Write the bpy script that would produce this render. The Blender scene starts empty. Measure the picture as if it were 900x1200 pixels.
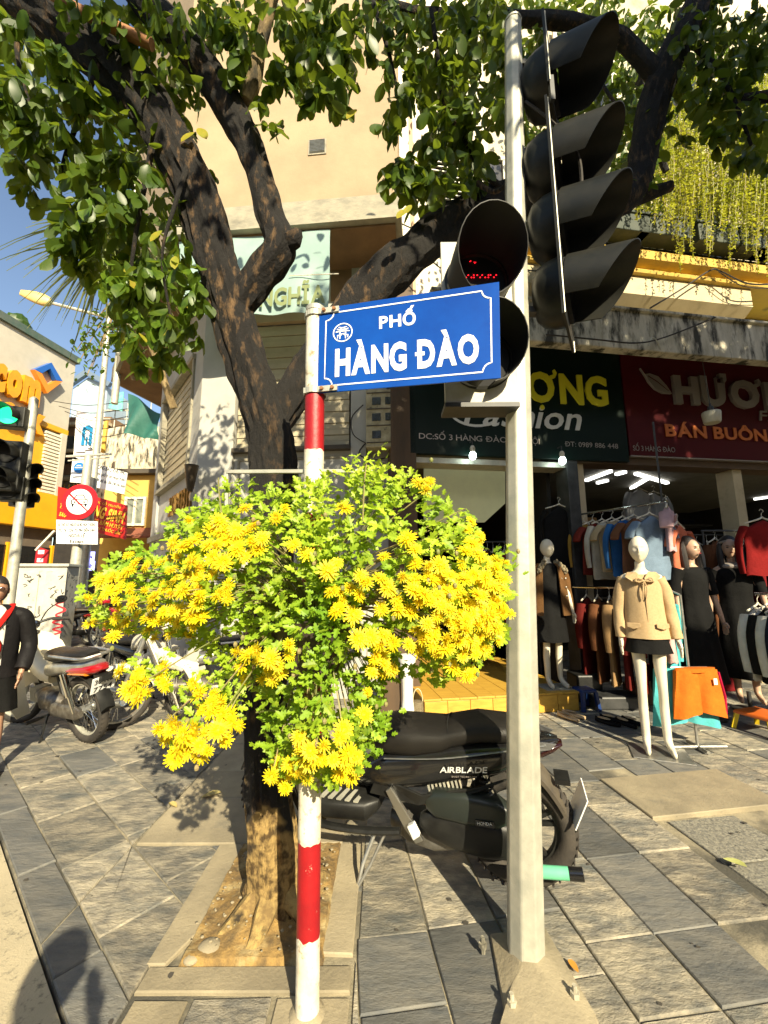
import bpy, math, random
from math import sin, cos, pi, radians, sqrt, atan2, tan
from mathutils import Vector, Matrix, Euler, noise
V = Vector
sc = bpy.context.scene
COL = sc.collection
random.seed(7)

# ---------------------------------------------------------------- camera
FL, EYE = 485.0, V((0, 0, 1.45))            # focal length in photo pixels (900 x 1200), camera height
_p, _r = radians(9.0), radians(-0.4)
_w = V((sin(_r)*cos(_p), cos(_r)*cos(_p), -sin(_p)))
_y = (V((0, 0, -1)) - _w*V((0, 0, -1)).dot(_w)).normalized()
_x = _y.cross(_w)
ROT = Matrix((_x, _y, _w))                   # camera -> world
cam_d = bpy.data.cameras.new('camera')
cam = bpy.data.objects.new('camera', cam_d)
COL.objects.link(cam)
cam.matrix_world = Matrix.Translation(EYE) @ ROT.to_4x4()
cam_d.sensor_fit = 'VERTICAL'; cam_d.sensor_height = 36.0; cam_d.lens = 36.0*FL/1200.0
cam_d.clip_start = 0.05; cam_d.clip_end = 2000
sc.camera = cam

# ---------------------------------------------------------------- sun, sky, exposure
SUN_AZ, SUN_EL = radians(157.0), radians(31.0)     # azimuth clockwise from +Y
world = bpy.data.worlds.new('World'); sc.world = world
world.use_nodes = True
_n = world.node_tree.nodes; _l = world.node_tree.links
_sky = _n.new('ShaderNodeTexSky'); _sky.sky_type = 'NISHITA'; _sky.sun_disc = False
_sky.sun_elevation = SUN_EL; _sky.sun_rotation = SUN_AZ
_sky.air_density = 1.0; _sky.dust_density = 1.0; _sky.ozone_density = 0.35
_n['Background'].inputs['Strength'].default_value = 0.10
_l.new(_sky.outputs[0], _n['Background'].inputs['Color'])
sun_d = bpy.data.lights.new('sun', 'SUN'); sun_d.energy = 5.0; sun_d.angle = radians(0.5); sun_d.color = (1.0, 0.88, 0.62)
sun = bpy.data.objects.new('sun', sun_d); COL.objects.link(sun)
SUNV = V((sin(SUN_AZ)*cos(SUN_EL), cos(SUN_AZ)*cos(SUN_EL), sin(SUN_EL)))    # towards the sun
sun.rotation_euler = SUNV.to_track_quat('Z', 'Y').to_euler()
sc.view_settings.view_transform = 'Standard'; sc.view_settings.look = 'None'
sc.view_settings.exposure = 1.05; sc.view_settings.gamma = 1.0
sc.render.engine = 'CYCLES'
sc.cycles.max_bounces = 6; sc.cycles.diffuse_bounces = 3; sc.cycles.glossy_bounces = 3
sc.cycles.transmission_bounces = 3; sc.cycles.caustics_reflective = False; sc.cycles.caustics_refractive = False

# ---------------------------------------------------------------- surveying helpers: sight lines of the photo met with real planes
def ray(px, py): return ROT @ V((px-450, 600-py, -FL))
def Pg(px, py, z=0.0):
    d = ray(px, py); return EYE + d*((z-EYE.z)/d.z)
def Py(px, py, y):
    d = ray(px, py); return EYE + d*(y/d.y)
def Pl(px, py, o, deg):
    n = V((-cos(radians(deg)), sin(radians(deg)), 0)); d = ray(px, py)
    return EYE + d*((n.dot(V((o[0], o[1], 0))))/(n.dot(V((d.x, d.y, 0)))))

# ---------------------------------------------------------------- mesh helpers
def frame(o, ux, uy):
    ux = V(ux).normalized(); uy = V(uy); un = ux.cross(uy).normalized(); uy = un.cross(ux)
    m = Matrix.Identity(4)
    for i in range(3):
        m[i][0], m[i][1], m[i][2], m[i][3] = ux[i], uy[i], un[i], o[i]
    return m

class MB:
    def __init__(s): s.v = []; s.f = []; s.mi = []; s.cur = 0
    def add(s, vs, fs):
        b = len(s.v); s.v.extend([V(p) for p in vs]); s.f.extend([tuple(b+i for i in f) for f in fs]); s.mi.extend([s.cur]*len(fs)); return s
    def box(s, c, d, rot=None):
        hx, hy, hz = d[0]/2, d[1]/2, d[2]/2; c = V(c)
        vs = [V((x, y, z)) for z in (-hz, hz) for y in (-hy, hy) for x in (-hx, hx)]
        if rot is not None: vs = [rot @ p for p in vs]
        return s.add([c+p for p in vs], [(0,2,3,1),(4,5,7,6),(0,1,5,4),(1,3,7,5),(3,2,6,7),(2,0,4,6)])
    def bar(s, a, b, w, h=None, up=(0,0,1)):
        a = V(a); b = V(b); h = h or w; d = (b-a).normalized(); u = V(up)
        if abs(d.dot(u)) > .99: u = V((1,0,0))
        x = d.cross(u).normalized()*w/2; y = d.cross(x).normalized()*h/2
        vs = [p+i*x+j*y for p in (a, b) for j in (-1, 1) for i in (-1, 1)]
        return s.add(vs, [(0,2,3,1),(4,5,7,6),(0,1,5,4),(1,3,7,5),(3,2,6,7),(2,0,4,6)])
    def rings(s, rings, closed=True, cap=True):
        n = len(rings[0]); b = len(s.v); fs = []
        for r in rings: s.v.extend([V(p) for p in r])
        for i in range(len(rings)-1):
            for j in range(n if closed else n-1):
                k = (j+1) % n; fs.append((b+i*n+j, b+i*n+k, b+(i+1)*n+k, b+(i+1)*n+j))
        if cap and closed:
            fs.append(tuple(b+j for j in range(n-1, -1, -1))); m = b+(len(rings)-1)*n; fs.append(tuple(m+j for j in range(n)))
        s.f.extend(fs); s.mi.extend([s.cur]*len(fs)); return s
    def tube(s, pts, r, n=8, flat=1.0, cap=True, wob=None):
        pts = [V(p) for p in pts]; m = len(pts)
        rs = list(r) if hasattr(r, '__len__') else [r]*m
        t0 = (pts[1]-pts[0]).normalized(); u = t0.cross(V((0,0,1)))
        if u.length < .05: u = t0.cross(V((0,1,0)))
        u.normalize(); R = []
        for i, p in enumerate(pts):
            t = (pts[min(i+1, m-1)]-pts[max(i-1, 0)]).normalized()
            u = (u-t*u.dot(t)).normalized(); w = t.cross(u)
            ring = []
            for k in range(n):
                a = 2*pi*k/n; q = rs[i]
                if wob: q *= wob(i, a, p)
                ring.append(p+u*cos(a)*q+w*sin(a)*q*flat)
            R.append(ring)
        return s.rings(R, cap=cap)
    def cyl(s, a, b, r0, r1=None, n=16): return s.tube([a, b], [r0, r0 if r1 is None else r1], n)
    def lathe(s, prof, o=(0,0,0), axis=(0,0,1), n=20, cap=True):
        a = V(axis).normalized(); u = a.cross(V((0,0,1)))
        if u.length < .05: u = V((1,0,0))
        u.normalize(); w = a.cross(u); o = V(o)
        return s.rings([[o+a*h+(u*cos(2*pi*k/n)+w*sin(2*pi*k/n))*max(r, 1e-4) for k in range(n)] for r, h in prof], cap=cap)
    def torus(s, o, axis, R, r, n=32, k=8, sq=1.0):
        a = V(axis).normalized(); u = a.cross(V((0,0,1)))
        if u.length < .05: u = V((1,0,0))
        u.normalize(); w = a.cross(u); o = V(o); rg = []
        for i in range(n+1):
            d = u*cos(2*pi*i/n)+w*sin(2*pi*i/n)
            rg.append([o+d*(R+r*cos(2*pi*j/k))+a*r*sq*sin(2*pi*j/k) for j in range(k)])
        return s.rings(rg, cap=False)
    def ell(s, c, r, rot=None, nu=16, nv=10):
        c = V(c); rg = []
        for i in range(nv+1):
            t = pi*i/nv; q = max(sin(t), 1e-3); ring = []
            for j in range(nu):
                a = 2*pi*j/nu; p = V((r[0]*q*cos(a), r[1]*q*sin(a), -r[2]*cos(t)))
                ring.append(c+(rot @ p if rot is not None else p))
            rg.append(ring)
        return s.rings(rg)
    def ext(s, poly, vec, mid=False):
        vec = V(vec); a = [V(p) for p in poly]; b = [p+vec for p in a]; n = len(a)
        nn = V((0,0,0))
        for i in range(n): nn += a[i].cross(a[(i+1) % n])
        if nn.dot(vec) > 0: a.reverse(); b.reverse()
        return s.rings([b, a][::-1]) if False else s.add(a+b, [tuple(range(n)), tuple(range(2*n-1, n-1, -1))]+[(i, n+i, n+(i+1) % n, (i+1) % n) for i in range(n)])
    def super(s, secs, n=20, ax='x'):
        """secs: (x, zc, hz, hy, power, yc): rounded sections along x"""
        rg = []
        for q in secs:
            x, zc, hz, hy = q[:4]; pw = q[4] if len(q) > 4 else 2.5; yc = q[5] if len(q) > 5 else 0
            ring = []
            for k in range(n):
                a = 2*pi*k/n; c_, s_ = cos(a), sin(a)
                ring.append(V((x, yc+hy*math.copysign(abs(c_)**(2/pw), c_), zc+hz*math.copysign(abs(s_)**(2/pw), s_))))
            rg.append(ring)
        return s.rings(rg)
    def xf(s, m, start=0):
        for i in range(start, len(s.v)): s.v[i] = m @ s.v[i]
        return s
    def build(s, name, mat, parent=None, smooth=False, world=False, bevel=0, auto=None):
        vs = s.v
        if world and parent is not None:
            inv = wm(parent).inverted(); vs = [inv @ p for p in vs]
        me = bpy.data.meshes.new(name); me.from_pydata([tuple(p) for p in vs], [], s.f)
        mats = mat if isinstance(mat, (list, tuple)) else [mat]
        for m in mats: me.materials.append(m)
        if len(mats) > 1: me.polygons.foreach_set('material_index', s.mi)
        if smooth:
            me.polygons.foreach_set('use_smooth', [True]*len(s.f))
            me.update()
            try: me.set_sharp_from_angle(angle=radians(auto or 42))
            except Exception: pass
        me.update()
        o = bpy.data.objects.new(name, me); COL.objects.link(o)
        if parent is not None: o.parent = parent
        if bevel:
            b = o.modifiers.new('edge', 'BEVEL'); b.width = bevel; b.segments = 2; b.limit_method = 'ANGLE'; b.angle_limit = radians(35)
        return o

def wm(o):
    m = Matrix.Translation(o.location) @ o.rotation_euler.to_matrix().to_4x4() @ Matrix.Diagonal((*o.scale, 1))
    return wm(o.parent) @ m if o.parent else m
def tag(o, label=None, cat=None, group=None, kind=None):
    if label: o['label'] = label
    if cat: o['category'] = cat
    if group: o['group'] = group
    if kind: o['kind'] = kind
    return o
def thing(name, label, cat, loc=(0,0,0), rotz=0.0, group=None, rot=None):
    o = bpy.data.objects.new(name, None); COL.objects.link(o); o.empty_display_size = .1
    o.location = loc; o.rotation_euler = rot if rot is not None else (0, 0, rotz)
    return tag(o, label, cat, group)
def inst(me_obj, name, parent, m, label=None):
    o = bpy.data.objects.new(name, me_obj.data if hasattr(me_obj, 'data') else me_obj)
    COL.objects.link(o); o.parent = parent
    o.matrix_local = m
    if label: o['label'] = label
    return o
def kids(o): return [c for c in bpy.data.objects if c.parent == o]
def dup(root, loc, rotz=0, label=None, scale=None):
    r = root.copy(); COL.objects.link(r); r.location = loc; r.rotation_euler = (0, 0, rotz)
    if scale: r.scale = (scale,)*3
    if label: r['label'] = label
    for ch in kids(root):
        c = ch.copy(); COL.objects.link(c); c.parent = r
        for g in kids(ch):
            d = g.copy(); COL.objects.link(d); d.parent = c
    return r

# ---------------------------------------------------------------- materials
MATS = {}
def mat(name, c1, c2=None, rough=.6, metal=0.0, scale=4.0, bump=0.0, bdist=.01, bscale=40.0, mix=(.35, .65), c3=None, scale3=1.5, mix3=(.55, .7), stretch=None, rand=0.0,
        spec=.5, emit=None, estr=0, coat=0.0, trans=None, rvar=0.0, alpha=None, detail=6):
    if name in MATS: return MATS[name]
    m = bpy.data.materials.new(name); m.use_nodes = True; nt = m.node_tree; N = nt.nodes; L = nt.links
    b = N['Principled BSDF']
    b.inputs['Roughness'].default_value = rough; b.inputs['Metallic'].default_value = metal
    b.inputs['Specular IOR Level'].default_value = spec
    if coat: b.inputs['Coat Weight'].default_value = coat; b.inputs['Coat Roughness'].default_value = .08
    tc = N.new('ShaderNodeTexCoord'); mp = N.new('ShaderNodeMapping'); oi = N.new('ShaderNodeObjectInfo')
    add = N.new('ShaderNodeVectorMath'); add.operation = 'ADD'; sc_ = N.new('ShaderNodeVectorMath'); sc_.operation = 'SCALE'
    cm = N.new('ShaderNodeCombineXYZ')
    for i in range(3): L.new(oi.outputs['Random'], cm.inputs[i])
    L.new(cm.outputs[0], sc_.inputs[0]); sc_.inputs['Scale'].default_value = 37.0
    L.new(tc.outputs['Object'], add.inputs[0]); L.new(sc_.outputs[0], add.inputs[1]); L.new(add.outputs[0], mp.inputs['Vector'])
    if stretch: mp.inputs['Scale'].default_value = stretch
    col = None
    def noise_mix(a, bcol, s, mx, det):
        nz = N.new('ShaderNodeTexNoise'); nz.inputs['Scale'].default_value = s; nz.inputs['Detail'].default_value = det; nz.inputs['Roughness'].default_value = .65
        L.new(mp.outputs[0], nz.inputs['Vector'])
        rp = N.new('ShaderNodeValToRGB'); rp.color_ramp.elements[0].position = mx[0]; rp.color_ramp.elements[1].position = mx[1]
        L.new(nz.outputs['Fac'], rp.inputs[0])
        mxn = N.new('ShaderNodeMix'); mxn.data_type = 'RGBA'; L.new(rp.outputs[0], mxn.inputs['Factor'])
        if isinstance(a, tuple): mxn.inputs['A'].default_value = (*a, 1)
        else: L.new(a, mxn.inputs['A'])
        mxn.inputs['B'].default_value = (*bcol, 1)
        return mxn.outputs['Result'], nz
    if c2 is not None: col, nz = noise_mix(tuple(c1), c2, scale, mix, detail)
    if c3 is not None: col, _ = noise_mix(col, c3, scale3, mix3, detail)
    if rand:
        hs = N.new('ShaderNodeHueSaturation')
        mr = N.new('ShaderNodeMapRange'); mr.inputs['To Min'].default_value = 1-rand; mr.inputs['To Max'].default_value = 1+rand
        L.new(oi.outputs['Random'], mr.inputs['Value']); L.new(mr.outputs[0], hs.inputs['Value'])
        if col is None: hs.inputs['Color'].default_value = (*c1, 1)
        else: L.new(col, hs.inputs['Color'])
        col = hs.outputs[0]
    if col is None: b.inputs['Base Color'].default_value = (*c1, 1)
    else: L.new(col, b.inputs['Base Color'])
    if rvar and c2 is not None:
        mr = N.new('ShaderNodeMapRange'); mr.inputs['To Min'].default_value = rough-rvar; mr.inputs['To Max'].default_value = rough+rvar
        L.new(nz.outputs['Fac'], mr.inputs['Value']); L.new(mr.outputs[0], b.inputs['Roughness'])
    if bump:
        nb = N.new('ShaderNodeTexNoise'); nb.inputs['Scale'].default_value = bscale; nb.inputs['Detail'].default_value = 8; nb.inputs['Roughness'].default_value = .7
        L.new(mp.outputs[0], nb.inputs['Vector'])
        bp = N.new('ShaderNodeBump'); bp.inputs['Strength'].default_value = bump; bp.inputs['Distance'].default_value = bdist
        L.new(nb.outputs['Fac'], bp.inputs['Height']); L.new(bp.outputs[0], b.inputs['Normal'])
    if emit: b.inputs['Emission Color'].default_value = (*emit, 1); b.inputs['Emission Strength'].default_value = estr
    if trans:
        tr = N.new('ShaderNodeBsdfTranslucent'); ms = N.new('ShaderNodeMixShader'); ms.inputs[0].default_value = trans[1]
        if col is None: tr.inputs['Color'].default_value = (*trans[0], 1)
        else:
            mm = N.new('ShaderNodeMix'); mm.data_type = 'RGBA'; mm.inputs['Factor'].default_value = .5
            L.new(col, mm.inputs['A']); mm.inputs['B'].default_value = (*trans[0], 1); L.new(mm.outputs['Result'], tr.inputs['Color'])
        out = N['Material Output']; L.new(b.outputs[0], ms.inputs[1]); L.new(tr.outputs[0], ms.inputs[2]); L.new(ms.outputs[0], out.inputs['Surface'])
    MATS[name] = m
    return m

K = dict(
 slate=mat('slate', (.18,.17,.145), (.45,.395,.29), rough=.75, scale=7, mix=(.38,.62), bump=1, bdist=.02, bscale=17, c3=(.12,.13,.125), scale3=2.6, mix3=(.48,.68), rand=.24, stretch=(1,1.9,1)),
 slate_dark=mat('slate_dark', (.10,.105,.105), (.19,.18,.155), rough=.7, scale=6, bump=.9, bscale=16, c3=(.07,.075,.075), rand=.2, stretch=(1,2.5,1)),
 concrete_slab=mat('concrete_slab', (.24,.205,.14), (.38,.32,.21), rough=.85, scale=3, bump=.5, bscale=60, c3=(.16,.15,.12), scale3=5, mix3=(.6,.8), rand=.14),
 rough_patch=mat('rough_patch', (.16,.155,.135), (.30,.28,.22), rough=.95, scale=60, bump=1.0, bscale=45, mix=(.4,.6)),
 mortar=mat('mortar', (.42,.36,.24), (.2,.18,.13), rough=.95, scale=7, bump=.6, bscale=80, c3=(.08,.075,.06), scale3=1.6, mix3=(.45,.6)),
 road=mat('road', (.52,.44,.29), (.42,.36,.24), rough=.95, scale=3, bump=.5, bscale=120, c3=(.2,.18,.13), scale3=30),
 soil=mat('soil', (.40,.25,.08), (.14,.095,.045), rough=.95, scale=14, bump=1, bscale=50, c3=(.5,.4,.2), scale3=5, mix3=(.5,.65)),
 bark=mat('bark', (.009,.007,.006), (.17,.10,.045), rough=.9, scale=22, mix=(.52,.68), bump=1, bdist=.03, bscale=38, c3=(.012,.010,.008), scale3=2.2, mix3=(.42,.60), stretch=(1,1,.38)),
 bark_pale=mat('bark_pale', (.34,.25,.12), (.16,.11,.05), rough=.9, scale=18, mix=(.4,.6), bump=1, bscale=50, c3=(.03,.025,.015), scale3=5, mix3=(.52,.64), stretch=(1,1,.4)),
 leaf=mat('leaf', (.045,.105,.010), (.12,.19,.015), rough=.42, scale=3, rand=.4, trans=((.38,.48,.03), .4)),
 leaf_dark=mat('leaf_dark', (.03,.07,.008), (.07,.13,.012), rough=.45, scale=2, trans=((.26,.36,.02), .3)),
 leaf_yellow=mat('leaf_yellow', (.45,.36,.03), (.3,.33,.03), rough=.5, scale=3, trans=((.6,.5,.04), .4)),
 vine=mat('vine', (.34,.40,.02), (.55,.52,.04), rough=.5, scale=2, trans=((.55,.6,.04), .4)),
 mum_leaf=mat('mum_leaf', (.14,.27,.015), (.40,.50,.03), rough=.5, scale=2.5, rand=.3, trans=((.4,.6,.03), .35)),
 petal=mat('petal', (.90,.79,.008), (.82,.58,.006), rough=.6, scale=26, rand=.2, trans=((1.0,.92,.01), .3)),
 petal_core=mat('petal_core', (.55,.33,.01), (.8,.5,.01), rough=.7, scale=60),
 stem=mat('stem', (.16,.2,.05), (.3,.22,.1), rough=.7, scale=8),
 galv=mat('galv', (.40,.40,.34), (.56,.54,.45), rough=.5, metal=.35, scale=9, bump=.15, bscale=30, c3=(.45,.36,.2), scale3=3, mix3=(.62,.8), rvar=.1),
 steel=mat('steel', (.55,.55,.52), (.35,.34,.31), rough=.35, metal=.8, scale=12),
 chrome=mat('chrome', (.75,.75,.72), rough=.12, metal=1.0),
 white_paint=mat('white_paint', (.80,.76,.64), (.62,.56,.42), rough=.5, scale=14, bump=.35, bscale=30, c3=(.30,.22,.12), scale3=24, mix3=(.55,.66)),
 red_paint=mat('red_paint', (.36,.008,.012), (.26,.006,.01), rough=.45, scale=10, bump=.3, bscale=30, c3=(.5,.3,.22), scale3=38, mix3=(.66,.70)),
 sign_blue=mat('sign_blue', (.001,.040,.26), (.002,.065,.36), rough=.10, scale=3, spec=.5, bump=.04, bdist=.02, bscale=3),
 sign_white=mat('sign_white', (.85,.85,.82), rough=.4),
 black_plastic=mat('black_plastic', (.008,.008,.008), (.02,.02,.018), spec=.35, rough=.45, scale=8, bump=.08, bscale=120),
 black_gloss=mat('black_gloss', (.008,.008,.009), (.014,.014,.014), rough=.2, coat=.6, scale=5, rvar=.06),
 seat_vinyl=mat('seat_vinyl', (.010,.009,.008), (.017,.015,.013), spec=.4, rough=.42, scale=6, bump=.3, bscale=220),
 rubber=mat('rubber', (.022,.02,.018), (.06,.05,.04), rough=.85, scale=9, bump=.3, bscale=60),
 signal_black=mat('signal_black', (.009,.010,.009), (.024,.023,.018), spec=.3, rough=.45, scale=5, bump=.06, bscale=60),
 signal_in=mat('signal_in', (.004,.004,.004), rough=.8),
 signal_cream=mat('signal_cream', (.52,.5,.42), (.4,.37,.28), rough=.5, scale=7),
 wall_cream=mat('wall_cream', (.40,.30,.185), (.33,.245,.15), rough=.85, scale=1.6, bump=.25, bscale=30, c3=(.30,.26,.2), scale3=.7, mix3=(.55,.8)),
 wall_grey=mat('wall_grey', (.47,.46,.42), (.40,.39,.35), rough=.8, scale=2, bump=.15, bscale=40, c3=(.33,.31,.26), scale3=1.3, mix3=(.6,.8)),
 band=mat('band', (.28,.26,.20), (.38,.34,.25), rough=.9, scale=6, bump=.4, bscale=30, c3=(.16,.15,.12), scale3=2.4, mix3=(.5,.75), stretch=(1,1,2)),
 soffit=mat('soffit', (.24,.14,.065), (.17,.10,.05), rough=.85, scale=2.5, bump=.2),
 shutter=mat('shutter', (.46,.40,.27), (.38,.33,.22), rough=.6, scale=3, bump=.1),
 dark_wall=mat('dark_wall', (.06,.05,.04), (.09,.075,.055), rough=.85, scale=3),
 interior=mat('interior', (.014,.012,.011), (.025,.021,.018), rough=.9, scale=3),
 teal_banner=mat('teal_banner', (.30,.44,.41), (.38,.52,.48), rough=.7, scale=2, bump=.2, bscale=8, trans=((.3,.5,.45), .2)),
 olive_print=mat('olive_print', (.20,.24,.10), rough=.7),
 tarp=mat('tarp', (.02,.10,.08), (.03,.14,.11), rough=.6, scale=3, bump=.6, bscale=6),
 stained=mat('stained', (.66,.61,.48), (.42,.38,.28), rough=.9, scale=7, bump=.5, bscale=30, c3=(.045,.042,.03), scale3=5.5, mix3=(.47,.6), stretch=(1,1,.28)),
 yellow_trim=mat('yellow_trim', (.62,.40,.06), (.5,.33,.07), rough=.75, scale=5, bump=.2, c3=(.2,.15,.06), scale3=7, mix3=(.6,.75)),
 cream_trim=mat('cream_trim', (.62,.52,.33), (.5,.41,.25), rough=.8, scale=2, c3=(.4,.33,.2), scale3=4),
 iron=mat('iron', (.018,.02,.02), (.05,.05,.05), rough=.5, scale=6),
 green_sign=mat('green_sign', (.002,.010,.007), (.003,.013,.009), rough=.45, spec=.2, scale=1, bump=.05),
 maroon_sign=mat('maroon_sign', (.07,.004,.006), (.085,.005,.008), rough=.45, spec=.2, scale=1),
 letter_yellow=mat('letter_yellow', (.78,.72,.03), rough=.4),
 letter_white=mat('letter_white', (.75,.75,.72), rough=.4),
 letter_orange=mat('letter_orange', (.62,.17,.04), rough=.4),
 letter_silver=mat('letter_silver', (.36,.32,.29), rough=.35, metal=.4),
 yellow_wood=mat('yellow_wood', (.62,.38,.06), (.5,.28,.04), rough=.45, scale=6, stretch=(.6,6,6), bump=.1, c3=(.35,.2,.05), scale3=3, mix3=(.6,.8)),
 mannequin=mat('mannequin', (.74,.68,.54), (.68,.62,.48), rough=.35, scale=5),
 skin=mat('skin', (.42,.24,.15), (.36,.19,.12), rough=.5, scale=20),
 skin_doll=mat('skin_doll', (.55,.36,.25), (.5,.32,.22), rough=.4, scale=20),
 hair=mat('hair', (.012,.010,.009), (.03,.022,.018), rough=.5, scale=60, stretch=(1,1,.1), bump=.4, bscale=90),
 lamp_white=mat('lamp_white', (.9,.9,.9), emit=(.8,1,.92), estr=9),
 tube_white=mat('tube_white', (.9,.9,.9), emit=(1,.98,.92), estr=2.2),
 led_red=mat('led_red', (.5,0,0), emit=(1,.01,.02), estr=1.6),
 led_green=mat('led_green', (0,.5,.1), emit=(.02,1,.3), estr=1.2),
 screen=mat('screen', (.1,.1,.4), emit=(.35,.35,1), estr=2.2),
)
# sunlight on the trunk's foot put into the bark colour as tan
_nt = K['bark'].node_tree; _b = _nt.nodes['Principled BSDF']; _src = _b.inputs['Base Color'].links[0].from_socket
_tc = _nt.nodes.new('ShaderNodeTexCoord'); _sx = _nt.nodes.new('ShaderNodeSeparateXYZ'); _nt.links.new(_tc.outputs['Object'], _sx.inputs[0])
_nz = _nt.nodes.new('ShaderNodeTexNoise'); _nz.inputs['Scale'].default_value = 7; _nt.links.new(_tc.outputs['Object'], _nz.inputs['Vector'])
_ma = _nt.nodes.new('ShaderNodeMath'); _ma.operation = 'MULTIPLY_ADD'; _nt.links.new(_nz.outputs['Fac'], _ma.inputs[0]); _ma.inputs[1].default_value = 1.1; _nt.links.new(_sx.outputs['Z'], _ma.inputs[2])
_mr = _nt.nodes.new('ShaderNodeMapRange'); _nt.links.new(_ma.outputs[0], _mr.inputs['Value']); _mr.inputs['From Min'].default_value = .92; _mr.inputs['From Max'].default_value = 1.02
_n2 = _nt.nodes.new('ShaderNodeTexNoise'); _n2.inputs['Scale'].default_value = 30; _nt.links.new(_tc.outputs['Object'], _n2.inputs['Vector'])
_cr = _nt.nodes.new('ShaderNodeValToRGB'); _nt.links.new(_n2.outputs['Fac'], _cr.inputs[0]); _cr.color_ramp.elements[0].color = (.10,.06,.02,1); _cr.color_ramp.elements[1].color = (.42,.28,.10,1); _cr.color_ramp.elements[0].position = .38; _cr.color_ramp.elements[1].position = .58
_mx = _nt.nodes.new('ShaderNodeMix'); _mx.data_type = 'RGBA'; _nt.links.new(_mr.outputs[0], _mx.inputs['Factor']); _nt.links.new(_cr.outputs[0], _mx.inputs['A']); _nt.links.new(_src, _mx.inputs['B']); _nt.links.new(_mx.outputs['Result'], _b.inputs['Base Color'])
def cloth(name, c, var=.75, rough=.85): return mat('cloth_'+name, c, tuple(x*var for x in c), rough=rough, scale=7, bump=.5, bdist=.02, bscale=13, spec=.12)

# ---------------------------------------------------------------- lettering (default font), one letter at a time
_GL = {}
def glyph(ch, bold):
    k = (ch, bold)
    if k in _GL: return _GL[k]
    c = bpy.data.curves.new('g', 'FONT'); c.body = ch; c.size = 1.0; c.resolution_u = 3; c.offset = bold; c.fill_mode = 'FRONT'
    o = bpy.data.objects.new('g', c); COL.objects.link(o)
    dg = bpy.context.evaluated_depsgraph_get(); me = bpy.data.meshes.new_from_object(o.evaluated_get(dg))
    vs = [(v.co.x, v.co.y) for v in me.vertices]; fs = [tuple(p.vertices) for p in me.polygons]
    bpy.data.objects.remove(o); bpy.data.meshes.remove(me); bpy.data.curves.remove(c)
    _GL[k] = (vs, fs); return _GL[k]
def quadstrip(p, w):
    vs = []; fs = []
    for i, (x, y) in enumerate(p):
        a = p[max(i-1, 0)]; b = p[min(i+1, len(p)-1)]; dx, dy = b[0]-a[0], b[1]-a[1]; l = math.hypot(dx, dy) or 1
        ww = w*(1 if i < len(p)-1 else .6)
        vs += [(x-dy/l*ww/2, y+dx/l*ww/2), (x+dy/l*ww/2, y-dx/l*ww/2)]
        if i: fs.append((2*i-2, 2*i-1, 2*i+1, 2*i))
    return vs, fs
def letters(s, bold=0.0, gap=.07):
    """2D mesh, capital height 1, starting at x = 0"""
    V2 = []; F2 = []; x = 0.0
    for ch in s:
        if ch == ' ': x += .30; continue
        base = {'Đ': 'D', 'Ơ': 'O', 'Ợ': 'O', 'Ờ': 'O', 'Ớ': 'O'}.get(ch, ch)
        vs, fs = glyph(base, bold); vs = list(vs); fs = list(fs)
        if not vs: continue
        x0 = min(v[0] for v in vs); x1 = max(v[0] for v in vs)
        def more(q):
            b = len(vs); vs.extend(q[0]); fs.extend([tuple(i+b for i in f) for f in q[1]])
        if ch == 'Đ': more(([(x0-.09, .30), (x0+.30, .30), (x0+.30, .40), (x0-.09, .40)], [(0,1,2,3)]))
        if base == 'O' and ch != 'O':
            more(quadstrip([(x1-.10, .60), (x1+.02, .64), (x1+.06, .72), (x1+.02, .80)], .09))
            if ch == 'Ợ': cx = (x0+x1)/2; more(([(cx+.06*cos(k*pi/4), -.16+.06*sin(k*pi/4)) for k in range(8)], [tuple(range(8))]))
        x0 = min(v[0] for v in vs)
        b = len(V2); V2 += [(v[0]-x0+x, v[1]) for v in vs]; F2 += [tuple(i+b for i in f) for f in fs]
        x += max(v[0] for v in vs)-x0+gap
    k = 1/.70
    return [(a*k, b*k) for a, b in V2], F2, (x-gap)*k
def text(name, s, o, ux, uy, h, m, parent=None, w=None, depth=.004, bold=0.0, gap=.07, slant=0.0, lift=.002, world=True, center=False):
    """lettering of capital height h standing `lift` proud of the plane through o spanned by ux, uy; w stretches to a total width"""
    v2, f2, W = letters(s, bold, gap); kx = (w/W) if w else h
    ux = V(ux).normalized(); un = ux.cross(V(uy)).normalized(); uy = un.cross(ux)
    o = V(o)-(ux*(kx*W/2) if center else V((0,0,0)))
    mb = MB(); n = len(v2)
    top = [o+ux*(a*kx+slant*b*h)+uy*(b*h)+un*(lift+depth) for a, b in v2]
    mb.add(top, f2)
    if depth > .0005:
        bot = [p-un*depth for p in top]; cnt = {}
        for f in f2:
            for i in range(len(f)):
                e = (f[i], f[(i+1) % len(f)]); cnt[e] = 1
        side = [(a, b) for a, b in cnt if (b, a) not in cnt]
        mb.v.extend(bot)
        for a, b in side: mb.f.append((b, a, n+a, n+b)); mb.mi.append(0)
    return mb.build(name, m, parent, world=world)
def path(pts, n=6):
    """Catmull-Rom through 3D points (optionally with a radius as 4th value)"""
    out = []; P = [tuple(p) for p in pts]; P = [P[0]]+P+[P[-1]]
    for i in range(1, len(P)-2):
        for k in range(n):
            t = k/n; q = []
            for d in range(len(P[0])):
                a, b, c, e = P[i-1][d], P[i][d], P[i+1][d], P[i+2][d]
                q.append(.5*((2*b)+(-a+c)*t+(2*a-5*b+4*c-e)*t*t+(-a+3*b-3*c+e)*t**3))
            out.append(tuple(q))
    out.append(tuple(P[-2])); return out
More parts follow.
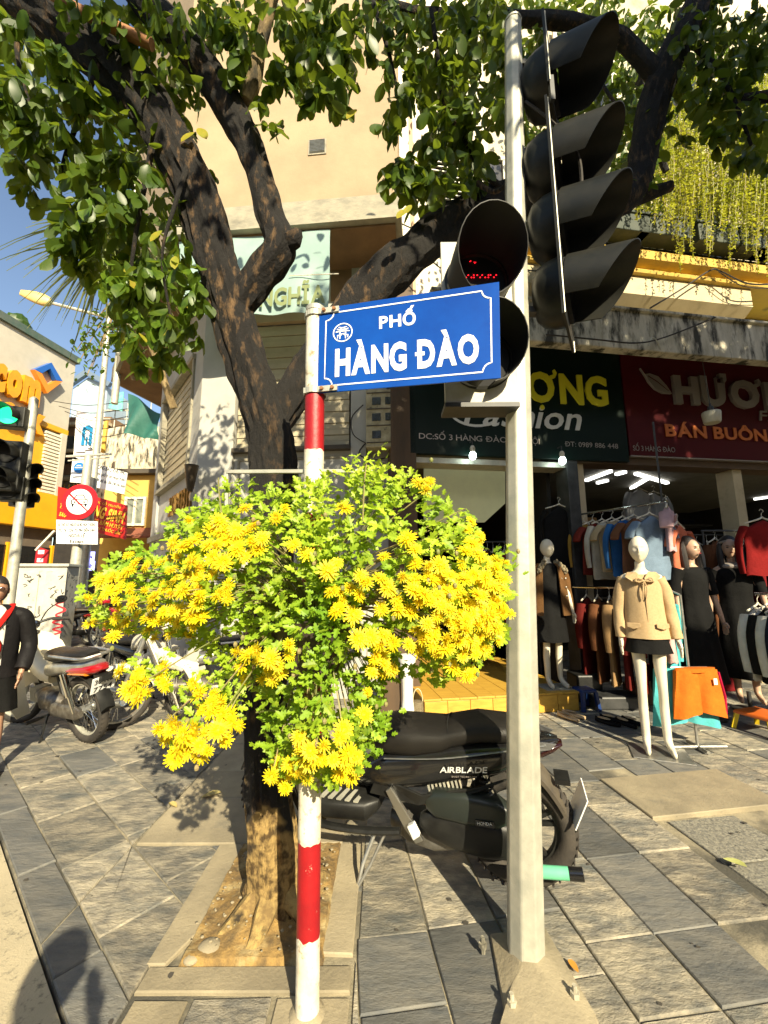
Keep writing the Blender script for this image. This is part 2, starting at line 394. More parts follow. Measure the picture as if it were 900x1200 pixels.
def wire(name, pts, r, m, parent=None, label=None, cat=None, n=5, world=False, group=None):
    mb = MB(); mb.tube(path(pts, 6), r, n); o = mb.build(name, m, parent, smooth=True, world=world)
    if cat: tag(o, label, cat, group)
    return o
# ================================================================ GROUND, PAVING
def grid_dir(deg): a = radians(deg); return V((sin(a), cos(a), 0))
def sheet(name, x0, y0, x1, y1, z, m):
    mb = MB(); mb.add([(x0,y0,z),(x1,y0,z),(x1,y1,z),(x0,y1,z)], [(0,1,2,3)]); return tag(mb.build(name, m), kind='structure')
ground = sheet('ground', -400, -400, 400, 400, -.14, K['road'])
LT = grid_dir(131.5); LN = V((LT.y, -LT.x, 0))*-1          # kerb direction, normal pointing onto the pavement
if LN.y < 0: LN = -LN
KERB = .51                                                    # distance of the kerb's outer face
# pavement bed: a polygon on the pavement side of the kerb line
bed = MB()
a = LN*KERB - LT*13; b = LN*KERB + LT*9
bed.ext([a, b, V((30, -7, 0)), V((30, 30, 0)), V((-8, 30, 0))], (0, 0, -.12))
for p in bed.v: p.z -= .010
pavement = tag(bed.build('pavement', K['mortar']), kind='structure')
# roadway beside the kerb, almost flush with it
rd = MB(); rd.add([LN*(KERB-.012)-LT*13+V((0,0,-.012)), LN*(KERB-.012)+LT*9+V((0,0,-.012)), LN*(KERB-9)+LT*9+V((0,0,-.03)), LN*(KERB-9)-LT*13+V((0,0,-.03))], [(0,3,2,1)])
road = tag(rd.build('road', K['road']), kind='structure')
rd2 = MB(); rd2.add([(-60, 3.0, -.02), (-8.0, 3.0, -.02), (-3.0, 60, -.02), (-60, 60, -.02)], [(0,1,2,3)])

def clip(poly, n, d, keep_less=True):
    out = []
    s = [(p.x*n[0]+p.y*n[1]-d)*(1 if keep_less else -1) for p in poly]
    for i in range(len(poly)):
        j = (i+1) % len(poly)
        if s[i] <= 0: out.append(poly[i])
        if (s[i] < 0 < s[j]) or (s[j] < 0 < s[i]): t = s[i]/(s[i]-s[j]); out.append(poly[i].lerp(poly[j], t))
    return out if len(out) > 2 else []
def area(p): return abs(sum(p[i].x*p[(i+1) % len(p)].y-p[(i+1) % len(p)].x*p[i].y for i in range(len(p))))/2
def minus_rect(polys, x0, y0, x1, y1):
    out = []
    for p in polys:
        a = clip(p, (1,0), x0); b = clip(p, (1,0), x1, False); m_ = clip(clip(p, (1,0), x0, False), (1,0), x1) if clip(p, (1,0), x0, False) else []
        out += [q for q in (a, b) if q]
        if m_:
            c = clip(m_, (0,1), y0); d = clip(m_, (0,1), y1, False); out += [q for q in (c, d) if q]
    return out
TILES = []            # (polygon, material, height)
def tile(p, m, h=0.0):
    p = [q for i, q in enumerate(p) if (q-p[i-1]).length > .004]
    if len(p) > 2 and area(p) > .002: TILES.append((p, m, h))
def rect(o, u, v, a0, a1, b0, b1): return [o+u*a0+v*b0, o+u*a1+v*b0, o+u*a1+v*b1, o+u*a0+v*b1]
rnd = random.Random(3)
# left field, laid along the kerb
lu = -LT; lv = LN
row = [KERB, .672, .98, 1.26]+[1.26+.30*i for i in range(1, 30)]
offs = {0: -2.10, 1: -2.18, 2: -2.3, 3: -2.05}
for k in range(len(row)-1):
    L_ = .80 if k == 0 else (.62 if k != 2 else .55)
    st = -offs.get(k, 2.0+rnd.random()*.6)
    for i in range(-6, 16):
        a0 = st+i*L_; a1 = a0+L_
        p = rect(V((0,0,0)), lu, lv, a0, a1, row[k], row[k+1])
        polys = [p]
        polys = minus_rect(polys, -1.40, 2.54, 60, 60)
        polys = minus_rect(polys, -.90, -60, 60, 60)
        for q in polys:
            c = sum(q, V((0,0,0)))/len(q)
            if c.y < .3 or c.length > 13: continue
            tile(q, 'slate_dark' if (k == 0 or rnd.random() < .14) else 'slate', rnd.uniform(-.0015, .0015))
# concrete strip left of the tree, between dark joint and pit
for y0, y1 in ((2.55, 3.03), (3.03, 3.42), (3.42, 3.95), (3.95, 4.45)):
    tile(rect(V((0,0,0)), V((1,0,0)), V((0,1,0)), -1.39, -.24, y0, y1), 'concrete_slab', .004)
for y0 in [4.45+.6*i for i in range(6)]:
    for x0 in (-1.39, -.9, -.4): tile(rect(V((0,0,0)), V((1,0,0)), V((0,1,0)), x0, x0+.49, y0, y0+.6), 'slate')
tile([V((-.92,1.82,0)), V((-.84,1.82,0)), V((-.70,2.16,0)), V((-.61,2.54,0)), V((-.92,2.54,0))], 'concrete_slab', .006)     # pit kerbs
tile(rect(V((0,0,0)), V((1,0,0)), V((0,1,0)), -.26, -.13, 1.86, 2.54), 'concrete_slab', .006)
tile(rect(V((0,0,0)), V((1,0,0)), V((0,1,0)), -.90, -.13, 1.71, 1.82), 'concrete_slab', .004)
tile(rect(V((0,0,0)), V((1,0,0)), V((0,1,0)), -.89, -.69, 1.25, 1.70), 'concrete_slab', .0)
tile(rect(V((0,0,0)), V((1,0,0)), V((0,1,0)), -.68, -.40, 1.25, 1.70), 'slate', .0)
tile(rect(V((0,0,0)), V((1,0,0)), V((0,1,0)), -.39, -.13, 1.25, 1.70), 'concrete_slab', .0)
tile(rect(V((0,0,0)), V((1,0,0)), V((0,1,0)), -.89, -.13, .7, 1.24), 'concrete_slab', .0)
# right field
ru = grid_dir(82.0); rv = grid_dir(-7.0); O_ = V((.83, 1.61, 0))
ncol = 0
for c in range(-6, 40):
    a0 = c*.305; b0 = -.6 - (.15 if c % 2 else 0)
    rr = random.Random(c*13+5)
    if c in (0, 1): b0 = -.3
    while b0 < 9:
        L_ = rr.choice((.30, .46, .60, .60)) if c not in (0, 1) else .30 if b0 < .3 else rr.choice((.46, .6))
        p = rect(O_, ru, rv, a0, a0+.305, b0, b0+L_)
        cen = sum(p, V((0,0,0)))/4
        polys = minus_rect([p], -2.0, -5, -.12, 60)
        # leave out the big concrete slab and the rough patch
        out = []
        for q in polys:
            cc = sum(q, V((0,0,0)))/len(q); d = cc-O_; s_, t_ = d.dot(ru), d.dot(rv)
            if .9 < s_ < 1.85 and 1.02 < t_ < 1.52: continue
            if .98 < s_ < 2.6 and .25 < t_ < 1.02: continue
            out.append(q)
        for q in out:
            cc = sum(q, V((0,0,0)))/len(q)
            if cc.length > 9 or cc.y < .3: continue
            tile(q, rr.choice(('slate', 'slate', 'slate', 'slate_dark')), rr.uniform(-.0015, .0015))
        b0 += L_
for c in (0, 1):
    pass
TILES.append((rect(O_, ru, rv, .90, 1.85, 1.02, 1.52), 'concrete_slab', .016))
for a0, a1, b0, b1, m_ in ((.98,1.45,.25,.62,'rough_patch'),(1.45,2.1,.25,1.0,'rough_patch'),(2.1,2.6,.25,1.0,'concrete_slab'),(.98,1.44,.62,1.0,'rough_patch')):
    tile(rect(O_, ru, rv, a0, a1, b0, b1), m_, -.002)

def slab_mb(p, h, ctr, j=.0045, seed=0):
    """bevelled slab with slightly uneven top; 3 rings"""
    rj = random.Random(seed+99); n = len(p); loc = [q-ctr+V((rj.uniform(-.0035,.0035), rj.uniform(-.0035,.0035), 0)) for q in p]
    A = sum(loc[i].x*loc[(i+1) % n].y-loc[(i+1) % n].x*loc[i].y for i in range(n))
    if A < 0: loc.reverse()
    def inset(d):
        out = []
        for i in range(n):
            a, b, c = loc[i-1], loc[i], loc[(i+1) % n]
            e1 = (b-a).normalized(); e2 = (c-b).normalized(); n1 = V((-e1.y, e1.x, 0)); n2 = V((-e2.y, e2.x, 0))
            bis = n1+n2; k = max(bis.length_squared, .3); out.append(b+bis*(2*d/k))
        return out
    rr = random.Random(seed); tx, ty = rr.uniform(-.009, .009), rr.uniform(-.009, .009)
    r0 = [q+V((0,0,-.045)) for q in inset(j)]; r1 = [q+V((0,0,h-.005+tx*q.x+ty*q.y)) for q in inset(j)]
    r2 = [q+V((0,0,h+tx*q.x+ty*q.y)) for q in inset(j+.004)]
    mb = MB(); mb.rings([r0, r1, r2]); return mb
TILES.sort(key=lambda t: (sum(t[0], V((0,0,0)))/len(t[0])).length)
def in_view(c):
    d = c-EYE; q = ROT.transposed() @ d
    if q.z > -.2: return False
    x = 450-q.x/q.z*FL; y = 600+q.y/q.z*FL
    return -60 < x < 960 and y < 1290
vis = [t for t in TILES if in_view(sum(t[0], V((0,0,0)))/len(t[0]))]
rest = vis[298:]; vis = vis[:298]
for i, (p, m_, h) in enumerate(vis):
    c = sum(p, V((0,0,0)))/len(p)
    o = slab_mb(p, h, c, seed=i).build('paving_slab', K[m_], pavement); o.location = c
mb = MB()
for i, (p, m_, h) in enumerate(rest):
    c = sum(p, V((0,0,0)))/len(p); q = slab_mb(p, h, c, seed=i); mb.add([v+c for v in q.v], q.f)
if rest: tag(mb.build('far_paving', K['slate'], pavement), kind='stuff')

# tree pit soil, lumpy
mb = MB(); nx, ny = 34, 40; vs = []; fs = []
for j in range(ny+1):
    for i in range(nx+1):
        x = -.80+.56*i/nx; y = 1.81+.74*j/ny
        e = min(i, nx-i, j, ny-j)/4; d2 = math.hypot(x+.50, y-2.08)
        z = .012+.05*math.exp(-(d2/.2)**2)+.018*noise.noise(V((x*9, y*9, 0)))+.008*noise.noise(V((x*30, y*30, 3)))
        vs.append((x, y, z if e > 0 else -.02))
for j in range(ny):
    for i in range(nx): a = j*(nx+1)+i; fs.append((a, a+1, a+nx+2, a+nx+1))
mb.add(vs, fs); tag(mb.build('tree_pit_soil', K['soil'], smooth=True), kind='structure')
# concrete lump broken at the pit edge
def rock(name, c, r, m, seed, label=None, cat=None, parent=None):
    mb = MB(); mb.ell(c, r, nu=14, nv=9)
    for i, p in enumerate(mb.v):
        n_ = noise.noise(p*9+V((seed, 0, 0))); mb.v[i] = V(c)+(p-V(c))*(1+.35*n_)
    o = mb.build(name, m, parent, smooth=True, auto=25)
    if cat: tag(o, label, cat)
    return o
for i_, (x_, y_, r_, lab_) in enumerate(((-.70, 1.88, .05, 'largest pale broken concrete lump at the front left of the tree pit'), (-.75, 1.83, .028, 'small pale lump in the front left corner of the tree pit'), (-.60, 1.85, .022, 'small pale lump in front of the trunk foot'), (-.30, 1.90, .026, 'pale lump right of the striped pole in the tree pit'), (-.68, 2.02, .022, 'small pale lump left of the trunk foot'))):
    rock('concrete_lump', (x_, y_, .012), (r_, r_*.8, r_*.5), K['concrete_slab'], i_+1, lab_, 'rubble')
mb = MB()
for i in range(140):
    x, y = rnd.uniform(-.79, -.26), rnd.uniform(1.82, 2.5); s = rnd.uniform(.003, .009)
    mb.ell((x, y, .035+.03*math.exp(-((math.hypot(x+.5, y-2.08))/.2)**2)), (s, s*rnd.uniform(.6,1), s*.6), nu=6, nv=4)
tag(mb.build('gravel', K['concrete_slab'], smooth=True), 'small pale gravel strewn over the ochre soil of the tree pit', kind='stuff')

mb = MB()
for i in range(170):
    x, y = rnd.uniform(-3.5, 3.2), rnd.uniform(1.2, 5.0); s = rnd.uniform(.004, .016); n = 9
    mb.add([(x+s*rnd.uniform(.6,1.3)*cos(2*pi*k/n), y+s*rnd.uniform(.6,1.3)*sin(2*pi*k/n), .0045) for k in range(n)], [tuple(range(n))])
tag(mb.build('pavement_stains', mat('stain_dark', (.045,.04,.035), (.08,.07,.055), rough=.8), pavement), kind='stuff')
# fallen leaves
def leaf_shape(L=1.0, W=.5, bend=.15, curl=.1):
    mb = MB(); n = 5; cs = [(0, 0), (.14, .55), (.38, .95), (.62, 1.0), (.84, .72), (1, 0)]
    for t, w in cs:
        z = -bend*t*t*L
        mb.v += [V((t*L, w*W/2, z+curl*W*w*.5)), V((t*L, 0, z)), V((t*L, -w*W/2, z+curl*W*w*.5))]
    for i in range(n):
        b = i*3
        mb.f += [(b, b+1, b+4, b+3), (b+1, b+2, b+5, b+4)]; mb.mi += [0, 0]
    return mb
dry = mat('dry_leaf', (.50,.42,.16), (.36,.25,.08), rough=.6, scale=20)
green_dry = mat('fresh_fallen_leaf', (.5,.52,.2), (.4,.4,.1), rough=.6, scale=20)
for (px, py, L_, rz, m_, lab) in ((235, 935, .13, .3, dry, 'curled dry leaf on the dark slab left of the trunk, upper of two'),
                              (207, 946, .08, 2.6, dry, 'small dry leaf left of the trunk, lower of two'),
                              (847, 1006, .10, -1.0, green_dry, 'pale yellow leaf on the rough patch at the far right'),
                              (678, 1140, .05, 1.9, mat('orange_leaf', (.6,.22,.03), (.5,.3,.05)), 'small orange leaf beside the base bolts of the grey pole')):
    p = Pg(px, py, .012); mb = leaf_shape(L_, L_*.5, -.12, .5); mb.xf(Matrix.Translation(p) @ Matrix.Rotation(rz, 4, 'Z'))
    tag(mb.build('fallen_leaf', m_, smooth=True), lab, 'leaf')
# ================================================================ BUILDINGS
def spx2(px, py, n): a, z = S.px(px, py, n); return S.at(a, n, z)
class PF:
    """a vertical facade plane: s along it, n out of it towards the street, z up"""
    def __init__(s, o, deg, flip=False):
        s.o = V((o[0], o[1], 0)); s.deg = deg; s.u = grid_dir(deg); s.nn = V((s.u.y, -s.u.x, 0))
        if flip: s.nn = -s.nn
    def at(s, a, n, z): return s.o+s.u*a+s.nn*n+V((0,0,z))
    def px(s, x, y, n=0.0):
        p = Pl(x, y, (s.o+s.nn*n), s.deg); return ((p-s.o).dot(s.u), p.z)
    def box(s, mb, a0, a1, n0, n1, z0, z1):
        mb.ext([s.at(a0,n0,z0), s.at(a1,n0,z0), s.at(a1,n1,z0), s.at(a0,n1,z0)], (0,0,z1-z0)); return mb
    def poly(s, mb, pts, n0, n1): mb.ext([s.at(a, n0, z) for a, z in pts], s.nn*(n1-n0)); return mb
    def pxpoly(s, mb, pts, n0, n1): return s.poly(mb, [s.px(x, y, n1) for x, y in pts], n0, n1)

# ---------------------------------------------------------------- corner building (pale)
C = PF((0, 5.2), 95)
cb = thing('corner_building', 'pale corner building with overhanging cream upper storeys, roller shutters and a hanging teal banner', 'building', C.at(-1, 0, 0))
W_ = dict(parent=cb, world=True)
# corner line and left face
cor = C.px(230, 550); sC = cor[0]
Lf = PF(C.at(sC, 0, 0), -39)                           # runs away to the left; its outward normal faces the street
if Lf.nn.dot(V((-1, -1, 0))) < 0: Lf.nn = -Lf.nn
ZS = 5.80                                              # underside of the overhang
s275 = C.px(275, 480)[0]; s411 = C.px(411, 480)[0]; s428 = C.px(429, 480)[0]; s470 = C.px(476, 480)[0]
zsill = C.px(340, 524)[1]; zhead = C.px(340, 378)[1]
mb = MB()
C.box(mb, sC+.0, s275, -.3, 0, 0, ZS)                  # corner pier
C.box(mb, s275, s411, -.3, -.05, 0, zsill-.05)         # wall under shutter
C.box(mb, s275, s411, -.3, -.03, zhead+.14, ZS)
C.box(mb, s411, s428, -.3, 0, 0, ZS)                   # second pier
C.box(mb, s428, s470+.05, -.32, -.10, 0, ZS)           # recessed strip behind meter box
mb.build('wall', K['wall_grey'], bevel=.008, **W_)
mb = MB(); C.box(mb, s275, s411, -.04, .035, zhead, zhead+.13); mb.build('shutter_box', K['wall_cream'], bevel=.006, **W_)
mb = MB(); C.box(mb, s275, s411, -.05, .045, zsill-.06, zsill); mb.build('window_sill', K['dark_wall'], bevel=.004, **W_)
sh = MB(); nsl = 22; zz = [zsill+(zhead-zsill)*i/nsl for i in range(nsl+1)]
slat_m = None
for i in range(nsl):
    mbs = MB(); C.box(mbs, s275+.03, s411-.03, -.075, -.045-.012*(i % 2), zz[i]+.004, zz[i+1]-.003)
    mbs.build('shutter_slat', K['shutter'], **W_)
mb = MB(); C.box(mb, s275, s411, -.2, -.10, zsill, zhead); mb.build('shutter_backing', K['dark_wall'], **W_)
# panelled wall under the shutter: light frames
mb = MB()
for a, b in ((s275+.06, s275+.62), (s275+.72, s411-.05)):
    for q in ((a, b, zsill-.16, zsill-.13), (a, b, 1.5, 1.53)): C.box(mb, q[0], q[1], -.05, -.035, q[2], q[3])
    for q in (a, b-.03): C.box(mb, q, q+.03, -.05, -.036, 1.53, zsill-.16)
mb.build('wall_panel_frame', K['band'], **W_)
# upper volume over both faces
up = MB(); N0 = .72
zt = 13.5
pA = C.at(C.px(206, 262, N0)[0], N0, 0); pB = C.at(C.px(467, 255, N0)[0], N0, 0)
pC = Lf.at(3.15, 1.0, 0); pC = Pg(132, 447, ZS)*1.0; pC.z = 0
poly = [pA, pB, pB+C.nn*-3, V((-1, 12, 0)), pC+V((.5, 2, 0)), pC]
zb = C.px(466, 229, N0)[1]
up.ext([p+V((0,0,zb)) for p in poly], (0,0,zt-zb)); up.build('upper_wall', K['wall_cream'], **W_)
mb = MB(); cen = sum(poly, V((0,0,0)))/len(poly)
mb.ext([cen+(p-cen)*1.012+V((0,0,ZS)) for p in poly], (0,0,zb-ZS-.002)); mb.build('concrete_band', K['band'], **W_)
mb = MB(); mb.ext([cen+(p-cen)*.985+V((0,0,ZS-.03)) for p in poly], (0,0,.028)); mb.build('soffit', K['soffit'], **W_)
# vent grille
a0, z0 = C.px(363, 181, N0); a1, z1 = C.px(381, 165, N0)
mb = MB(); C.box(mb, a0-.02, a1+.02, N0-.01, N0+.012, z0-.02, z1+.02); fr = mb.build('vent_frame', K['band'], **W_)
mb = MB()
for i in range(9):
    z = z0+(z1-z0)*(i+.5)/9; mb.ext([C.at(a0, N0+.014, z-.012), C.at(a1, N0+.014, z-.012), C.at(a1, N0+.03, z+.006), C.at(a0, N0+.03, z+.006)], (0,0,.004))
mb.build('vent_slat', K['steel'], parent=fr, world=True)
# dark recess cheek on the right under the overhang and its back wall
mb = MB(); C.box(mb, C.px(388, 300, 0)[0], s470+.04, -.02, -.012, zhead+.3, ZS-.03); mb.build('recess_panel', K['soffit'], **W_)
# left face wall with shutter
mb = MB(); Lw = 3.0
Lf.box(mb, 0.0, .42, -.3, 0, 0, ZS); Lf.box(mb, .42, 2.55, -.3, -.04, 0, 2.95); Lf.box(mb, .42, 2.55, -.3, -.03, 4.75, ZS); Lf.box(mb, 2.55, 2.9, -.3, 0, 0, ZS)
mb.build('side_wall', K['wall_grey'], bevel=.008, **W_)
for i in range(26):
    mbs = MB(); z = 3.0+(4.72-3.0)*i/26; Lf.box(mbs, .5, 2.5, -.10, -.06-.012*(i % 2), z, z+.062); mbs.build('shutter_slat', K['shutter'], **W_)
mb = MB()
Lf.box(mb, .42, 2.55, -.06, .05, 2.95, 3.02); Lf.box(mb, .42, 2.55, -.06, .05, 4.70, 4.78); Lf.box(mb, .42, .50, -.06, .03, 3.02, 4.7); Lf.box(mb, 2.47, 2.55, -.06, .03, 3.02, 4.7)
mb.build('shutter_frame', K['band'], bevel=.005, **W_)
mb = MB(); Lf.box(mb, .42, 2.55, -.28, -.12, 2.9, 4.8); mb.build('shutter_backing', K['dark_wall'], **W_)
# wall lamp (cone) on the left face
lp = Lf.px(224, 556, .10); q = Lf.at(lp[0], .10, lp[1])
mb = MB(); mb.lathe([(.03, -.22), (.045, -.18), (.085, .10), (.09, .12), (.0, .12)], q, (0,0,1), 16); wl = mb.build('wall_lamp', mat('lamp_bronze', (.10,.07,.04), (.05,.04,.03), rough=.4, metal=.4), smooth=True, **W_)
mb = MB(); Lf.box(mb, lp[0]-.03, lp[0]+.03, 0, .1, lp[1]-.34, lp[1]-.24); mb.build('lamp_bracket', K['galv'], parent=wl, world=True)
# brown letter strip on the left face: a raised frieze
g0 = Lf.px(188, 600, .02); g1 = Lf.px(219, 568, .02)
bro = mat('bronze_letters', (.20,.12,.03), (.3,.18,.05), rough=.4, metal=.5)
zb_ = 2.42
# the photo's letters are illegible: raised bronze bars in letter rhythm
for i in range(9):
    a = 1.45-.15*i-.02; mbs = MB(); h0 = .30
    Lf.box(mbs, a-.12, a-.09, .0, .03, zb_, zb_+h0)
    if i % 3 != 1: Lf.box(mbs, a-.09, a-.02, .0, .028, zb_+h0-.05, zb_+h0)
    if i % 2 == 0: Lf.box(mbs, a-.09, a-.03, .0, .028, zb_+.12, zb_+.17)
    if i % 3 != 2: Lf.box(mbs, a-.09, a-.02, .0, .028, zb_, zb_+.05)
    mbs.build('wall_letter', bro, **W_)
mb = MB(); Lf.box(mb, 0.02, 2.9, .0, .05, 2.10, 2.20); mb.build('string_course', K['band'], bevel=.006, **W_)
# hooks under the soffit
for px, py in ((157, 440), (176, 428)):
    p = Pg(px, py, ZS-.03); mb = MB(); mb.lathe([(.06, 0), (.07, -.03), (.04, -.1), (.0, -.12)], p, (0,0,1), 10); mb.build('soffit_lamp', K['wall_cream'], smooth=True, **W_)
# downpipe at the far edge
mb = MB(); p = Pg(136, 452, ZS-.3); mb.cyl(p+V((0,0,-.4)), p+V((0,0,6)), .07); mb.build('downpipe', K['galv'], smooth=True, **W_)

# hanging teal banner
ban = MB(); nA = N0-.04
A = [C.px(209, 270, nA), C.px(387, 268, nA), C.px(385, 366, nA), C.px(212, 370, nA)]
nx, ny = 40, 16; vs = []; fs = []
for j in range(ny+1):
    for i in range(nx+1):
        u, v = i/nx, j/ny; a = (A[0][0]*(1-u)+A[1][0]*u)*(1-v)+(A[3][0]*(1-u)+A[2][0]*u)*v; z = (A[0][1]*(1-u)+A[1][1]*u)*(1-v)+(A[3][1]*(1-u)+A[2][1]*u)*v
        vs.append(C.at(a, nA+.018*sin(u*23+v*3)*v+.012*sin(u*9-v*7), min(z, ZS-.035)))
for j in range(ny):
    for i in range(nx): q = j*(nx+1)+i; fs.append((q, q+nx+1, q+nx+2, q+1))
ban.add(vs, fs); bn = ban.build('hanging_banner', K['teal_banner'], smooth=True, world=False)
tag(bn, 'pale teal cloth banner with green lettering hung under the concrete band', 'banner')
l0 = C.px(304, 359, nA+.035); l1 = C.px(381, 356, nA+.035)
text('lettering', 'NGHĨA', C.at(l0[0], nA+.035, l0[1]), C.u, (0,0,1), .23, K['olive_print'], bn, w=l1[0]-l0[0], bold=.03, depth=.001)
mb = MB(); p0 = C.at(A[1][0]-.5, nA+.03, C.px(385, 322, nA)[1]); mb.tube([p0, p0+C.u*.62+V((0,0,-.02))], .006, 5); mb.build('tie_cord', K['white_paint'], bn)

# green tarpaulin hanging at the far end of the overhang
mb = MB(); pts = [Py(x, y, 7.9) for x, y in ((150, 461), (188, 484), (186, 514), (147, 511))]
vs = []; fs = []; n = 12
for j in range(n+1):
    for i in range(n+1):
        u, v = i/n, j/n; p = (pts[0]*(1-u)+pts[1]*u)*(1-v)+(pts[3]*(1-u)+pts[2]*u)*v
        vs.append(p+V((0, .10*sin(u*9+v*4)*(.2+v), .04*sin(u*6))))
for j in range(n):
    for i in range(n): q = j*(n+1)+i; fs.append((q, q+n+1, q+n+2, q+1))
mb.add(vs, fs); tag(mb.build('tarpaulin', K['tarp'], smooth=True), 'dark green tarpaulin hanging under the far end of the overhang', 'tarpaulin')

# meter box / air conditioner on the recessed wall
eb = thing('meter_box', 'grimy cream electric meter box with small windows on the wall under the street name sign', 'meter box', C.at(-.2, .0, 3.4))
e0 = C.px(429, 525, .12); e1 = C.px(470, 456, .12)
mb = MB(); C.box(mb, e0[0], e1[0], -.08, .14, e0[1], e1[1]); mb.build('box_body', mat('grimy_cream', (.50,.44,.28), (.30,.25,.14), rough=.7, scale=9, bump=.2, c3=(.06,.05,.03), scale3=14, mix3=(.6,.7)), eb, world=True, bevel=.01)
for a in (.18, .55):
    for z in (.22, .52, .80):
        if z == .22 and a == .55: continue
        w_ = e1[0]-e0[0]; h_ = e1[1]-e0[1]; mb = MB(); C.box(mb, e0[0]+a*w_, e0[0]+(a+.24)*w_, .13, .146, e0[1]+(z-.07)*h_, e0[1]+(z+.06)*h_)
        mb.build('meter_window', K['black_gloss'], eb, world=True)
mb = MB()
for z in (.08, .37, .66, .94): C.box(mb, e0[0]+.01, e1[0]-.01, .14, .148, e0[1]+z*(e1[1]-e0[1])-.006, e0[1]+z*(e1[1]-e0[1])+.006)
mb.build('box_seam', K['dark_wall'], eb, world=True)
mb = MB(); C.box(mb, e1[0]+.01, e1[0]+.16, -.06, .08, e0[1]+.0, e0[1]+.33); mb.build('junction_box', K['stained'], eb, world=True, bevel=.012)
wire('loop_wire', [C.at(e0[0]-.02, .02, e0[1]+.1), C.at(e0[0]-.18, .04, e0[1]+.22), C.at(e0[0]-.2, .04, e0[1]+.45), C.at(e0[0]-.05, .04, e0[1]+.62)], .008, K['rubber'], eb, world=True)
wire('loop_wire', [C.at(e0[0]-.02, .02, e0[1]+.1), C.at(e0[0]-.10, .04, e0[1]-.05), C.at(e0[0]+.1, .04, e0[1]-.14), C.at(e1[0], .04, e0[1]-.05)], .01, K['rubber'], eb, world=True)

# ---------------------------------------------------------------- slim white building with louvres behind, between corner building and shops
S = PF((0, 5.0), 81)
nb = thing('narrow_building', 'narrow white building with dark louvres seen between the tree limb and the grey pole', 'building', (.9, 5.4, 0))
mb = MB(); S.box(mb, .12, 1.75, -.9, -.30, 4.95, 16); mb.build('wall', mat('white_render', (.78,.72,.58), (.68,.62,.48), rough=.8, scale=2), nb, world=True)
la, lb = S.px(506, 230, -.25)[0], S.px(566, 230, -.25)[0]; lz0, lz1 = S.px(530, 292, -.25)[1], S.px(530, 165, -.25)[1]
mb = MB(); S.box(mb, la, lb, -.30, -.29, lz0, lz1); mb.build('louvre_backing', K['dark_wall'], nb, world=True)
nl = 24
for i in range(nl):
    z = lz0+(lz1-lz0)*(i+.5)/nl; mb = MB(); mb.ext([S.at(la, -.28, z+.02), S.at(lb, -.28, z+.02), S.at(lb, -.22, z-.02), S.at(la, -.22, z-.02)], (0,0,.014)); mb.build('louvre_slat', K['galv'], nb, world=True)
mb = MB(); S.box(mb, .18, .42, -.30, -.1, 4.95, 16); mb.build('pilaster', K['white_paint'], nb, world=True)
mb = MB(); S.box(mb, .43, .50, -.30, -.16, 4.95, 16); mb.build('pilaster', mat('tan_strip', (.5,.32,.16), (.4,.26,.14)), nb, world=True)

# ---------------------------------------------------------------- shop house
S = PF((0, 5.0), 81)
sb = thing('shop_house', 'shop house on the right with a stained concrete awning and a yellow edged balcony', 'building', S.at(4, 0, 0))
Q_ = dict(parent=sb, world=True)
SR = 9.5
mb = MB()
S.box(mb, .10, .42, -.5, .0, 0, 5.9)                    # left pier
mb.build('left_pier', mat('brown_wood', (.12,.07,.035), (.07,.045,.025), rough=.7, scale=5, stretch=(1,1,.2)), bevel=.008, **Q_)
mb = MB()
S.box(mb, .0, SR, -9.0, -5.0, 0, 13)                    # back of the house
S.box(mb, .0, SR, -5.0, -.35, 3.25, 13)                 # upper storeys over the shop
mb.build('upper_wall', mat('upper_plaster', (.64,.57,.42), (.5,.44,.3), rough=.85, scale=1.5, c3=(.3,.26,.18), scale3=1.1, mix3=(.5,.7)), **Q_)
mb = MB()
S.box(mb, .42, 9.4, -4.99, -4.9, .01, 3.2); S.box(mb, .10, .2, -4.95, -.5, .01, 3.2); S.box(mb, 9.3, 9.4, -4.9, -.3, .01, 3.2)
S.box(mb, 2.44, 2.50, -4.9, -.45, .01, 3.2)
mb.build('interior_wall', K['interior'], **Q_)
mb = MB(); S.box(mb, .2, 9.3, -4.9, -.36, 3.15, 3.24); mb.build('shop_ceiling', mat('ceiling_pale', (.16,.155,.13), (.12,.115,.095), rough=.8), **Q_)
# patch of wall high inside left shop; faint glow stands for light on it
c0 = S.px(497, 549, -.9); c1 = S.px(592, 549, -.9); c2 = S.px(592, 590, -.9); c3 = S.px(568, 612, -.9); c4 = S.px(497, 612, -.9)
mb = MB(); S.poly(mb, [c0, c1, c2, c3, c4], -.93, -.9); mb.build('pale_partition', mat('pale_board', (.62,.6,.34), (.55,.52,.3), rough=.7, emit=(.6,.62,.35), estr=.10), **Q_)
# posts between the doors
mb = MB(); S.box(mb, 2.50, 2.66, -.30, -.02, 0, 3.0); mb.build('door_post', K['iron'], bevel=.006, **Q_)
mb = MB(); S.box(mb, 2.66, 2.80, -.36, -.10, 0, 3.02); mb.build('door_post', K['cream_trim'], bevel=.006, **Q_)
a = S.px(863, 560, -.1)[0]; mb = MB(); S.box(mb, a-.06, a+.10, -.36, -.10, 0, 3.05); mb.build('door_post', K['cream_trim'], bevel=.006, **Q_)
mb = MB(); S.box(mb, 2.66, SR, -.34, -.05, 2.98, 3.10); mb.build('shutter_rail', mat('brown_rail', (.12,.075,.04), (.09,.055,.03), rough=.6), **Q_)
mb = MB(); S.box(mb, .42, 2.5, -.34, -.05, 2.90, 2.97); mb.build('shutter_rail', K['galv'], **Q_)
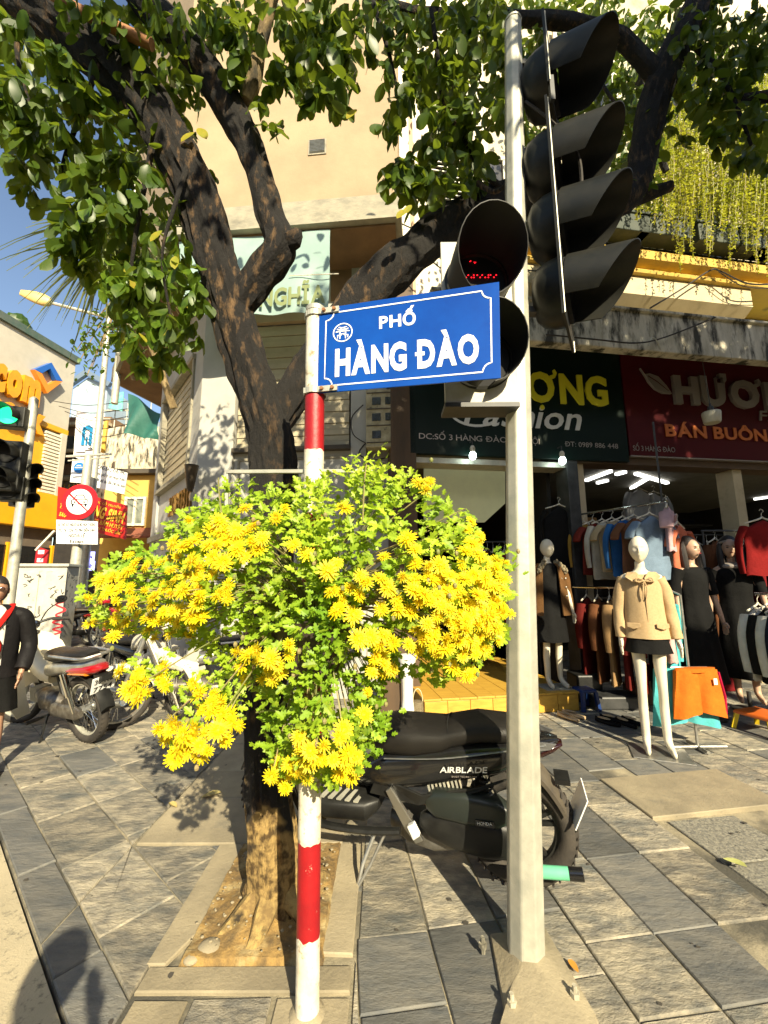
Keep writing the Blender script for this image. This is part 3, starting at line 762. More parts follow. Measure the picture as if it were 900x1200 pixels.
# awning
mb = MB()
fz = [S.px(625, 402, .7)[1], S.px(900, 418, .7)[1], S.px(740, 360, .7)[1]]
fb, ft = 4.24, 4.80
prof = [(.70, fb), (.70, ft-.04), (.735, ft-.04), (.735, ft), (-.3, ft+.05), (-.3, ft-.12), (.56, ft-.14), (.56, fb)]
mb.rings([[S.at(a, n, z) for n, z in prof] for a in (.46+i*.3 for i in range(31))]); mb.build('concrete_awning', K['stained'], bevel=.01, **Q_)
# balcony: coved soffit, fascia, yellow mouldings
b0, b1 = S.px(748, 345, .4)[0]-1.9, 5.35
cove = [(.40, 5.55), (.40, 5.27)]+[(.40-.75*(k/8.0), 5.27-.34*sin(k/8.0*pi/2)) for k in range(1, 9)]+[(-.36, 4.93), (-.36, 5.55)]
mb = MB(); mb.rings([[S.at(a, n, z) for n, z in cove] for a in (b0, b1)]); mb.build('balcony_cove', K['cream_trim'], smooth=True, auto=30, **Q_)
ymo = [(.41, 5.553), (.46, 5.56), (.47, 5.60), (.43, 5.62), (.42, 5.66), (.47, 5.69), (.53, 5.72), (.53, 5.84), (.50, 5.88), (-.3, 5.88), (-.3, 5.553)]
mb = MB(); mb.rings([[S.at(a, n, z) for n, z in ymo] for a in (b0-.04, b1+3.5)]); mb.build('balcony_moulding', K['yellow_trim'], **Q_)
# teal corrugated panel right of the cove
for i in range(40):
    mb = MB(); a = b1+.05+i*.09; mb.ext([S.at(a, -.2, 4.86), S.at(a+.045, -.16, 4.86), S.at(a+.088, -.2, 4.86), S.at(a+.045, -.22, 4.86)], (0,0,.66)); mb.build('corrugated_panel', mat('teal_metal', (.10,.25,.22), (.14,.3,.26), rough=.5), **Q_)
# balcony railing (iron) and planters
rl = MB()
for z in (5.98, 6.16, 6.55): S.box(rl, b0, b1+3.4, .38, .41, z, z+.03)
rail = rl.build('balcony_railing', K['iron'], **Q_)
for i in range(60):
    a = b0+.12*i
    mb = MB(); S.box(mb, a, a+.018, .385, .405, 5.885, 6.55); mb.build('baluster', K['iron'], parent=rail, world=True)
for i, (px, w_) in enumerate(((735, .55), (775, .8), (835, .65), (880, .6), (905, .7))):
    a = S.px(px, 285, .55)[0]; mb = MB(); S.box(mb, a-w_/2, a+w_/2, .42, .66, 6.0, 6.26); S.box(mb, a-w_/2-.02, a+w_/2+.02, .40, .68, 6.26, 6.30)
    t_ = mb.build('planter_box', mat('planter_dark', (.03,.045,.035), (.07,.08,.06), rough=.7), bevel=.01)
    tag(t_, ['dark planter box at the left end of the balcony railing behind the signal visor', 'long dark planter box on the balcony left of the hanging vines', 'dark planter box hung under the middle of the yellow vines', 'dark planter box under the thickest vines near the right edge', 'dark planter box at the right edge of the photo on the balcony'][i], 'planter', 'planters on the balcony railing')
# upper windows with white frames
for a, z in ((3.6, 7.2), (5.4, 7.2), (7.2, 7.2), (2.0, 7.2), (3.6, 10.0), (5.4, 10.0), (7.2, 10.0)):
    mb = MB(); S.box(mb, a-.5, a+.5, -.36, -.30, z-.85, z+.75); w0 = mb.build('window', K['black_gloss'], **Q_)
    mb = MB()
    for q in ((a-.56, a-.48, z-.9, z+.8), (a+.48, a+.56, z-.9, z+.8), (a-.03, a+.03, z-.85, z+.75), (a-.48, a+.48, z+.72, z+.8), (a-.48, a+.48, z-.9, z-.82)): S.box(mb, q[0], q[1], -.30, -.26, q[2], q[3])
    mb.build('window_frame', K['white_paint'], parent=w0, world=True)
# shop interior lights: fluorescent battens on the ceiling
for (x0, y0, x1, y1) in ((687, 563, 716, 552), (722, 556, 733, 553), (745, 555, 782, 566), (700, 566, 712, 563), (740, 572, 760, 560), (884, 585, 905, 582)):
    p, q = Pg(x0, y0, 3.12), Pg(x1, y1, 3.12)
    if p.y > 9.7 or q.y > 9.7: p = p*1.0
    mb = MB(); mb.bar(p, q, .06, .04); t_ = mb.build('ceiling_light', K['tube_white'], **Q_)

# green shop sign
gs = thing('green_shop_sign', 'dark green shop sign with yellow and white lettering above the left shopfront', 'shop sign', S.at(1.9, 0, 3.8))
mb = MB(); S.box(mb, .34, 3.44, -.06, .0, 3.0, 4.66); mb.build('sign_board', K['green_sign'], gs, world=True, bevel=.006)
def stext(name, s, px, py, h, m, par, n=0.0, x1=None, **k):
    a, z = S.px(px, py, n); w = None
    if x1 is not None: w = S.px(x1, py, n)[0]-a
    return text(name, s, S.at(a, n, z), S.u, (0,0,1), h, m, par, w=w, **k)
def hpx(x, y0, y1, n=0.0): return S.px(x, y0, n)[1]-S.px(x, y1, n)[1]
stext('lettering', 'PHƯỢNG', 533, 464, hpx(660, 429, 461), K['letter_yellow'], gs, bold=.035, depth=.025, x1=711, lift=.003)
stext('lettering', 'Fashion', 543, 497, hpx(560, 466, 494), K['letter_white'], gs, bold=.012, depth=.015, slant=.3, x1=678, lift=.003)
stext('lettering', 'DC:SỐ 3 HÀNG ĐÀO HÀ NỘI', 491, 514, .075, K['letter_silver'], gs, x1=632, depth=.003)
stext('lettering', 'ĐT: 0989 886 448', 662, 523, .07, K['letter_silver'], gs, x1=724, depth=.003)
# swoosh under the word
sw = MB(); a0_, z0_ = S.px(556, 484); sp = [(a0_+.34*cos(t), z0_+.02-.20*sin(t)) for t in [pi*k/14 for k in range(0, 15)]]
v2, f2 = quadstrip(sp, .035); sw.add([S.at(x, .012, z) for x, z in v2], f2); sw.build('swoosh', K['letter_white'], gs, world=True)
# bulbs under sign
for i, (px, py, lab) in enumerate(((554, 534, 'glowing greenish white bulb under the green sign, left of the grey pole'), (659, 540, 'glowing greenish white bulb under the green sign, right of the grey pole'))):
    a, z = S.px(px, py, .1); bl = thing('bulb_lamp', lab, 'lamp', S.at(a, .1, z), group='bulbs under the green sign')
    mb = MB(); mb.ell((0,0,0), (.045, .045, .055)); mb.build('bulb', K['lamp_white'], bl, smooth=True)
    mb = MB(); mb.lathe([(.03, .045), (.034, .10), (.02, .13)], n=12); mb.build('bulb_socket', K['white_paint'], bl, smooth=True)
    mb = MB(); mb.tube([(0,0,.12), (0,0,.2)]+[tuple(-S.nn*.09+V((0,0,.2)))], .008, 6); mb.build('bulb_arm', K['iron'], bl)

# maroon sign
ms = thing('maroon_shop_sign', 'maroon shop sign with a silver leaf and raised silver capitals above the right shopfront', 'shop sign', S.at(5, 0, 3.8))
mb = MB(); S.box(mb, 3.46, SR, -.06, .004, 3.10, 4.72); mb.build('sign_board', K['maroon_sign'], ms, world=True, bevel=.006)
mb = MB(); S.box(mb, 3.46, SR, -.05, .012, 3.08, 3.098); mb.build('edge_strip', K['letter_silver'], ms, world=True)
h = hpx(800, 442, 471)
stext('lettering', 'HƯƠNG', 789, 472, h, K['letter_silver'], ms, bold=.05, depth=.05, x1=952, n=.01)
stext('lettering', 'FASHION', 889, 493, h*.40, K['letter_silver'], ms, depth=.02, slant=.2, x1=975, n=.01)
stext('lettering', 'BÁN BUÔN - BÁN LẺ', 780, 511, h*.45, K['letter_orange'], ms, bold=.03, depth=.012, x1=990, n=.01)
stext('lettering', 'SỐ 3 HÀNG ĐÀO', 742, 528, .075, K['letter_silver'], ms, depth=.003, x1=791, n=.006)
lf = MB(); a, z = S.px(766, 448); P2 = [(-.30,.20),(-.22,.10),(-.12,.12),(.05,.08),(.20,-.06),(.30,-.20),(.12,-.20),(-.04,-.14),(-.16,-.02),(-.20,.06)]
P2 = [(x*.78, y*.9) for x, y in P2]
S.poly(lf, [(a+x, z+y) for x, y in P2], .012, .05); lf.build('leaf_emblem', K['letter_silver'], ms, world=True, bevel=.01)
v2, f2 = quadstrip([(a-.14, z+.06), (a+.0, z-.02), (a+.17, z-.15)], .014); lf = MB(); lf.add([S.at(x, .062, z_) for x, z_ in v2], f2); lf.build('leaf_vein', K['maroon_sign'], ms, world=True)
# lamp hanging in front of the maroon sign
a, z = S.px(834, 489, .55); hl = thing('hanging_lamp', 'round white lamp hanging on a cord in front of the maroon sign', 'lamp', S.at(a, .55, z))
mb = MB(); mb.lathe([(.0, -.085), (.085, -.08), (.095, -.06), (.105, .05), (.10, .07), (.03, .08), (.0, .08)], n=24); mb.build('lamp_shade', mat('lamp_cream', (.62,.58,.46), (.5,.46,.34), rough=.5), hl, smooth=True)
mb = MB(); mb.lathe([(.035, .078), (.035, .14), (.012, .16), (.012, .19), (0, .19)], n=12); mb.build('lamp_cap', K['iron'], hl, smooth=True)
mb = MB(); mb.tube(path([(0,0,.18), (-.01,0,.5), (-.02,.0,4.245-z)], 5), .005, 5); mb.build('cord', K['iron'], hl)
for i, (pts, lab) in enumerate((([(470, 262, .3), (560, 300, .5), (640, 318, .5), (740, 300, .6)], 'black cable sagging from the pale pilaster to the left end of the balcony'),
    ([(470, 275, .3), (540, 330, .45), (620, 352, .6), (700, 350, .72)], 'second black cable sagging lower behind the signal heads'),
    ([(385, 385, .25), (430, 402, .3), (480, 392, .3), (560, 398, .3)], 'thin cable above the meter box running to the green sign'),
    ([(452, 455, .2), (448, 420, .2), (456, 380, .25), (470, 300, .3)], 'cable rising from the meter box beside the brown pier'))):
    wire('facade_cable', [spx2(*p) for p in pts], .009, K['rubber'], label=lab, cat='cable')
# slack cables along the awning and balcony
def spx(px, py, n): a, z = S.px(px, py, n); return S.at(a, n, z)
wire('awning_cable', [spx(640, 392, .78), spx(700, 398, .78), spx(745, 402, .78), spx(780, 395, .76), spx(838, 372, .76)], .010, K['rubber'], label='dark cable running up across the stained awning face', cat='cable')
wire('balcony_cable', [spx(762, 361, .74), spx(800, 338, .56), spx(832, 317, .56), spx(845, 318, .56), spx(875, 332, .6), spx(905, 333, .6)], .011, K['rubber'], label='dark cable looping from the awning up to the yellow balcony moulding', cat='cable')
wire('balcony_cable', [spx(842, 318, .58), spx(870, 335, .6), spx(905, 338, .6)], .007, K['rubber'], label='thin lower cable beside the looping one at the right end of the balcony', cat='cable')
wire('awning_cable', [spx(760, 405, .76), spx(764, 396, .77), spx(770, 400, .77), spx(774, 410, .74)], .008, K['galv'], label='short loose cable end sticking out under the awning face', cat='cable')
# ---------------------------------------------------------------- LEFT STREET SIDE
BK = PF(Pg(67, 622, 3.4), 8)
BK.o.z = 0
if BK.nn.dot(V((1, -.2, 0))) < 0: BK.nn = -BK.nn
bk = thing('bank_building', 'grey bank building with gold letters, a yellow band and white louvres at the left edge', 'building', BK.at(-2, -2, 0))
D_ = dict(parent=bk, world=True)
def bpx(x, y, n=0.0): return BK.px(x, y, n)
s1 = bpx(80, 500)[0]; zt = 10.6
conc = mat('bank_wall', (.50,.46,.38), (.43,.4,.33), rough=.85, scale=2, bump=.2, bscale=20)
zb = bpx(80, 505)[1]; zy1 = bpx(40, 563)[1]+.0; zy0 = 3.4
mb = MB(); BK.box(mb, -9, s1, -8, 0, zb, zt); mb.build('upper_wall', conc, **D_)
mb = MB(); BK.box(mb, -9, s1, -8, -.12, 0, zb-.01); mb.build('lower_wall', mat('bank_lower', (.10,.08,.06), (.14,.11,.08), rough=.8), **D_)
mb = MB(); BK.box(mb, -9.1, s1+.1, -.1, .12, zt, zt+.28); mb.build('roof_edge', mat('roof_green', (.05,.09,.07), (.09,.11,.09), rough=.7), **D_)
yel = mat('bank_yellow', (.72,.36,.01), (.66,.32,.01), rough=.45, scale=2)
mb = MB(); BK.box(mb, -9, s1-.05, -.11, .25, 3.4, 4.75); mb.build('yellow_band', yel, bevel=.02, **D_)
mb = MB(); BK.box(mb, -9, s1-.02, -.1, .06, zb-.22, zb-.015); mb.build('yellow_trim', yel, **D_)
mb = MB(); BK.box(mb, -9, bpx(52, 560)[0], -.11, .03, 4.76, zb-.6); mb.build('yellow_panel', yel, **D_)
# louvres
l0 = bpx(54, 560)[0]; l1 = bpx(64, 560)[0]
for i in range(18):
    z = 4.8+i*(zb-.3-4.8)/18; mb = MB(); BK.box(mb, l0-.3, l1, -.11, .10, z, z+.09); mb.build('louvre_slat', K['white_paint'], **D_)
mb = MB(); BK.box(mb, l1, s1-.1, -.11, .12, 4.76, zb-.24); mb.build('corner_pier', conc, **D_)
# gold letters
gold = mat('gold_letters', (.72,.33,.01), (.62,.26,.01), rough=.35, scale=3)
def btext(s, px, py, px1, py1, cap, dep=.22):
    a, z = bpx(px, py); a1 = bpx(px1, py1)[0]
    return text('letter_row', s, BK.at(a, .02, z), BK.u, (0,0,1), cap, gold, bk, w=a1-a, bold=.06, depth=dep, gap=.05)
za = bpx(0, 452)[1]
btext('com', -16, 452, 39, 480, 1.25); btext('bank', -22, 485, 46, 510, .95)
# diamond emblem: blue top, orange below, pale core
em = [bpx(x, y, .2) for x, y in ((40, 433), (60, 425), (73, 447), (55, 461))]
cx = sum(p[0] for p in em)/4; cz = sum(p[1] for p in em)/4
blu = mat('emblem_blue', (.02,.11,.42), rough=.3); org = mat('emblem_orange', (.75,.24,.02), rough=.3)
for pts, m_ in (((em[0], em[1], em[2], (cx+.30, cz), (cx, cz+.35), (cx-.3, cz)), blu), ((em[0], (cx-.3, cz-.02), (cx, cz-.35), (cx+.30, cz-.02), em[2], em[3]), org)):
    mb = MB(); BK.poly(mb, pts, .02, .22); mb.build('emblem_part', m_, **D_)
mb = MB(); mb.ell(BK.at(-.6-1.0, -.6, zt+.5), (.5,.4,.45)); o = rock('roof_plants', BK.at(bpx(31, 385)[0], -.5, zt+.45), (.45,.4,.4), K['leaf_dark'], 4, 'small clump of plants on the roof edge of the grey bank building', 'plant')
# ground floor under the band: doors and small signs
for a in (-6.2, -4.4, -2.6, -.9):
    mb = MB(); BK.box(mb, a-.75, a+.75, -.11, -.05, 0, 2.7); d_ = mb.build('shopfront', K['black_gloss'], **D_)
    [BK.box(MB(), q_, q_+.09, -.11, .02, 0, 2.8).build('shopfront_frame', yel, parent=d_, world=True) for q_ in (a-.85, a+.76)]

# stained party wall and houses between bank and corner building
def house(name, lab, quad_px, y, m_, depth=3.0, cat='building'):
    p = [Py(px, py, y) for px, py in quad_px]; o = thing(name, lab, cat, (p[0].x, y, 0)); mb = MB(); mb.ext(p, (0, depth, 0)); mb.build('wall', m_, o, world=True); return o
yh = 15.0
def z_at(px, py, y): return Py(px, py, y).z
# yellow house
x0, x1 = Py(128, 620, yh).x, Py(184, 620, yh).x
zt_ = z_at(150, 557, yh)
yho = thing('yellow_house', 'yellow house with a white framed window behind the red signboard', 'building', ((x0+x1)/2, yh, 0))
mb = MB(); mb.box(((x0+x1)/2+.5, yh+2, zt_/2), (x1-x0+1.6, 4, zt_)); mb.build('wall', mat('house_yellow', (.62,.42,.10), (.5,.33,.08), rough=.85, scale=2), yho, world=True)
mb = MB(); mb.box(((x0+x1)/2+.5, yh+1.9, zt_+.09), (x1-x0+1.8, 4.4, .16)); mb.build('roof_edge', K['dark_wall'], yho, world=True)
wx0, wx1 = Py(148, 600, yh).x, Py(170, 600, yh).x; wz0, wz1 = z_at(158, 615, yh), z_at(158, 584, yh)
mb = MB(); mb.box(((wx0+wx1)/2, yh-.02, (wz0+wz1)/2), (wx1-wx0, .05, wz1-wz0)); wi = mb.build('window', mat('curtain_glass', (.25,.27,.22), (.12,.14,.12), rough=.2, scale=5), yho, world=True)
mb = MB()
for x in (wx0, (wx0+wx1)/2, wx1): mb.box((x, yh-.06, (wz0+wz1)/2), (.09, .08, wz1-wz0+.1))
for z in (wz0, wz1): mb.box(((wx0+wx1)/2, yh-.06, z), (wx1-wx0, .07, .08))
mb.build('window_frame', K['white_paint'], wi, world=True)
mb = MB(); z = z_at(160, 622, yh); mb.ext([V((x0, yh-.9, z-.35)), V((x1+1, yh-.9, z-.35)), V((x1+1, yh, z+.05)), V((x0, yh, z+.05))], (0,0,.06)); mb.build('porch_roof', mat('porch_red', (.28,.09,.05), (.2,.07,.04), rough=.8, scale=8), yho, world=True)
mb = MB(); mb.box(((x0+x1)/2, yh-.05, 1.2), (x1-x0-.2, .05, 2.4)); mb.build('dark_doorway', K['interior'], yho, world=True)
# grey stained wall above and behind
yw = 17.2
px_ = [(112, 560), (112, 505), (140, 500), (190, 500), (215, 520), (215, 600)]
sw_ = thing('stained_house', 'old house with a blotched grey and cream side wall above the yellow house', 'building', (-11, yw, 0))
mb = MB(); p = [Py(x, y, yw) for x, y in px_]; p[0].z = 0; p[-1].z = 0; mb.ext(p, (0, 5, 0)); mb.build('wall', K['stained'], sw_, world=True)
for i in range(5):
    q = Py(118+i*14, 497-i*0.5, yw); mb = MB(); mb.cyl(V((q.x, yw+.1, q.z-.3)), V((q.x, yw+.1, q.z+.95)), .025); mb.build('roof_post', K['galv'], sw_, world=True)
mb = MB(); a, b = Py(115, 480, yw), Py(160, 480, yw); mb.bar(V((a.x, yw+.1, a.z)), V((b.x, yw+.1, b.z)), .05)
a, b = Py(115, 490, yw), Py(160, 490, yw); mb.bar(V((a.x, yw+.1, a.z)), V((b.x, yw+.1, b.z)), .05); mb.build('roof_rail', K['galv'], sw_, world=True)
# blue gabled house further back
yb = 24.0
bh = thing('blue_gabled_house', 'distant pale blue house with a low gable behind the lamp post', 'building', (-17, yb, 0))
pts = [Py(x, y, yb) for x, y in ((86, 455), (104, 442), (126, 453), (128, 475), (86, 475))]; pts[3].z = 0; pts[4].z = 0
mb = MB(); mb.ext(pts, (0, 6, 0)); mb.build('wall', mat('pale_blue', (.36,.45,.52), (.3,.38,.45), rough=.8, scale=2), bh, world=True)
mb = MB(); mb.bar(pts[0]+V((-.3,-.2,0)), pts[1]+V((0,-.2,.2)), .25, .3); mb.bar(pts[1]+V((0,-.2,.2)), pts[2]+V((.3,-.2,0)), .25, .3); mb.build('roof_edge', mat('slate_blue', (.12,.17,.24), rough=.7), bh, world=True)
# cluttered old building between bank and stained house
yo = 18.5
ob = thing('old_brown_house', 'old brown house front squeezed between the bank and the stained house', 'building', (-14, yo, 0))
xa, xb = Py(76, 560, yo).x, Py(118, 560, yo).x
for i, (z0_, z1_, c_) in enumerate(((0, 3.4, 'dark_wall'), (3.42, 6.2, 'band'), (6.22, 9.0, 'soffit'))):
    mb = MB(); mb.box(((xa+xb)/2, yo+2, (z0_+z1_)/2), (xb-xa+.4, 4, z1_-z0_)); mb.build('storey_wall', K[c_], ob, world=True)
for i in range(5):
    mb = MB(); mb.box(((xa+xb)/2, yo-.1, 3.4+i*1.3), (xb-xa+.5, .3, .14)); mb.build('balcony_ledge', K['cream_trim'], ob, world=True)
for i in range(9):
    x = xa+(xb-xa)*i/8; mb = MB(); mb.box((x, yo-.24, 5.2), (.04, .04, 1.0)); mb.build('balcony_bar', K['yellow_trim'], ob, world=True)
for (x_, z_) in ((-14.4, 4.6), (-13.2, 4.6), (-14.4, 7.4), (-13.2, 7.4)):
    mb = MB(); mb.box((x_, yo-.02, z_), (.7, .08, 1.3)); mb.build('window', K['black_gloss'], ob, world=True)
# bank banner (white with blue arch)
yv = 14.2
def board(name, lab, cat, px4, y, m_, th=.06, edge=None):
    p = [Py(x, yy, y) for x, yy in px4]; o = thing(name, lab, cat, sum(p, V((0,0,0)))/4); mb = MB(); mb.ext(p, (0, th, 0)); mb.build('panel', m_, o, world=True)
    ux = (p[1]-p[0]).normalized(); uy = V((0,0,1)); return o, p, ux
o, p, ux = board('arch_banner', 'upright white banner with a blue arch emblem beside the lamp post', 'banner', ((86, 535), (111, 545), (117, 493), (90, 478)), yv, K['sign_white'])
ab = MB(); q0 = Py(95, 522, yv-.02); q1 = Py(107, 522, yv-.02); w_ = q1.x-q0.x; h_ = z_at(100, 498, yv)-q0.z
for pts in (((0,0),(.28,0),(.28,.85),(0,.75)), ((0,.75),(.28,.75),(.72,.75),(1,.75),(1,.85),(.6,1.0),(0,.85)), ((.72,0),(1,0),(1,.75),(.72,.75)), ((.42,0),(.58,0),(.58,.4),(.42,.4))):
    ab.ext([q0+V((a*w_, 0, b*h_)) for a, b in pts], (0, -.02, 0))
ab.build('arch_emblem', mat('arch_blue', (.01,.20,.42), rough=.4), o, world=True)
mb = MB(); r_ = random.Random(5)
for i in range(14):
    a = Py(94+r_.random()*20, 525+r_.random()*10, yv-.03); mb.box(a, (r_.uniform(.1,.35), .01, .03))
mb.build('small_print', mat('grey_print', (.12,.12,.14), rough=.6), o, world=True)
o, p, ux = board('teal_canopy_sheet', 'bright teal plastic sheet strung on poles above the stained house', 'sheet', ((127, 478), (143, 482), (145, 459), (131, 461)), 16.8, mat('teal_sheet', (.02,.42,.38), (.3,.6,.55), rough=.5, scale=1.2), .03)
o, p, ux = board('cream_balcony_frame', 'thin cream balcony frame standing beside the arch banner', 'frame', ((118, 530), (122, 531), (126, 492), (122, 494)), 15.4, K['yellow_trim'], .08)
o, p, ux = board('blue_disc_notice', 'small white notice with a blue disc left of the sign pole top', 'notice', ((82, 565), (98, 566), (100, 540), (85, 538)), 11.2, K['sign_white'], .03)
c = Py(92.5, 548, 11.16); mb = MB(); mb.cyl(c, c+V((0,.03,0)), .15, n=24); mb.build('disc', mat('disc_blue', (.01,.16,.5), rough=.4), o, world=True)
mb = MB(); mb.box(c+V((0,-.01,0)), (.2,.012,.03)); mb.box(c+V((0,-.01,.06)), (.12,.012,.02)); mb.build('disc_print', K['sign_white'], o, world=True)
o, p, ux = board('white_notice_board', 'white notice board with lines of black print above the red signboard', 'notice', ((104, 569), (145, 579), (149, 554), (106, 541)), 12.6, K['sign_white'], .04)
sl = (p[1]-p[0]).normalized()
for i, (sx, row_) in enumerate(((0.04, 'THÔNG BÁO KHU PHỐ'), (.02, 'Tuyến phố đi bộ Hoàn Kiếm'), (.05, 'Từ 19h thứ sáu đến 24h chủ nhật'))):
    t = .78-.26*i; q = p[0].lerp(p[3], t)+sl*.12+V((0,-.01,0))
    text('print_line', row_, q, sl, (0,0,1), .10 if i else .14, K['black_plastic'], o, w=1.05, depth=.002)
# red signboard
RB = [(66, 612), (146, 632), (148, 592), (68, 570)]
o, p, ux = board('red_signboard', 'red signboard with yellow capitals behind the round traffic sign', 'shop sign', RB, 12.8, mat('board_red', (.42,.012,.008), (.36,.01,.008), rough=.45), .08)
ly = mat('board_yellow', (.8,.45,.04), rough=.5)
sl = (p[1]-p[0]).normalized()
def rbt(s, t0, t1, up, h, m_=ly, b=.04):
    q = p[0].lerp(p[1], t0)+(p[3]-p[0])*up+V((0,-.012,0)); return text('lettering', s, q, sl, (0,0,1), h, m_, o, w=(p[1]-p[0]).length*(t1-t0), bold=b, depth=.01)
rbt('DƯỠNG SINH', .28, .97, .42, .34); rbt('Y HỌC CỔ TRUYỀN', .50, .93, .80, .07, b=0); rbt('XOA BÓP BẤM HUYỆT', .34, .97, .24, .12, b=.01); rbt('NGÂM CHÂN THUỐC BẮC', .34, .95, .09, .09, b=.0)
rbt('TẨM', .04, .16, .42, .14); rbt('SAO', .04, .14, .20, .12)
# ground floor clutter under: lit small screens, red poster
for i, (px, py, t_) in enumerate(((104, 652, 'TIN'), (104, 663, 'XANH'))):
    q = Py(px, py, 11.6); t0 = tag(MB().box(q, (.30, .05, .26)).build('lit_sign', K['screen']), ['upper of two small glowing violet signs under the red signboard', 'lower of two small glowing violet signs under the red signboard'][i], 'lit sign', 'small glowing signs in the dark shopfront')
    text('lettering', t_, q+V((-.12,-.026,-.06)), (1,0,0), (0,0,1), .12, K['black_plastic'], t0, w=.24, depth=.004, bold=.02)
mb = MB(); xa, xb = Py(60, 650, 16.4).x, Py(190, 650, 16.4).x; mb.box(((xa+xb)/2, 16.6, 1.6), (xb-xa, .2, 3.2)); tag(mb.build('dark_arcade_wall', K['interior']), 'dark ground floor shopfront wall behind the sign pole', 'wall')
o, p, ux = board('red_white_poster', 'dark red poster with white blocks of print beside the grey cabinet', 'poster', ((40, 662), (54, 662), (57, 645), (43, 640)), 11.9, mat('poster_red', (.35,.01,.02), rough=.5), .03)
for k_ in (.25, .68): mb = MB(); q = p[0].lerp(p[3], k_)+V((.16, -.01, 0)); mb.box(q, (.17,.01,.11)); mb.build('print_block', K['sign_white'], o, world=True)
mb = MB(); a = Py(42, 645, 11.5); b = Py(64, 622, 11.5); mb.bar(a, b, .05); mb.build('awning_arm', K['white_paint'], bk, world=True)

# utility cabinet
cabp = Pg(55, 742, 0); yc = 8.6
cbx = thing('utility_cabinet', 'scribbled grey steel utility cabinet standing behind the man at the left', 'cabinet', (Py(46, 700, yc).x, yc, 0), rotz=radians(16))
wct = (Py(70, 690, yc).x-Py(18, 690, yc).x)
hct = z_at(45, 664, yc)
cm_ = mat('cabinet_grey', (.50,.49,.42), (.42,.40,.34), rough=.6, scale=5, c3=(.2,.19,.16), scale3=9, mix3=(.62,.75))
mb = MB(); mb.box((0, .3, hct/2), (wct*.95, .6, hct)); mb.build('cabinet_body', cm_, cbx, bevel=.015)
mb = MB(); mb.box((0, .3, hct+.03), (wct*.95+.08, .7, .06)); mb.build('cabinet_lid', K['galv'], cbx, bevel=.01)
mb = MB(); mb.box((-.22, -.012, hct*.52), (wct*.4, .02, hct*.86)); mb.box((.26, -.012, hct*.52), (wct*.4, .02, hct*.86)); mb.build('cabinet_door', cm_, cbx, bevel=.004)
mb = MB(); mb.box((.03, -.03, hct*.5), (.02,.03,.14)); mb.build('cabinet_handle', K['steel'], cbx)
r_ = random.Random(8); mb = MB()
for i in range(16):
    x, z = r_.uniform(-.42, .42), r_.uniform(.7, hct-.15); pp = [(x+r_.uniform(-.06,.06), z+r_.uniform(-.06,.06)) for _ in range(4)]
    v2, f2 = quadstrip([(q[0], q[1]) for q in path([(a, b, 0) for a, b in pp], 4)], .012); mb.add([(a, -.0235, b) for a, b in v2], f2)
    x = r_.uniform(.06,.5); pp = [(x+r_.uniform(-.06,.06), z+r_.uniform(-.06,.06)) for _ in range(4)]
    v2, f2 = quadstrip([(q[0], q[1]) for q in path([(a, b, 0) for a, b in pp], 4)], .012); mb.add([(wct*.475+.001, a, b) for a, b in v2], f2)
mb.build('scribbles', K['black_plastic'], cbx)['kind'] = 'stuff'
v2, f2 = quadstrip([(q[0], q[1]) for q in path([(.36,.35,0),(.50,.40,0),(.36,.46,0),(.52,.52,0),(.34,.60,0),(.52,.66,0),(.38,.74,0),(.54,.84,0),(.36,.95,0),(.5,1.0,0)], 6)], .035)
mb = MB(); mb.add([(a-.05, -.0245, b) for a, b in v2], f2); mb.build('red_graffiti', mat('graffiti_red', (.5,.02,.03), rough=.5), cbx)

# street lamp
ys = 11.5
p0 = Py(105, 620, ys); p1 = Py(128, 372, ys); p0 = V((p0.x, ys, 0)); p1 = V((p1.x, ys, p1.z))
sl_ = thing('street_lamp', 'tall grey street lamp with a long arm and yellowish lamp head above the palm', 'street lamp', p0)
mb = MB(); mb.tube([p0, p0.lerp(p1, .5), p1], [.11, .09, .07], 12); mb.build('pole', K['galv'], sl_, smooth=True, world=True)
h_ = Py(60, 355, ys-.5); e_ = Py(150, 374, ys)
mb = MB(); mb.tube(path([tuple(e_), tuple(p1), tuple(h_)], 5), .045, 8); mb.build('arm', K['galv'], sl_, smooth=True, world=True)
t_ = Py(24, 343, ys-.8)
mb = MB(); d = (h_-t_); L_ = d.length; m_ = frame(t_, d, (0,0,1)); r0 = MB()
r0.super([(L_*k, .02, .02+.06*sin(pi*min(k*1.1, 1)*.5+.2), .05+.14*sin(pi*(.12+.8*(1-k)**.7))) for k in (0, .08, .25, .5, .75, .92, 1.0)], n=14); r0.xf(m_)
r0.build('lamp_head', mat('lamp_head_yellow', (.55,.40,.14), (.45,.33,.12), rough=.4), sl_, smooth=True, world=True)

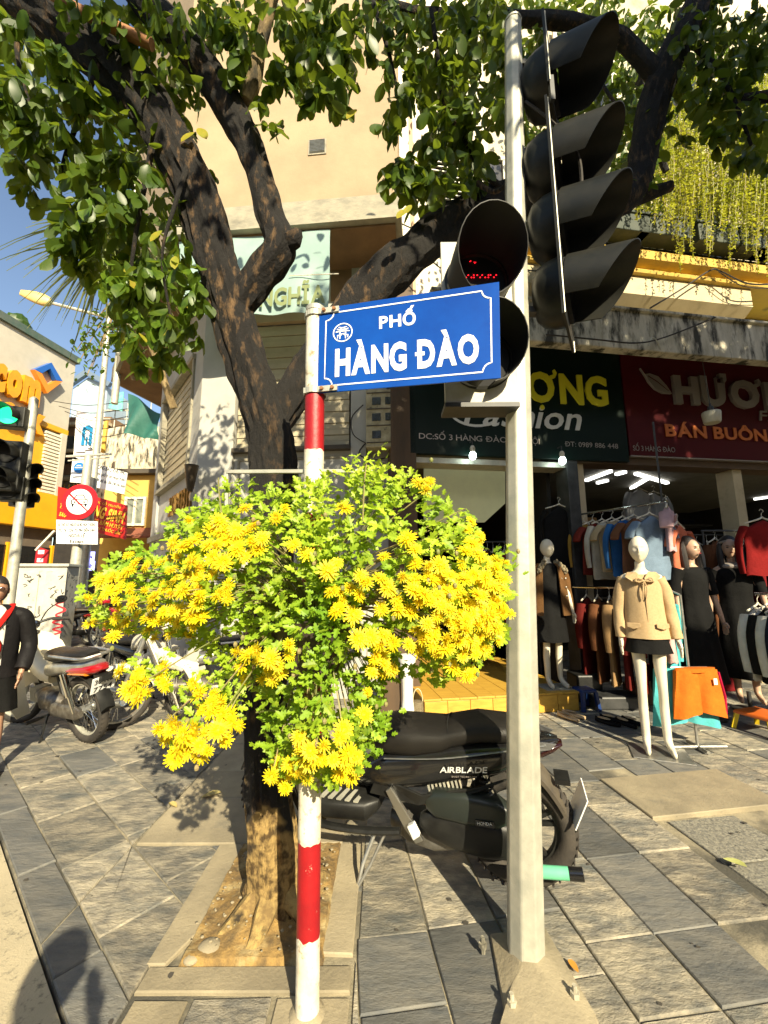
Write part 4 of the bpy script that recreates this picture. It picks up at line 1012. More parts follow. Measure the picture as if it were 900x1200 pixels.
# sign pole with round sign
yp = 10.7
sp = thing('traffic_sign_pole', 'stained galvanised pole carrying the round no cars sign and a white text plate', 'traffic sign', (Py(78, 748, yp).x, yp, 0))
a = V((Py(78, 748, yp).x, yp, 0)); b = Py(104, 535, yp)
mb = MB(); mb.tube([a, a.lerp(b, .5), b], [.13, .12, .10], 14); mb.build('pole', K['galv'], sp, smooth=True, world=True)
mb = MB(); q = Py(104, 534, yp); mb.bar(Py(78, 535, yp), Py(130, 532, yp), .06, .05); mb.bar(Py(80, 540, yp), Py(128, 536, yp), .04, .03); mb.build('cross_bar', K['galv'], sp, world=True)
c = Py(93, 588, yp-.2); R_ = (Py(114, 588, yp-.2).x-Py(72, 588, yp-.2).x)/2
ysx = V((0, 1, 0))
mb = MB(); mb.lathe([(R_, 0), (R_, .03)], c, ysx, 40); mb.build('sign_disc', mat('sign_red', (.50,.01,.015), (.45,.01,.015), rough=.35), sp, world=True)
mb = MB(); mb.lathe([(0, -.008), (R_*.72, -.008), (R_*.72, -.001)], c, ysx, 40, cap=False); sf = mb.build('sign_face', K['sign_white'], sp, world=True)
# the car symbol, drawn as flat black pieces
def flat(pts, w_): v2, f2 = quadstrip(pts, w_); return [c+V((x*R_, -.014, z*R_)) for x, z in v2], f2
mb = MB()
for pts, w_ in ((([(-.42,-.12),(-.42,.10),(-.30,.14),(-.16,.38),(.22,.38),(.34,.14),(.48,.10),(.48,-.14),(-.42,-.12)]), .055), (([(-.28,.14),(.34,.14)]), .045), (([(-.30,-.02),(-.18,-.02)]), .09), (([(.24,-.02),(.36,-.02)]), .09), (([(-.34,-.14),(-.34,-.28)]), .12), (([(.38,-.14),(.38,-.28)]), .12)):
    mb.add(*flat(pts, w_))
mb.build('car_symbol', K['black_plastic'], sf, world=True)
mb = MB(); v2, f2 = quadstrip([(-.56, .44), (.52, -.52)], .10); mb.add([c+V((x*R_, -.02, z*R_)) for x, z in v2], f2); mb.build('red_bar', MATS['sign_red'], sf, world=True)
q = [Py(x, y, yp-.2) for x, y in ((66, 637), (114, 638), (114, 611), (66, 609))]
mb = MB(); mb.ext(q, (0, .025, 0)); pt = mb.build('text_plate', K['sign_white'], sp, world=True)
for i, (s_, w_, h_) in enumerate((('XE THÔ SƠ, NGƯỜI ĐI BỘ HOẠT ĐỘNG', .92, .07), ('TỪ T6 - CN: TỪ 19H ĐẾN 24H', .88, .07), ('NGOẠI LỆ', .40, .085), ('Except', .34, .08))):
    t = .76-.235*i; W0 = (q[1]-q[0]).length; text('print_line', s_, q[0].lerp(q[3], t)+V((W0*(1-w_)/2, -.004, -.02)), (1,0,0), (0,0,1), h_, K['black_plastic'], pt, w=W0*w_, depth=.002, bold=.02)

# traffic signal, far left
ylf = 5.0
tl = thing('left_traffic_signal', 'grey signal pole at the left edge with black signal heads, the top one green', 'traffic light', (Py(15, 670, ylf).x, ylf, 0))
a = Py(15, 670, ylf); b = Py(40, 468, ylf); d = (b-a); a0 = a-d*(a.z/d.z)
mb = MB(); mb.tube([a0, b], [.06, .05], 12); mb.lathe([(.05, 0), (.02, .03), (0, .03)], b, (0,0,1), 12); mb.build('pole', K['galv'], tl, smooth=True, world=True)
def head(cpx, cpy, w_, h_, y, n, parent, lit=None, rz=0):
    c = Py(cpx, cpy, y); M_ = Matrix.Translation(c) @ Matrix.Rotation(rz, 4, 'Z')
    mb = MB(); mb.box((0, .08, 0), (w_, .16, h_)); mb.xf(M_); hb = mb.build('signal_housing', K['signal_black'], parent, world=True, bevel=.015)
    for i in range(n):
        z = h_/2-h_*(i+.5)/n; r_ = min(w_, h_/n)*.44
        mb = MB(); mb.lathe([(0, 0), (r_*.9, .004), (r_*.9, .012)], (0, -.004, z), (0,-1,0), 20, cap=False); mb.xf(M_); mb.build('lens', K['led_green'] if lit == i else K['signal_in'], hb, world=True)
        mb = MB(); rg = []
        for k in range(15):
            t = radians(-20+220*k/14); rg.append([(r_*cos(t), 0, z+r_*sin(t)), (r_*cos(t), -.17-.05*sin(t), z+r_*sin(t)-.02), (r_*.95*cos(t), -.17-.05*sin(t), z+r_*.95*sin(t)-.02), (r_*.95*cos(t), 0, z+r_*.95*sin(t))])
        mb.rings(rg); mb.xf(M_); mb.build('visor', K['signal_black'], hb, smooth=True, world=True)
head(10, 487, .32, .27, 4.8, 1, tl, lit=0, rz=.3)
head(6, 545, .30, .62, 4.8, 2, tl, rz=.25)
head(32, 568, .22, .56, 5.1, 3, tl, rz=1.1)
head(10, 572, .3, .3, 4.9, 1, tl, rz=.2)
mb = MB()
for z_ in (2.65, 3.55): q = a0+d*(z_/d.z); mb.bar(q, q+V((-.3,-.1,.02)), .04)
mb.build('bracket', K['iron'], tl, world=True)
# overhead wires in the far street
for k in range(5):
    a = Py(62+k*7, 470+k*6, 14.0); b = Py(150, 470+k*9, 12.0); mid = (a+b)/2+V((0,0,-.15-.05*k))
    wire('street_wire', [a, mid, b], .012, K['rubber'], label=['black overhead wire in the left street, ' + t for t in ('topmost', 'second from top', 'third from top', 'fourth from top', 'lowest')][k], cat='wire', group='overhead wires in the left street')

# unseen house rows added behind and beside the camera to block sky light
for i, (x0, x1, y0, y1, h, c1, c2) in enumerate(((-34, -16, -24, -12.5, 7.4, (.45,.36,.22), (.38,.3,.18)), (-15.7, -6, -24, -12.0, 6.8, (.36,.30,.24), (.3,.25,.2)), (-5.7, 4, -24, -12.5, 7.6, (.42,.33,.2), (.36,.28,.17)), (4.3, 13, -24, -12.2, 6.9, (.30,.30,.27), (.25,.25,.22)), (13.3, 30, -24, -12.6, 7.6, (.4,.32,.22), (.34,.27,.18)), (13.5, 24, -9, 4.5, 8.5, (.36,.3,.22), (.3,.25,.18)))):
    o = thing('street_house', ['ochre house far to the left across the crossing behind the viewer', 'grey brown low house across the crossing behind the viewer', 'ochre house straight behind the viewer', 'grey house across the crossing behind the viewer on the right', 'tan house far to the right behind the viewer', 'tan house beyond the right edge beside the shops'][i], 'building', ((x0+x1)/2, y1, 0))
    m_ = mat('front_%d' % i, c1, c2, rough=.85, scale=.8)
    mb = MB(); mb.box(((x0+x1)/2, (y0+y1)/2, h/2), (x1-x0, y1-y0, h)); mb.build('wall', m_, o, world=True)
    mb = MB(); mb.box(((x0+x1)/2, (y0+y1)/2, h+.1), (x1-x0+.4, y1-y0+.4, .2)); mb.build('roof', K['dark_wall'], o, world=True)
    for k in range(int((x1-x0)/2.4)):
        x = x0+1.2+2.4*k
        mb = MB(); mb.box((x, y1+.02, 1.35), (1.7, .1, 2.6)); mb.build('shopfront', K['black_gloss'], o, world=True)
        mb = MB(); mb.box((x, y1+.02, 4.8), (1.0, .1, 1.5)); mb.build('window', K['black_gloss'], o, world=True)
# ================================================================ TREES
def limb(mb, pts, n=28, step=.03, amp=.13, seed=0.0, ridge=.13):
    """pts: (x,y,z,r) control points; a barky limb with ridges and lumps"""
    L_ = sum((V(pts[i+1][:3])-V(pts[i][:3])).length for i in range(len(pts)-1)); k = max(2, int(L_/step/(len(pts)-1)))
    pp = path(pts, k)
    def wob(i, a, p):
        q = V((cos(a)*1.3, sin(a)*1.3, i*step*2.2+seed))
        l = noise.noise(q*1.2)*amp*1.3
        r_ = abs(noise.noise(V((cos(a)*4.5, sin(a)*4.5, i*step*3+seed))))*ridge*2
        f = noise.noise(V((cos(a)*9, sin(a)*9, i*step*9+seed)))*ridge*.7
        return 1+l-r_+f
    mb.tube([p[:3] for p in pp], [p[3] for p in pp], n, wob=wob); return mb
def pr(px, py, y, rpx):
    p = Py(px, py, y); d = -(ROT.transposed() @ (p-EYE)).z
    return (p.x, p.y, p.z, .83*rpx/FL*d)
tree = thing('street_tree', 'old dark barked street tree with twisting limbs standing in the pit behind the flowers', 'tree', (-.5, 2.08, 0))
T_ = dict(parent=tree, world=True, smooth=True)
mb = MB()
trunk_pts = [(-.50, 2.10, -.08, .165), (-.50, 2.10, .02, .145), (-.505, 2.10, .20, .122), pr(314, 905, 2.12, 33), pr(312, 780, 2.14, 32), pr(318, 640, 2.16, 33), pr(322, 560, 2.18, 34), pr(314, 500, 2.18, 33), pr(292, 430, 2.18, 30), pr(268, 355, 2.17, 30), pr(250, 295, 2.15, 30), pr(230, 225, 2.1, 32), pr(192, 155, 2.05, 32), pr(150, 95, 2.0, 35), pr(98, 48, 1.95, 36), pr(40, 5, 1.9, 32), pr(-40, -60, 1.8, 26), pr(-140, -130, 1.7, 20)]
limb(mb, trunk_pts, n=44, step=.022, seed=1)
limb(mb, [pr(278, 360, 2.16, 24), pr(306, 322, 2.12, 24), pr(328, 290, 2.08, 23), pr(318, 258, 2.08, 20), pr(303, 205, 2.08, 19), pr(282, 150, 2.06, 22), pr(254, 102, 2.04, 23), pr(218, 52, 2.0, 23), pr(172, 2, 1.95, 22), pr(120, -60, 1.9, 18), pr(60, -120, 1.8, 13)], seed=5)
# right hand limb passing behind the sign and up the right side
limb(mb, [pr(318, 505, 2.2, 22), pr(345, 462, 2.26, 26), pr(378, 410, 2.3, 27), pr(430, 345, 2.35, 28), pr(480, 300, 2.4, 29), pr(530, 262, 2.5, 27), pr(580, 238, 2.6, 24), pr(640, 235, 2.75, 22), pr(700, 245, 2.9, 19), pr(742, 225, 3.0, 19), pr(755, 170, 3.0, 19), pr(775, 95, 2.9, 21), pr(805, 30, 2.8, 20), pr(840, -40, 2.7, 17), pr(890, -140, 2.6, 14)], seed=9)
limb(mb, [pr(775, 95, 2.9, 12), pr(720, 40, 2.8, 11), pr(650, 25, 2.7, 10), pr(560, 20, 2.6, 9), pr(470, 10, 2.5, 7), pr(400, -30, 2.4, 5)], n=16, seed=12)
limb(mb, [pr(745, 232, 3.0, 12), pr(775, 222, 3.0, 8), pr(786, 218, 3.0, 7)], n=14, seed=15)       # sawn stub
limb(mb, [pr(336, 284, 2.07, 14), pr(345, 280, 2.05, 13), pr(348, 272, 2.05, 8)], n=16, seed=2)
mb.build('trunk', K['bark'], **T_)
mb = MB()
# pale bark strip on the lower trunk + roots
for (a, b, c_) in (((-.58, 2.03, .08), (-.65, 1.96, .02), (-.71, 1.91, -.015)), ((-.50, 1.98, .10), (-.52, 1.90, .03), (-.55, 1.84, -.01)), ((-.40, 2.03, .10), (-.33, 1.98, .03), (-.29, 1.92, -.01)), ((-.38, 2.16, .1), (-.30, 2.24, .02), (-.28, 2.32, -.02))):
    limb(mb, [(-.50, 2.09, .17, .05), (*(V(a)*.6+V((-.5,2.09,.10))*.4), .055), (*b, .034), (*c_, .016)], n=14, step=.02, ridge=.05, seed=a[0]*9)
mb.build('root', mat('bark_tan', (.40,.28,.10), (.20,.13,.05), rough=.9, scale=18, mix=(.4,.6), bump=1, bscale=50, c3=(.03,.022,.012), scale3=6, mix3=(.52,.62)), **T_)
# pale sawn branch across the top left and upright pale branch
mb = MB(); limb(mb, [pr(178, 52, 1.84, 8), pr(130, 30, 1.8, 9), pr(85, 8, 1.75, 8), pr(40, -20, 1.7, 7)], n=16, seed=21, amp=.04); mb.build('cut_branch', mat('branch_brown', (.32,.15,.06), (.2,.09,.04), rough=.8, scale=12, bump=.4), **T_)
mb = MB(); limb(mb, [pr(288, 120, 2.04, 11), pr(298, 90, 2.02, 11), pr(306, 50, 2.0, 9), pr(322, -10, 1.95, 8), pr(345, -80, 1.9, 7)], n=16, seed=25, amp=.05); mb.build('branch', K['bark_pale'], **T_)
mb = MB()
for pts in ([(505, 10, 2.2, 3), (512, 60, 2.2, 3), (520, 120, 2.22, 3), (545, 165, 2.25, 3), (560, 195, 2.3, 4), (585, 218, 2.5, 5)],
            [(560, 215, 2.2, 4), (580, 225, 2.1, 3), (600, 210, 1.95, 3), (615, 195, 1.9, 2)],
            [(120, 60, 1.9, 4), (100, 120, 1.9, 3), (75, 190, 1.95, 3), (70, 240, 2.0, 2)], [(190, 110, 2.0, 5), (175, 190, 2.0, 4), (160, 270, 2.0, 3), (150, 340, 2.05, 2)],
            [(225, 180, 2.0, 4), (205, 240, 1.95, 3), (190, 300, 1.95, 2), (200, 370, 2.0, 2)], [(30, 0, 1.9, 5), (20, 60, 1.9, 3), (40, 140, 1.9, 2)],
            [(355, -20, 2.1, 4), (370, 40, 2.1, 3), (400, 90, 2.1, 2)], [(430, -20, 2.2, 4), (455, 60, 2.2, 3), (470, 130, 2.2, 2)],
            [(800, 40, 2.9, 5), (840, 80, 2.8, 4), (865, 130, 2.7, 3), (880, 170, 2.7, 2)], [(870, 118, 2.7, 7), (905, 112, 2.6, 8), (950, 100, 2.5, 9)],
            [(700, 30, 2.8, 4), (690, 70, 2.8, 3), (720, 120, 2.8, 2)]):
    limb(MB(), [pr(*p) for p in pts], n=8, seed=pts[0][0]*.1, ridge=.03).build('twig', K['bark'], **T_)

# leaves: cluster list (px, py, depth, radius m, count, size m)
rl_ = random.Random(11)
big = leaf_shape(1.0, .50, .12, .15)
LV, LF_ = big.v, big.f
LVS = [leaf_shape(1.0, .50, .12, .15).v, leaf_shape(1.0, .58, .30, .35).v, leaf_shape(1.0, .40, .42, -.12).v, leaf_shape(.92, .62, -.05, .5).v]
def add_leaf(mb, p, d, up, L_):
    d = d.normalized(); x = d; y = V(up).cross(x)
    if y.length < .05: y = V((1,0,0)).cross(x)
    y.normalize(); z = x.cross(y); b = len(mb.v)
    for q in LVS[int(abs(p.x*997+p.z*613)) % 4]: mb.v.append(p+(x*q.x+y*q.y+z*q.z)*L_)
    for f in LF_: mb.f.append(tuple(b+i for i in f)); mb.mi.append(0)
clusters = [
 # top left mass
 (25,25,1.7,.22,60,.10),(10,90,1.7,.2,60,.10),(60,75,1.75,.2,50,.10),(15,150,1.8,.2,60,.09),(60,140,1.85,.2,50,.10),(95,110,1.9,.16,36,.10),(30,195,1.9,.10,16,.08),
 (80,190,1.95,.2,60,.09),(120,170,1.95,.2,50,.10),(130,230,2.0,.25,80,.10),(90,250,2.0,.16,40,.10),(160,220,2.05,.2,50,.10),(175,290,2.1,.28,90,.10),(130,300,2.1,.2,60,.10),(95,295,2.1,.16,36,.10),
 (150,345,2.1,.2,50,.09),(185,365,2.1,.2,50,.09),(210,330,2.05,.16,36,.09),(160,390,2.1,.16,30,.09),(190,400,2.15,.14,24,.09),(225,385,2.15,.08,14,.08),(215,300,1.98,.1,12,.08),(238,340,2.0,.08,9,.08),
 (120,20,1.8,.2,50,.09),(180,20,1.8,.2,40,.09),(230,30,1.9,.18,40,.09),(205,100,2.25,.16,36,.09),(240,60,2.3,.2,50,.09),(265,20,2.2,.2,50,.09),(215,145,2.35,.14,24,.09),(235,190,2.4,.12,16,.08),
 # top centre, hanging sprays
 (285,60,1.9,.14,24,.10),(275,45,1.95,.10,14,.11),(345,30,2.0,.16,36,.09),(335,85,2.0,.13,26,.10),(385,30,2.0,.18,44,.09),(375,85,2.0,.15,34,.10),(400,110,2.0,.10,18,.10),(360,100,2.0,.10,16,.10),(405,60,2.0,.12,26,.10),(310,115,1.98,.10,18,.09),(325,145,1.98,.07,9,.08),
 (430,20,2.1,.14,30,.08),(470,25,2.1,.2,46,.09),(480,80,2.1,.2,60,.09),(500,130,2.12,.18,50,.10),(475,160,2.12,.16,44,.09),(470,205,2.12,.13,30,.10),(500,215,2.15,.10,20,.10),(520,60,2.15,.18,40,.11),(535,120,2.2,.16,34,.10),(550,160,2.25,.14,30,.10),(560,30,2.4,.25,60,.09),(590,90,2.6,.2,44,.09),(560,200,2.4,.12,20,.09),(610,50,2.6,.16,36,.08),(620,150,2.7,.15,24,.08),
 # right
 (640,60,2.9,.25,60,.09),(670,110,3.1,.3,70,.08),(760,40,3.1,.3,80,.08),(720,90,3.2,.3,80,.08),(740,130,3.3,.25,60,.08),(820,30,2.9,.22,60,.09),(860,20,2.7,.22,60,.09),(890,50,2.6,.2,50,.10),(820,90,2.9,.2,50,.09),
 (850,110,2.7,.16,34,.10),(880,140,2.7,.16,34,.10),(845,150,2.7,.14,26,.11),(890,180,2.7,.12,20,.10),(860,185,2.7,.10,14,.11),(800,130,3.0,.2,44,.08),(870,85,2.7,.16,36,.10),(700,180,3.3,.2,40,.07),(790,70,3.1,.22,50,.08),
]
leaf_pts = []
for (px, py, y, R_, n, L_) in clusters:
    c = Py(px, py, y); nt = max(3, n//6)
    for t in range(nt):
        a = V((rl_.gauss(0,1), rl_.gauss(0,1), rl_.gauss(0,1))).normalized()*R_*rl_.random()**.5
        tp = c+a; dr = V((rl_.uniform(-1,1), rl_.uniform(-1,1), -.9-rl_.random())).normalized(); Lt = R_*.7
        for k in range(n//nt+1):
            f = k/(n//nt+1); p = tp+dr*(f*Lt)
            sd = V((rl_.uniform(-1,1), rl_.uniform(-1,1), rl_.uniform(-1.1,.15))).normalized()
            leaf_pts.append((p, sd*.8+dr*.6, V((rl_.uniform(-.8,.8), rl_.uniform(-.8,.8), 1)), L_*rl_.uniform(.75, 1.35)))
def npx(q): return (q[0]-EYE).length
FILL = [((0,0),(250,0),(262,60),(215,130),(235,210),(230,300),(232,380),(200,420),(150,410),(120,330),(85,280),(60,215),(0,175)), ((250,0),(460,0),(430,45),(415,110),(390,120),(350,105),(330,90),(300,60),(262,50)), ((440,0),(620,0),(600,150),(560,215),(520,235),(475,250),(455,210),(450,140),(470,90)), ((780,0),(905,0),(905,200),(860,200),(840,165),(800,120)), ((600,0),(800,0),(790,110),(760,240),(690,235),(620,200),(600,140))]
def inpoly(x, y, P):
    c = False; j = len(P)-1
    for i in range(len(P)):
        if (P[i][1] > y) != (P[j][1] > y) and x < (P[j][0]-P[i][0])*(y-P[i][1])/(P[j][1]-P[i][1])+P[i][0]: c = not c
        j = i
    return c
for fi, (poly_, N_) in enumerate(zip(FILL, (1300, 380, 950, 560, 620))):
    k = 0; xs = [p[0] for p in poly_]; ys = [p[1] for p in poly_]
    while k < N_:
        x, y = rl_.uniform(min(xs), max(xs)), rl_.uniform(min(ys), max(ys))
        if not inpoly(x, y, poly_) or noise.noise(V((x*.02, y*.02, fi*3.1))) < -.16: continue
        k += 1; dep = (1.75+y*.0012+rl_.random()*.8) if fi < 2 else (2.1+rl_.random()*.6 if fi == 2 else 2.6+rl_.random()*.5 if fi == 3 else 2.9+rl_.random()*.7)
        leaf_pts.append((Py(x, y, dep), V((rl_.uniform(-1,1), rl_.uniform(-1,1), rl_.uniform(-1.4,0))), V((rl_.uniform(-.9,.9), rl_.uniform(-.9,.9), 1)), rl_.uniform(.07,.13)))
near = sorted([q for q in leaf_pts if in_view(q[0])], key=npx)
near_set = near[:300]; ids = set(id(q) for q in near_set)
crown = tag(MB().box(V(tree.location)+V((-.2,0,3.6)), (.01,.01,.01)).build('crown', K['leaf'], tree, world=True), None)
lm = MB(); lm.v = list(LV); lm.f = list(LF_); lm.mi = [0]*len(LF_)
proto_leaf = lm.build('leaf', K['leaf'], smooth=True); leaf_me = proto_leaf.data; bpy.data.objects.remove(proto_leaf)
leaf_me2 = leaf_me.copy(); leaf_me2.materials[0] = K['leaf_yellow']
itr = wm(tree).inverted()
def leaf_mat(p, d, up, L_):
    x = d.normalized(); y = V(up).cross(x)
    if y.length < .05: y = V((1,0,0)).cross(x)
    y.normalize(); z = x.cross(y); m = Matrix.Identity(4)
    for i in range(3): m[i][0], m[i][1], m[i][2], m[i][3] = x[i]*L_, y[i]*L_, z[i]*L_, p[i]
    return m
leaf_mes = []
for vs_ in LVS:
    lm = MB(); lm.v = list(vs_); lm.f = list(LF_); lm.mi = [0]*len(LF_); o_ = lm.build('leaf', K['leaf'], smooth=True); leaf_mes.append(o_.data); bpy.data.objects.remove(o_)
for i, q in enumerate(near_set): inst(leaf_me2 if i % 29 == 0 else leaf_mes[i % 4], 'leaf', tree, itr @ leaf_mat(*q))
for px, py, y, L_ in ((228, 155, 1.95, .10), (232, 150, 1.93, .11), (190, 270, 1.9, .09), (205, 300, 1.9, .09), (418, 128, 1.98, .10), (476, 245, 2.05, .09), (482, 240, 2.05, .08)):
    inst(leaf_me2, 'leaf', tree, itr @ leaf_mat(Py(px, py, y), V((rl_.uniform(-1,1), -.3, -1)), V((0,-1,.4)), L_), 'yellowing leaf')
mb = MB()
for q in leaf_pts:
    if id(q) not in ids: add_leaf(mb, *q)
fo = mb.build('foliage', K['leaf'], tree, smooth=True, world=True); fo['kind'] = 'stuff'
bpy.data.objects.remove(crown)
# unseen crown added to shade the shopfronts, its underside cut along the sun's rays
mb = MB()
for i in range(17000):
    s_, n_ = rl_.uniform(0, 1), rl_.uniform(-1, 1)
    p = V((rl_.uniform(2.6, 10.5), rl_.uniform(-4.2, 1.3), 0)); 
    p.z = 4.95-.65*p.y+rl_.random()*3.2
    if noise.noise(p*.8) < -.18: continue
    add_leaf(mb, p, V((rl_.uniform(-1,1), rl_.uniform(-1,1), rl_.uniform(-1,.2))), V((rl_.uniform(-.6,.6), rl_.uniform(-.6,.6), 1)), rl_.uniform(.16, .30))
cb_ = MB()  # leaves added above the frame to dapple the corner building with shade
for i in range(2000):
    p = V((rl_.uniform(-3.6, 2.6), rl_.uniform(-.6, 2.5), 0)); p.z = max(5.1, 1.6+p.y*1.85)+rl_.random()*1.0
    if noise.noise(p*.9) < -.12: continue
    add_leaf(cb_, p, V((rl_.uniform(-1,1), rl_.uniform(-1,1), rl_.uniform(-1,.2))), V((rl_.uniform(-.6,.6), rl_.uniform(-.6,.6), 1)), rl_.uniform(.10, .17))
o = cb_.build('upper_foliage', K['leaf'], tree, smooth=True, world=True); o['kind'] = 'stuff'
t2 = thing('street_tree', 'tree standing behind the photographer whose crown shades the shopfronts', 'tree', (6.5, -2.2, 0))
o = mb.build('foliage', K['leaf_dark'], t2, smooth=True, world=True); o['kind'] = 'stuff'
mb = MB(); limb(mb, [(6.5,-2.2,-.1,.24), (6.45,-2.2,1.5,.19), (6.6,-2.1,3.5,.17), (6.3,-1.8,5.4,.13), (5.4,-1.2,7.0,.07)], step=.08); limb(mb, [(6.6,-2.1,3.6,.12), (7.6,-2.3,5.2,.09), (8.6,-2.2,6.6,.05)], step=.08); limb(mb, [(6.5,-2.0,4.6,.10), (5.2,-2.3,5.8,.07), (4.0,-2.3,6.4,.04)], step=.08)
mb.build('trunk', K['bark'], t2, smooth=True, world=True)

# background tree mass behind the right signal, against the shop house
bt = thing('background_tree', 'dense dark green leafy tree filling the gap behind the tall signal visors', 'tree', (3.2, 4.5, 4))
mb = MB()
for i in range(5200):
    px, py = rl_.uniform(520, 905), rl_.uniform(-20, 262)
    if py > 235-.10*abs(px-640) and px > 700: continue
    if px < 600 and py > 40+rl_.random()*60: continue
    if px > 772: continue
    y = rl_.uniform(3.7, 4.7); p = Py(px, py, y)
    if noise.noise(V((px*.018, py*.018, 1))) < -.22: continue
    add_leaf(mb, p, V((rl_.uniform(-1,1), rl_.uniform(-1,1), rl_.uniform(-1.2,.1))), V((rl_.uniform(-.8,.8), rl_.uniform(-.8,.8), 1)), rl_.uniform(.07, .14))
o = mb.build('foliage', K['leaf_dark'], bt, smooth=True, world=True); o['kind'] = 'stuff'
mb = MB(); limb(mb, [(3.6,4.5,6.5,.04), (3.4,4.4,7.0,.05), (3.2,4.3,8.2,.05)], n=12, step=.05, seed=3); mb.build('trunk', K['bark'], bt, smooth=True, world=True)

# golden vines hanging over the balcony
vn = thing('hanging_vines', 'curtain of yellow green vines hanging over the balcony at the right', 'vine', S.at(4.9, .6, 6.5))
mb = MB(); sm = MB()
for i in range(330):
    px = rl_.uniform(745, 925) if i % 5 else rl_.uniform(860, 925)
    n_ = rl_.uniform(.3, .95); top = rl_.uniform(90, 190) - (px-745)*.15; bot = rl_.uniform(225, 300) + (rl_.random() < .12)*25
    if px < 790: bot -= 25
    a = spx(px, top, n_); b = spx(px+rl_.uniform(-6, 6), bot, n_)
    k_ = int((a-b).length/.035); ph = rl_.random()*6
    pts = []
    for j in range(k_+1):
        f = j/max(k_, 1); p = a.lerp(b, f)+V((.03*sin(f*7+ph), .03*cos(f*6+ph), 0)); pts.append(p)
        for _ in range(2):
            if rl_.random() < .8: add_leaf(mb, p, V((rl_.uniform(-1,1), rl_.uniform(-1,1), rl_.uniform(-1,.3))), V((rl_.uniform(-1,1), rl_.uniform(-1,1), 1)), rl_.uniform(.022, .050))
    if len(pts) > 3: sm.tube(pts[::2] if len(pts) > 6 else pts, .0035, 3)
o = mb.build('foliage', K['vine'], vn, smooth=True, world=True); o['kind'] = 'stuff'
o = sm.build('vine_stem', K['stem'], vn, world=True); o['kind'] = 'stuff'
# shrub behind the vines
mb = MB()
for i in range(2600):
    px, py = rl_.uniform(745, 920), rl_.uniform(60, 250)
    p = spx(px, py, rl_.uniform(-.1, .3)); add_leaf(mb, p, V((rl_.uniform(-1,1), rl_.uniform(-1,1), rl_.uniform(-1,.5))), V((rl_.uniform(-1,1), rl_.uniform(-1,1), 1)), rl_.uniform(.05, .11))
o = mb.build('balcony_foliage', mat('leaf_mid', (.05,.12,.015), (.12,.2,.02), rough=.5, scale=3, trans=((.3,.45,.03), .3))); tag(o, 'bushy green foliage growing on the balcony behind the hanging vines', kind='stuff')

# palm / screw pine behind the trunk at left
pm = thing('palm_tree', 'palm with narrow drooping fronds above the street lamp head at the left', 'palm', Py(150, 300, 4.6))
pmb = mat('palm_leaf', (.12,.17,.06), (.26,.28,.10), rough=.5, scale=2, trans=((.35,.4,.1), .25))
c0_ = Py(132, 288, 4.6)
for i in range(150):
    a = rl_.uniform(0, 2*pi); el = rl_.uniform(-.9, .9); d = V((cos(a)*cos(el), sin(a)*cos(el)*.7, sin(el))); L_ = rl_.uniform(.7, 1.15)
    p0_ = c0_+V((rl_.uniform(-.15,.15), rl_.uniform(-.15,.15), rl_.uniform(-.15,.15))); mb = MB(); side = d.cross(V((0,0,1))).normalized(); vs = []; fs = []
    for k in range(8):
        f = k/7; p = p0_+d*L_*f+V((0,0,-.55*f*f*L_)); w_ = .034*(1-f*.95); vs += [p-side*w_+V((0,0,.008)), p, p+side*w_+V((0,0,.008))]
        if k: b = 3*k; fs += [(b-3, b-2, b+1, b), (b-2, b-1, b+2, b+1)]
    mb.add(vs, fs); mb.build('frond', pmb, pm, smooth=True, world=True)
mb = MB(); q = c0_; limb(mb, [(q.x+.6, q.y+.6, q.z-1.9, .05), (q.x+.3, q.y+.3, q.z-.9, .05), (q.x, q.y, q.z, .06)], n=10, step=.05); mb.build('trunk', K['bark_pale'], pm, smooth=True, world=True)
# small sprigs below the palm, by the lamp pole
sb_ = thing('sapling', 'sparse green sapling leaning beside the tall street lamp pole', 'tree', Py(112, 400, 8.0))
mb = MB(); mt = MB()
base = Py(150, 340, 8.0)
for (px, py) in ((100, 395), (95, 420), (108, 430), (120, 385), (130, 395), (138, 380), (90, 410), (102, 440), (118, 410)):
    t_ = Py(px, py, 8.0); mt.tube(path([tuple(base), tuple(base.lerp(t_, .5)+V((0,0,.2))), tuple(t_)], 4), .012, 4)
    for k in range(26):
        p = base.lerp(t_, rl_.uniform(.55, 1.05))+V((rl_.gauss(0,.13), rl_.gauss(0,.13), rl_.gauss(0,.13))); add_leaf(mb, p, V((rl_.uniform(-1,1), rl_.uniform(-1,1), rl_.uniform(-1,.3))), V((rl_.uniform(-.6,.6), 0, 1)), rl_.uniform(.08, .15))
o = mb.build('foliage', MATS['leaf_mid'], sb_, smooth=True, world=True); o['kind'] = 'stuff'
mt.build('branches', K['bark_pale'], sb_, world=True)

